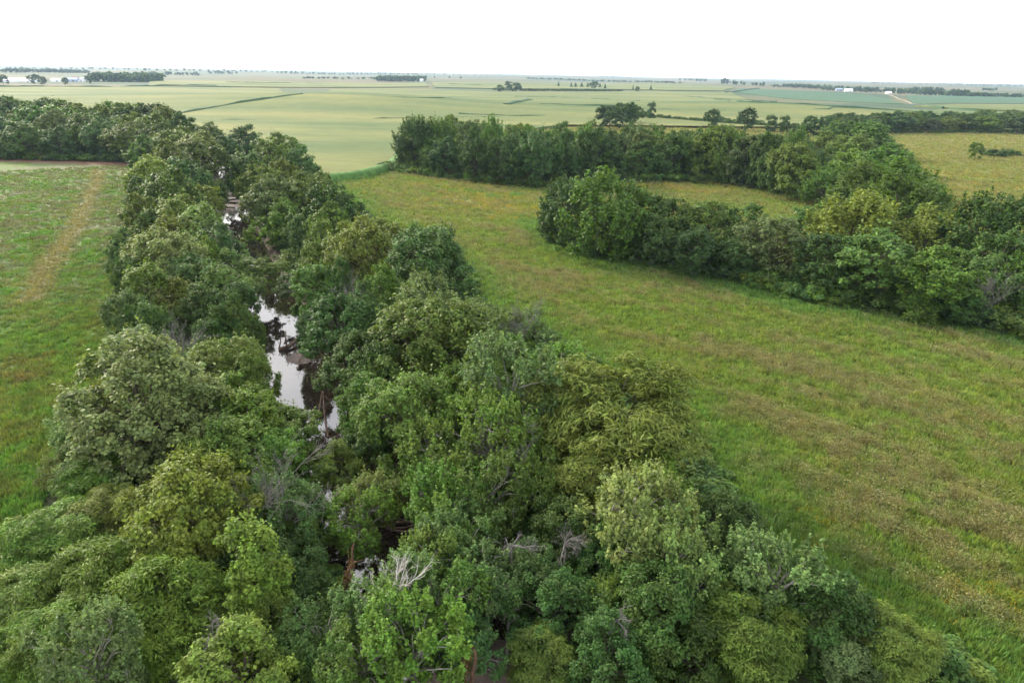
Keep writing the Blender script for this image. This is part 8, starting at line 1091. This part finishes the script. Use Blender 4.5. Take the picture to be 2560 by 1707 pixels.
# form of each kind, at about 10 m wide: crown width, height, base of crown, number of boughs, bough size, sprays per bough, spray size, leaves per spray, leaf length, width
FORM = {
    'M': dict(W=10, H=11, zb=1.0, lob=30, lr=.145, cl=11, cr=.070, lv=78, ll=.29, lw=.19, flat=.85, up=.45, shoot=.10, gap=.0),
    'O': dict(W=10, H=11, zb=.8, lob=32, lr=.140, cl=11, cr=.070, lv=72, ll=.28, lw=.18, flat=.95, up=.35, shoot=.05, gap=.0),
    'C': dict(W=10, H=12, zb=1.8, lob=30, lr=.130, cl=9, cr=.062, lv=58, ll=.28, lw=.21, flat=.9, up=.4, shoot=.5, gap=.2),
    'L': dict(W=10, H=10, zb=.8, lob=22, lr=.18, cl=13, cr=.115, lv=84, ll=.46, lw=.11, flat=.42, up=.7, shoot=0.0, gap=.1, droop=.9),
    'T': dict(W=5, H=11, zb=.5, lob=16, lr=.25, cl=13, cr=.13, lv=80, ll=.28, lw=.19, flat=1.0, up=.3, shoot=.2, gap=0, column=True),
    'V': dict(W=10, H=12, zb=.3, lob=26, lr=.145, cl=14, cr=.075, lv=66, ll=.31, lw=.18, flat=1.0, up=.3, shoot=1.0, gap=0),
    'S': dict(W=5, H=3.6, zb=.0, lob=10, lr=.22, cl=9, cr=.12, lv=60, ll=.22, lw=.14, flat=.9, up=.4, shoot=.2, gap=0),
    'Y': dict(W=4, H=5.5, zb=.5, lob=10, lr=.16, cl=8, cr=.10, lv=48, ll=.24, lw=.14, flat=1.1, up=.3, shoot=.8, gap=.1),
    'K': dict(W=5, H=9, zb=.3, lob=0, lr=.2, cl=0, cr=.1, lv=0, ll=.4, lw=.2, flat=1, up=.2, shoot=0, gap=0),
}

def build_tree(kind, level):
    p = FORM[kind]; W, H, zb = p['W'], p['H'], p['zb'] * (1 if level == 0 else .4)
    g = Geo()
    k = (1.0, .5, .2)[level]; grow = (1.0, 1.3, 2.0)[level]
    bark = M_PALE_BARK if kind in 'C' else M_BARK
    if kind == 'K':
        g.add(*tube([(0, 0, 0), (0, 0, H * .5), (0, 0, H * .95)], [.16, .1, .03], 5))
        n = int(1800 * k) + 160
        z = rng.random(n) ** 1.25; a = rng.uniform(0, 6.283, n); rr = (1 - z) * W / 2 * np.sqrt(rng.uniform(.3, 1, n)) * (.8 + .2 * np.sin(z * 40))
        P = np.stack([rr * np.cos(a), rr * np.sin(a), zb + z * (H - zb)], 1)
        Nn = np.stack([np.cos(a), np.sin(a), .6 + a * 0], 1) + rng.normal(size=(n, 3)) * .4
        v = leaves(P, Nn, .5 * grow, .3 * grow, 1.0)
        return g.mesh('trunk', bark), mesh_np('crown', v, np.arange(len(v)).reshape(-1, 4), M_LEAF)
    zc = zb + (H - zb) * .52; hz = (H - zb) / 2
    nl = p['lob'] if level < 2 else max(int(p['lob'] * .75), 7)
    # the crown is made of a few leaders of unequal height, each carrying boughs on its outer and upper side
    nlead = 3 if p.get('column') else int(rng.integers(4, 7))
    la = rng.uniform(0, 6.28) + np.arange(nlead) * 6.283 / max(nlead - 1, 1) + rng.normal(size=nlead) * .35
    lrad = W * rng.uniform(.20, .30, nlead); lrad[0] = W * .05
    ha = W * rng.uniform(.20, .29, nlead); hb = hz * rng.uniform(.50, .78, nlead); ltop = rng.uniform(.66, .98, nlead); ltop[0] = 1.0
    if p.get('column'): lrad *= .35; ha = W * rng.uniform(.34, .44, nlead); hb = hz * rng.uniform(.6, .8, nlead); ltop = np.array([1.0, .78, .55])
    LE = np.stack([lrad * np.cos(la), lrad * np.sin(la), zb + (H - zb) * ltop - hb], 1); LS = np.stack([ha, ha, hb], 1)
    LC, D = [], []
    for tries in range(6000):
        if len(LC) >= nl: break
        j = rng.integers(0, nlead); d = unit(rng.normal(size=3))
        out_ = LE[j] * np.array([1, 1, 0]); out_ = out_ / (np.linalg.norm(out_) + 1e-6)
        if .75 * d[2] + .55 * (d @ out_) < -.25 + .3 * rng.random() and rng.random() < .8: continue
        c = LE[j] + d * LS[j] * rng.uniform(.78, 1.05)
        if c[2] < zb + p['lr'] * W * .5: continue
        e = (c - LE) / LS; e = (e * e).sum(1); e[j] = 9
        if e.min() < .62: continue
        if LC and np.min(np.linalg.norm(np.array(LC) - c, axis=1)) < p['lr'] * W * (.95 if tries < 2500 else .6): continue
        LC.append(c); D.append(unit(d + .5 * out_))
    for t_ in range(max(nl // 5, 2)):                            # lower skirts
        a_ = rng.uniform(0, 6.283); r_ = W * rng.uniform(.28, .40)
        LC.append(np.array([r_ * math.cos(a_), r_ * math.sin(a_), zb + (H - zb) * rng.uniform(.12, .35)])); D.append(np.array([math.cos(a_), math.sin(a_), .1]))
    LC = np.array(LC); D = np.array(D); nl = len(LC)
    LR = p['lr'] * W * rng.uniform(.8, 1.22, nl)
    # trunk and boughs
    fork = zb + (H - zb) * .22
    top = np.array([rng.normal() * .3, rng.normal() * .3, zc + hz * .45])
    if level < 2:
        g.add(*tube([(0, 0, -.3), (.05, .02, fork * .5), (.1, -.05, fork), tuple(top * .5 + np.array([0, 0, fork * .5])), tuple(top)], [.30 * W / 10 + .05, .25 * W / 10, .21 * W / 10, .12 * W / 10, .04], 7))
    else:
        g.add(*tube([(0, 0, -.3), (0, 0, zc)], [.28, .1], 4))
    LV, LN = [], []
    clumps = []
    nc = p['cl'] if level == 0 else max(int(p['cl'] * (.8 if level == 1 else .7)), 5)
    for c, R_, d in zip(LC, LR, D):
        if level < 2:
            limb(g, (0, 0, min(fork + .3 * (c[2] - fork), c[2] - .3) if c[2] > fork else fork * .8), c, .085 * W / 10 + .02, .03, 5 if level == 0 else 4)
        dd = sph(nc * 3); dd = dd[(dd @ unit(d)) + .6 * dd[:, 2] > -.35][:nc]
        if p['gap']: dd = dd[rng.random(len(dd)) > p['gap'] * .5]
        cc = c + dd * R_ * rng.uniform(.62, 1.06, len(dd))[:, None] * np.array([1, 1, p['flat'] * .5 + .5])
        if level == 0 and kind in 'CY' or (level == 0 and rng.random() < .25):
            for e in cc[::2]: limb(g, c, e, .03, .012, 4, .03, 3)
        for e in cc:
            clumps.append((e, p['cr'] * W * rng.uniform(.75, 1.25), unit(e - np.array([0, 0, zc * .75])), R_))
    nlv = max(int(p['lv'] * (1.0, .7, .66)[level]), 9)
    for e, cr, d, R_ in clumps:
        n = int(nlv * rng.uniform(.7, 1.25))
        s = sph(n); s[:, 2] = np.where((s[:, 2] < -.25) & (rng.random(n) < .7), -s[:, 2], s[:, 2])
        r_ = rng.random(n) ** .45
        off = s * r_[:, None] * cr * np.array([1, 1, p['flat']])
        if p['shoot']:
            sh = rng.random(n) < .5 * p['shoot']
            tt = rng.random(n)
            ax = unit(d * .55 + np.array([0, 0, 1.0]))
            off = np.where(sh[:, None], ax * (tt * cr * 2.3)[:, None] + rng.normal(size=(n, 3)) * cr * .16, off)
        LV.append(e + off)
        LN.append(.55 * s + .3 * d + np.array([0, 0, p['up']]) + rng.normal(size=(n, 3)) * .38)
    P = np.vstack(LV); Nn = np.vstack(LN)
    v = [leaves(P, Nn, p['ll'] * grow, p['lw'] * grow, p.get('droop', .1))]
    ni = int((450, 260, 90)[level] * (W / 10) ** 2)             # larger inner sprays
    s = sph(ni); P2 = s * (rng.random(ni) ** .5)[:, None] * np.array([W / 2 * .62, W / 2 * .62, hz * .68]) + np.array([0, 0, zc])
    v.append(leaves(P2, s + rng.normal(size=(ni, 3)) * .5, .42 * max(grow * .9, 1), .30 * max(grow * .9, 1)))
    v = np.vstack(v)
    return g.mesh('trunk', bark), mesh_np('crown', v, np.arange(len(v)).reshape(-1, 4), M_LEAF)

PALETTE = {  # what the leaves are like in themselves
    'pale': (.116, .172, .050), 'mid': (.070, .128, .024), 'dark': (.045, .090, .021), 'yellow': (.112, .162, .026),
    'olive': (.090, .134, .023), 'blue': (.056, .112, .029), 'bright': (.084, .158, .022), 'grey': (.070, .110, .034)}
NAMES = dict(M='broadleaf_tree', O='broadleaf_tree', V='broadleaf_tree', C='open_crowned_tree', L='feathery_tree', T='columnar_tree', S='shrub', Y='sapling', K='conifer_tree')
VARIANTS = dict(M=3, O=3, C=3, L=2, T=1, V=2, S=2, Y=1, K=1)
stock = {}
def form(kind, level):
    if (kind, level) not in stock:
        stock[(kind, level)] = [build_tree(kind, level) for _ in range(VARIANTS[kind] if level < 2 else min(VARIANTS[kind], 2))]
    return rnd.choice(stock[(kind, level)])

for kind, level, x, y, W, Ht, col, label, group in TREES:
    trunk, crown = form(kind, level)
    f = FORM[kind]
    root = empty(NAMES[kind], (x, y, float(hills(x, y)) - .05), rnd.uniform(0, 6.283))
    s = W / f['W'] * rnd.uniform(.97, 1.06)
    root.scale = (s, s, Ht / f['H'])
    tag(root, label, 'shrub' if kind == 'S' else ('sapling' if kind == 'Y' else 'tree'), group)
    obj('trunk', trunk, root)
    c = obj('crown', crown, root)
    b = np.array(PALETTE[col]) * rnd.uniform(.82, 1.2) * np.array([rnd.uniform(.88, 1.16), 1, rnd.uniform(.85, 1.15)])
    c.color = (*b, 1)

# ------------------------------------------------------------------ things nobody could count: scattered with geometry nodes
def scatter(name, P, rot, siz, tint, protos, kind='stuff'):
    for part, proto in enumerate(protos):
        sel = np.arange(len(P)) % len(protos) == part
        m = bpy.data.meshes.new(name); k = int(sel.sum())
        m.vertices.add(k); m.vertices.foreach_set('co', np.asarray(P[sel], np.float32).ravel())
        for an, ty, data in (('rot', 'FLOAT', rot[sel]), ('siz', 'FLOAT_VECTOR', siz[sel])):
            a = m.attributes.new(an, ty, 'POINT'); a.data.foreach_set('value' if ty == 'FLOAT' else 'vector', np.asarray(data, np.float32).ravel())
        a = m.attributes.new('tint', 'FLOAT_COLOR', 'POINT')
        cc = np.ones((k, 4), np.float32); cc[:, :3] = tint[sel]; a.data.foreach_set('color', cc.ravel())
        o = obj(name, m)
        ng = bpy.data.node_groups.new(name, 'GeometryNodeTree')
        ng.interface.new_socket('Geometry', in_out='INPUT', socket_type='NodeSocketGeometry')
        ng.interface.new_socket('Geometry', in_out='OUTPUT', socket_type='NodeSocketGeometry')
        n = ng.nodes; l = ng.links
        gi = n.new('NodeGroupInput'); go = n.new('NodeGroupOutput')
        oi = n.new('GeometryNodeObjectInfo'); oi.inputs['Object'].default_value = proto
        ip = n.new('GeometryNodeInstanceOnPoints')
        ar = n.new('GeometryNodeInputNamedAttribute'); ar.data_type = 'FLOAT'; ar.inputs['Name'].default_value = 'rot'
        az = n.new('GeometryNodeInputNamedAttribute'); az.data_type = 'FLOAT_VECTOR'; az.inputs['Name'].default_value = 'siz'
        cb = n.new('ShaderNodeCombineXYZ')
        l.new(ar.outputs['Attribute'], cb.inputs['Z'])
        l.new(gi.outputs['Geometry'], ip.inputs['Points']); l.new(oi.outputs['Geometry'], ip.inputs['Instance'])
        l.new(cb.outputs['Vector'], ip.inputs['Rotation']); l.new(az.outputs['Attribute'], ip.inputs['Scale'])
        l.new(ip.outputs['Instances'], go.inputs['Geometry'])
        o.modifiers.new('scatter', 'NODES').node_group = ng
        tag(o, kind=kind)

def proto_obj(name, mesh): return bpy.data.objects.new(name, mesh)

def tuft_mesh(nb, h, spread, wid, lean, heads=0):
    vs = []; fs = []
    for _ in range(nb):
        a = rng.uniform(0, 6.283); r = spread * math.sqrt(rng.random()); bx, by = r * math.cos(a), r * math.sin(a)
        d = rng.uniform(0, 6.283); L = h * rng.uniform(.55, 1.15); ln = lean * rng.uniform(.3, 1.2) * L
        dx, dy = math.cos(d), math.sin(d); px, py = -dy * wid / 2, dx * wid / 2
        i = len(vs)
        vs += [(bx - px, by - py, -.05), (bx + px, by + py, -.05), (bx + px * .8 + dx * ln * .4, by + py * .8 + dy * ln * .4, L * .6), (bx - px * .8 + dx * ln * .4, by - py * .8 + dy * ln * .4, L * .6)]
        fs.append((i, i + 1, i + 2, i + 3))
        j = len(vs); vs += [(bx + dx * ln - px * .15, by + dy * ln - py * .15, L), (bx + dx * ln + px * .15, by + dy * ln + py * .15, L)]
        fs.append((i + 3, i + 2, j + 1, j))
    P = np.array([[rng.normal() * spread * .6, rng.normal() * spread * .6, h * rng.uniform(.8, 1.1)] for _ in range(heads)])
    if heads:
        v = leaves(P, rng.normal(size=(heads, 3)) + np.array([0, 0, .6]), .15, .06); i = len(vs)
        vs += [tuple(a) for a in v]; fs += [tuple(i + 4 * t + s for s in range(4)) for t in range(heads)]
    return mesh_np('tuft', vs, fs, M_GRASS)

def grass_points(poly, n, rmin, rmax, amin, amax, keep):
    """points that thin out with distance, inside POLY"""
    r = rmin * (rmax / rmin) ** rng.random(n * 3); a = np.radians(rng.uniform(amin, amax, n * 3))
    r = r * rng.uniform(.99, 1.01, len(r))
    x = r * np.sin(a); y = r * np.cos(a)
    ok = inside(x, y, poly) & (poly_dist(x, y, CREEK) > 9.6)
    return x[ok][:n], y[ok][:n]

leafy = [proto_obj('grass_tuft', tuft_mesh(16, .62, .42, .075, .45)), proto_obj('grass_tuft', tuft_mesh(14, .78, .36, .085, .35)), proto_obj('weed_tuft', tuft_mesh(14, .55, .45, .09, .6, 12))]
seedy = [proto_obj('seed_grass', tuft_mesh(18, .95, .55, .045, .3, 22)), proto_obj('seed_grass', tuft_mesh(16, .85, .6, .045, .4, 24))]
bloom = [proto_obj('flower_tuft', tuft_mesh(8, .7, .45, .06, .3, 12))]

x, y = grass_points(MEADOW, 125000, 38, 760, -30, 50, None)
col, t, fl = meadow_colour(x, y); d = np.hypot(x, y)
u = rng.random(len(x)); zz = hills(x, y) + .1
is_seed = (u < .62 * t); is_fl = (~is_seed) & (rng.random(len(x)) < fl * .35)
grow = (1 + .9 * smooth(70, 260, d) + 1.3 * smooth(260, 700, d))
siz = np.stack([grow * rng.uniform(.7, 1.4, len(x)), grow * rng.uniform(.7, 1.4, len(x)), rng.uniform(.65, 1.25, len(x)) * (1 + .2 * smooth(100, 300, d))], 1)
siz[:, 1] = siz[:, 0]
rot = rng.uniform(0, 6.283, len(x)); P = np.stack([x, y, zz], 1)
tone = rng.uniform(.85, 1.17, len(x))[:, None] * np.stack([rng.uniform(.88, 1.14, len(x)), np.ones(len(x)), rng.uniform(.85, 1.2, len(x))], 1)
def put(name, sel, tint, protos): scatter(name, P[sel], rot[sel], siz[sel], tint[sel], protos)
gsel = ~is_seed & ~is_fl
put('meadow_grass', gsel, np.clip(lerp(col, np.tile(A3(.112, .185, .032), (len(x), 1)), .35 + 0 * d) * tone, 0, .6), leafy)
put('seeding_grass', is_seed, np.clip(lerp(col, np.tile(A3(.180, .150, .088), (len(x), 1)), .35 + 0 * d) * tone, 0, .6), seedy)
put('meadow_flowers', is_fl, np.tile(A3(.27, .215, .025), (len(x), 1)) * tone, bloom)

x, y = grass_points(PASTURE, 42000, 36, 340, -54, -20, None)
col = pasture_colour(x, y); d = np.hypot(x, y); grow = 1 + .8 * smooth(70, 260, d)
sx = grow * rng.uniform(.7, 1.4, len(x)); siz = np.stack([sx, sx, rng.uniform(.45, 1.0, len(x))], 1)
tone = rng.uniform(.85, 1.17, len(x))[:, None] * np.stack([rng.uniform(.9, 1.12, len(x)), np.ones(len(x)), rng.uniform(.85, 1.2, len(x))], 1)
scatter('pasture_grass', np.stack([x, y, hills(x, y) + .1], 1), rng.uniform(0, 6.283, len(x)), siz, np.clip(col * tone, 0, .6), leafy)

def bush_mesh(n, ll, lw):
    P = []; Nn = []
    for _ in range(9):
        c = np.array([rng.normal() * .24, rng.normal() * .24, rng.uniform(.25, .72)]); s = sph(n // 9)
        s[:, 2] = np.where((s[:, 2] < -.2) & (rng.random(len(s)) < .6), -s[:, 2], s[:, 2])
        P.append(c + s * (rng.random(len(s)) ** .4)[:, None] * rng.uniform(.14, .26)); Nn.append(s * .6 + np.array([0, 0, .5]) + rng.normal(size=s.shape) * .35)
    v = leaves(np.vstack(P), np.vstack(Nn), ll, lw)
    return mesh_np('bush', v, np.arange(len(v)).reshape(-1, 4), M_LEAF_SCATTER)
bushes = [proto_obj('bush', bush_mesh(2000, .085, .055)) for _ in range(4)]
far_form = [proto_obj('far_tree', bush_mesh(420, .22, .18)) for _ in range(3)]
GREENS = np.array([PALETTE[k] for k in ('mid', 'dark', 'dark', 'blue', 'mid', 'olive', 'bright')])
FARGREENS = np.array([PALETTE[k] for k in ('dark', 'dark', 'blue', 'grey', 'mid')])
def scatter_plants(name, rows, protos, greens, squash=1.0):
    A = np.array(rows); n = len(A); P = np.stack([A[:, 0], A[:, 1], hills(A[:, 0], A[:, 1]) - .1], 1)
    siz = np.stack([A[:, 3], A[:, 3], A[:, 2] * 1.15 * squash], 1)
    tint = greens[rng.integers(0, len(greens), n)] * rng.uniform(.8, 1.2, (n, 1))
    scatter(name, P, rng.uniform(0, 6.283, n), siz, tint, protos)
lo = np.min(CORRIDOR, 0); hi = np.max(CORRIDOR, 0)
bx = rng.uniform(lo[0], hi[0], 60000); by = rng.uniform(max(lo[1], 22), hi[1], 60000); bd = np.hypot(bx, by)
ok = (rng.random(60000) < np.minimum(1, (110 / bd) ** 1.3) * .42) & inside(bx, by, CORRIDOR) & (np.abs(bx) < by * .95 + 8)
ok &= (poly_dist(bx, by, CREEK) > 7.6 + 4.0 * np.exp(-((bx + 29) ** 2 + (by - 92) ** 2) / 800)) & (poly_dist(bx, by, PASTURE_EDGE) > 2.2)
floor = np.stack([bx, by, rng.uniform(1.2, 2.6, 60000), rng.uniform(2.6, 4.4, 60000)], 1)[ok]
scatter_plants('undergrowth', np.vstack([floor, np.array(BUSHES)]), bushes, GREENS)
scatter_plants('hedge_undergrowth', HEDGE, bushes, FARGREENS)
scatter_plants('far_windbreak_woods', WINDBREAK_NEAR + WINDBREAK_FAR, far_form, FARGREENS)
scatter_plants('far_woods', FAR_TREES, far_form, FARGREENS)

# ------------------------------------------------------------------ bare and dead trees
def bare_tree(style, x, y, W, Ht, label):
    mat = M_WHITE_WOOD if style in ('white', 'pole') else M_GREY_WOOD
    tg = Geo(); bg = Geo()
    fork = Ht * {'white': .52, 'fan': .40, 'droop': .74, 'tangle': .5, 'pole': .95}[style]
    a0 = rng.uniform(-.4, .4)
    lean = {'white': .30, 'fan': .05, 'droop': .12, 'tangle': .05, 'pole': .16}[style] * fork
    top = np.array([lean * math.cos(a0), lean * math.sin(a0), fork])
    r = (.030 if style == 'white' else .021) * Ht ** .8
    limb(tg, (0, 0, -.3), top, r, r * .66, 7, .0, 7)
    def grow_(a, d, L, rr, depth):
        d = unit(d); k = 5; P = [a]
        for i in range(k):                                       # each length wanders a little
            d = unit(d + rng.normal(size=3) * .13 + np.array([0, 0, {'white': .04, 'fan': .06}.get(style, -.02)]))
            P.append(P[-1] + d * L / k)
        P = np.array(P)
        bg.add(*tube(P, np.linspace(rr, rr * .45, k + 1), 5 if depth < 2 else 3))
        if depth >= (4 if style == 'white' else 5) or L < .3: return
        for _ in range((4, 4, 4, 3, 2)[depth - 1]):
            i = rng.integers(1, k + 1)
            nd = d + rng.normal(size=3) * (.48 if style in ('white', 'fan') else .62)
            grow_(P[i], nd, L * rng.uniform(.42, .72), max(rr * .5, .012), depth + 1)
    if style == 'pole':
        for _ in range(3): grow_(top * rng.uniform(.5, .95), rng.normal(size=3) + np.array([0, 0, .4]), Ht * .14, .03, 4)
    else:
        nb = {'white': 4, 'fan': 5, 'droop': 4, 'tangle': 6}[style]
        for i in range(nb):
            a = a0 + (i - (nb - 1) / 2) * {'white': .7, 'fan': 1.25, 'droop': .9, 'tangle': 1.05}[style] + rng.uniform(-.25, .25)
            upz = {'white': 1.15, 'fan': 2.2, 'droop': .7, 'tangle': .2}[style]
            grow_(top * rng.uniform(.82, 1.0), np.array([math.cos(a), math.sin(a), upz * rng.uniform(.7, 1.25)]), {'white': W * .56, 'fan': Ht * .42, 'droop': W * .62, 'tangle': W * .42}[style] * rng.uniform(.75, 1.1), r * .5, 1)
    root = empty('bare_tree', (x, y, float(hills(x, y))), 0)
    tag(root, label, 'dead tree', 'bare and dead trees')
    obj('trunk', tg.mesh('trunk', mat), root)
    obj('branch', bg.mesh('branch', mat), root)
for row in BARE: bare_tree(*row)

for x, y, h, label in SNAGS:
    tg = Geo(); limb(tg, (0, 0, -.2), (.22 * h + rng.normal() * .4, rng.normal() * .4, h), .22, .07, 8, 0, 9)
    for _ in range(5):
        q_ = h * rng.uniform(.45, .95); a_ = np.array([.22 * q_, 0, q_]); limb(tg, a_, a_ + rng.normal(size=3) * .7 + np.array([.2, 0, .6]), .05, .015, 4)
    root = empty('dead_snag', (x, y, 0)); tag(root, label, 'dead tree', 'brown snags')
    obj('trunk', tg.mesh('trunk', M_RUST), root)
    n = 420; t = rng.random(n); a = rng.uniform(0, 6.283, n); rr = .42 * np.sqrt(rng.random(n)) * (1 - .4 * t)
    v = leaves(np.stack([rr * np.cos(a) + .22 * h * (.25 + .6 * t), rr * np.sin(a), h * (.25 + .6 * t)], 1), rng.normal(size=(n, 3)) + np.array([0, 0, .5]), .26, .14, 1.2)
    c = obj('vine', mesh_np('vine', v, np.arange(n * 4).reshape(-1, 4), M_LEAF), root); c.color = (.12, .075, .036, 1)

# ------------------------------------------------------------------ logs, sticks and the driftwood jam
for label, pts, r in LOGS:
    tg = Geo(); P = np.array([(a, b, z) for (a, b), z in zip(pts, np.linspace(-1.95, -1.95 + (1.3 if r < .2 else .7), len(pts)))])
    if len(P) < 3: P = np.vstack([P[0], P.mean(0) + [0, 0, .15], P[1]])
    tg.add(*tube(P, np.linspace(r, r * .55, len(P)), 8))
    for s in range(3 if r < .2 else 6):
        k = rng.integers(0, len(P) - 1); a = P[k] + (P[k + 1] - P[k]) * rng.random(); limb(tg, a, a + rng.normal(size=3) * 1.1 + np.array([0, 0, .8]), r * .4, r * .12, 4)
    o = obj('fallen_log', tg.mesh('fallen_log', M_DRIFT)); tag(o, label, 'log', 'logs and sticks in the creek')
jam = empty('driftwood_pile', (JAM[0], JAM[1], -2.0))
tag(jam, 'brown jam of driftwood logs heaped in the near creek', 'driftwood')
for k in range(16):
    tg = Geo(); a = rng.uniform(0, 3.14); L = rng.uniform(1.2, 2.6); c = np.array([rng.normal() * 1.3, rng.normal() * .7, .15 + .5 * rng.random()])
    e = np.array([math.cos(a), math.sin(a) * .6, rng.normal() * .2]) * L
    limb(tg, c - e, c + e, rng.uniform(.07, .2), rng.uniform(.05, .1), 6, 0)
    obj('log', tg.mesh('log', M_DRIFT if k % 4 else M_GREY_WOOD), jam)

# ------------------------------------------------------------------ farm buildings far off
PAINT = {'white': plain_mat('white_paint', (.80, .80, .82), .5, .2, .04), 'bluegrey': plain_mat('blue_grey_siding', (.30, .36, .50), .6, .2, .1),
         'grey': plain_mat('grey_roofing', (.34, .34, .36), .7, .3, .1), 'red': plain_mat('red_siding', (.32, .10, .08), .7, .3, .15), 'dark': plain_mat('dark_door', (.10, .10, .11), .6, .3, .1)}
def prism(pts, name, mat):
    m = bpy.data.meshes.new(name); bm = bmesh.new()
    (L, W, h, rise) = pts
    return m
def barn(x, y, L, W, h, rot, wall, roof, label):
    root = empty('farm_building', (x, y, float(hills(x, y)) - .1), rot)
    tag(root, label, 'farm building', 'far farm buildings')
    a, b = L / 2, W / 2; rise = W * .3
    V_ = [(-a, -b, 0), (a, -b, 0), (a, b, 0), (-a, b, 0), (-a, -b, h), (a, -b, h), (a, b, h), (-a, b, h), (-a, 0, h + rise), (a, 0, h + rise)]
    m = bpy.data.meshes.new('wall'); m.from_pydata(V_, [], [(0, 1, 5, 4), (2, 3, 7, 6), (1, 2, 6, 9, 5), (3, 0, 4, 8, 7)]); m.materials.append(PAINT[wall]); obj('wall', m, root)
    e = .5; d = .22
    V_ = []
    for z in (0, d):
        for s in (-a - e, a + e): V_ += [(s, -b - e, h - rise * e / b + .04 + z), (s, 0, h + rise + .04 + z), (s, b + e, h - rise * e / b + .04 + z)]
    m = bpy.data.meshes.new('roof')
    m.from_pydata(V_, [], [(6, 9, 10, 7), (7, 10, 11, 8), (0, 1, 4, 3), (1, 2, 5, 4), (0, 3, 9, 6), (2, 8, 11, 5), (0, 6, 7, 1), (1, 7, 8, 2), (3, 4, 10, 9), (4, 5, 11, 10)])
    m.materials.append(PAINT[roof]); obj('roof', m, root)
    w2 = min(2.2, L * .16); hh = min(h * .8, 3.6); c = L * .18
    m = bpy.data.meshes.new('door'); y0 = -b - .06
    m.from_pydata([(c - w2, y0, .05), (c + w2, y0, .05), (c + w2, y0, hh), (c - w2, y0, hh), (c - w2, -b - .003, .05), (c + w2, -b - .003, .05), (c + w2, -b - .003, hh), (c - w2, -b - .003, hh)], [], [(0, 1, 2, 3), (1, 5, 6, 2), (4, 0, 3, 7), (3, 2, 6, 7)])
    m.materials.append(PAINT['dark' if wall != 'white' else 'grey']); obj('door', m, root)
for row in BARNS: barn(*row)

# ------------------------------------------------------------------ the air
m, n, l = new_mat('haze')
out = n.new('ShaderNodeOutputMaterial'); pv = n.new('ShaderNodeVolumePrincipled')
pv.inputs['Color'].default_value = (.54, .72, 1.0, 1); pv.inputs['Density'].default_value = HAZE = 4.6e-5; pv.inputs['Anisotropy'].default_value = .2
l.new(pv.outputs['Volume'], out.inputs['Volume'])
zlo = float(V[:, 2].min()) - 1.0; zhi = 58.0; s = 15000.0
hv = [(-s, -s, zlo), (s, -s, zlo), (s, s, zlo), (-s, s, zlo), (-s, -s, zhi), (s, -s, zhi), (s, s, zhi), (-s, s, zhi)]
hm = bpy.data.meshes.new('haze'); hm.from_pydata(hv, [], [(0, 3, 2, 1), (4, 5, 6, 7), (0, 1, 5, 4), (1, 2, 6, 5), (2, 3, 7, 6), (3, 0, 4, 7)]); hm.materials.append(m)
tag(obj('haze', hm), kind='stuff')
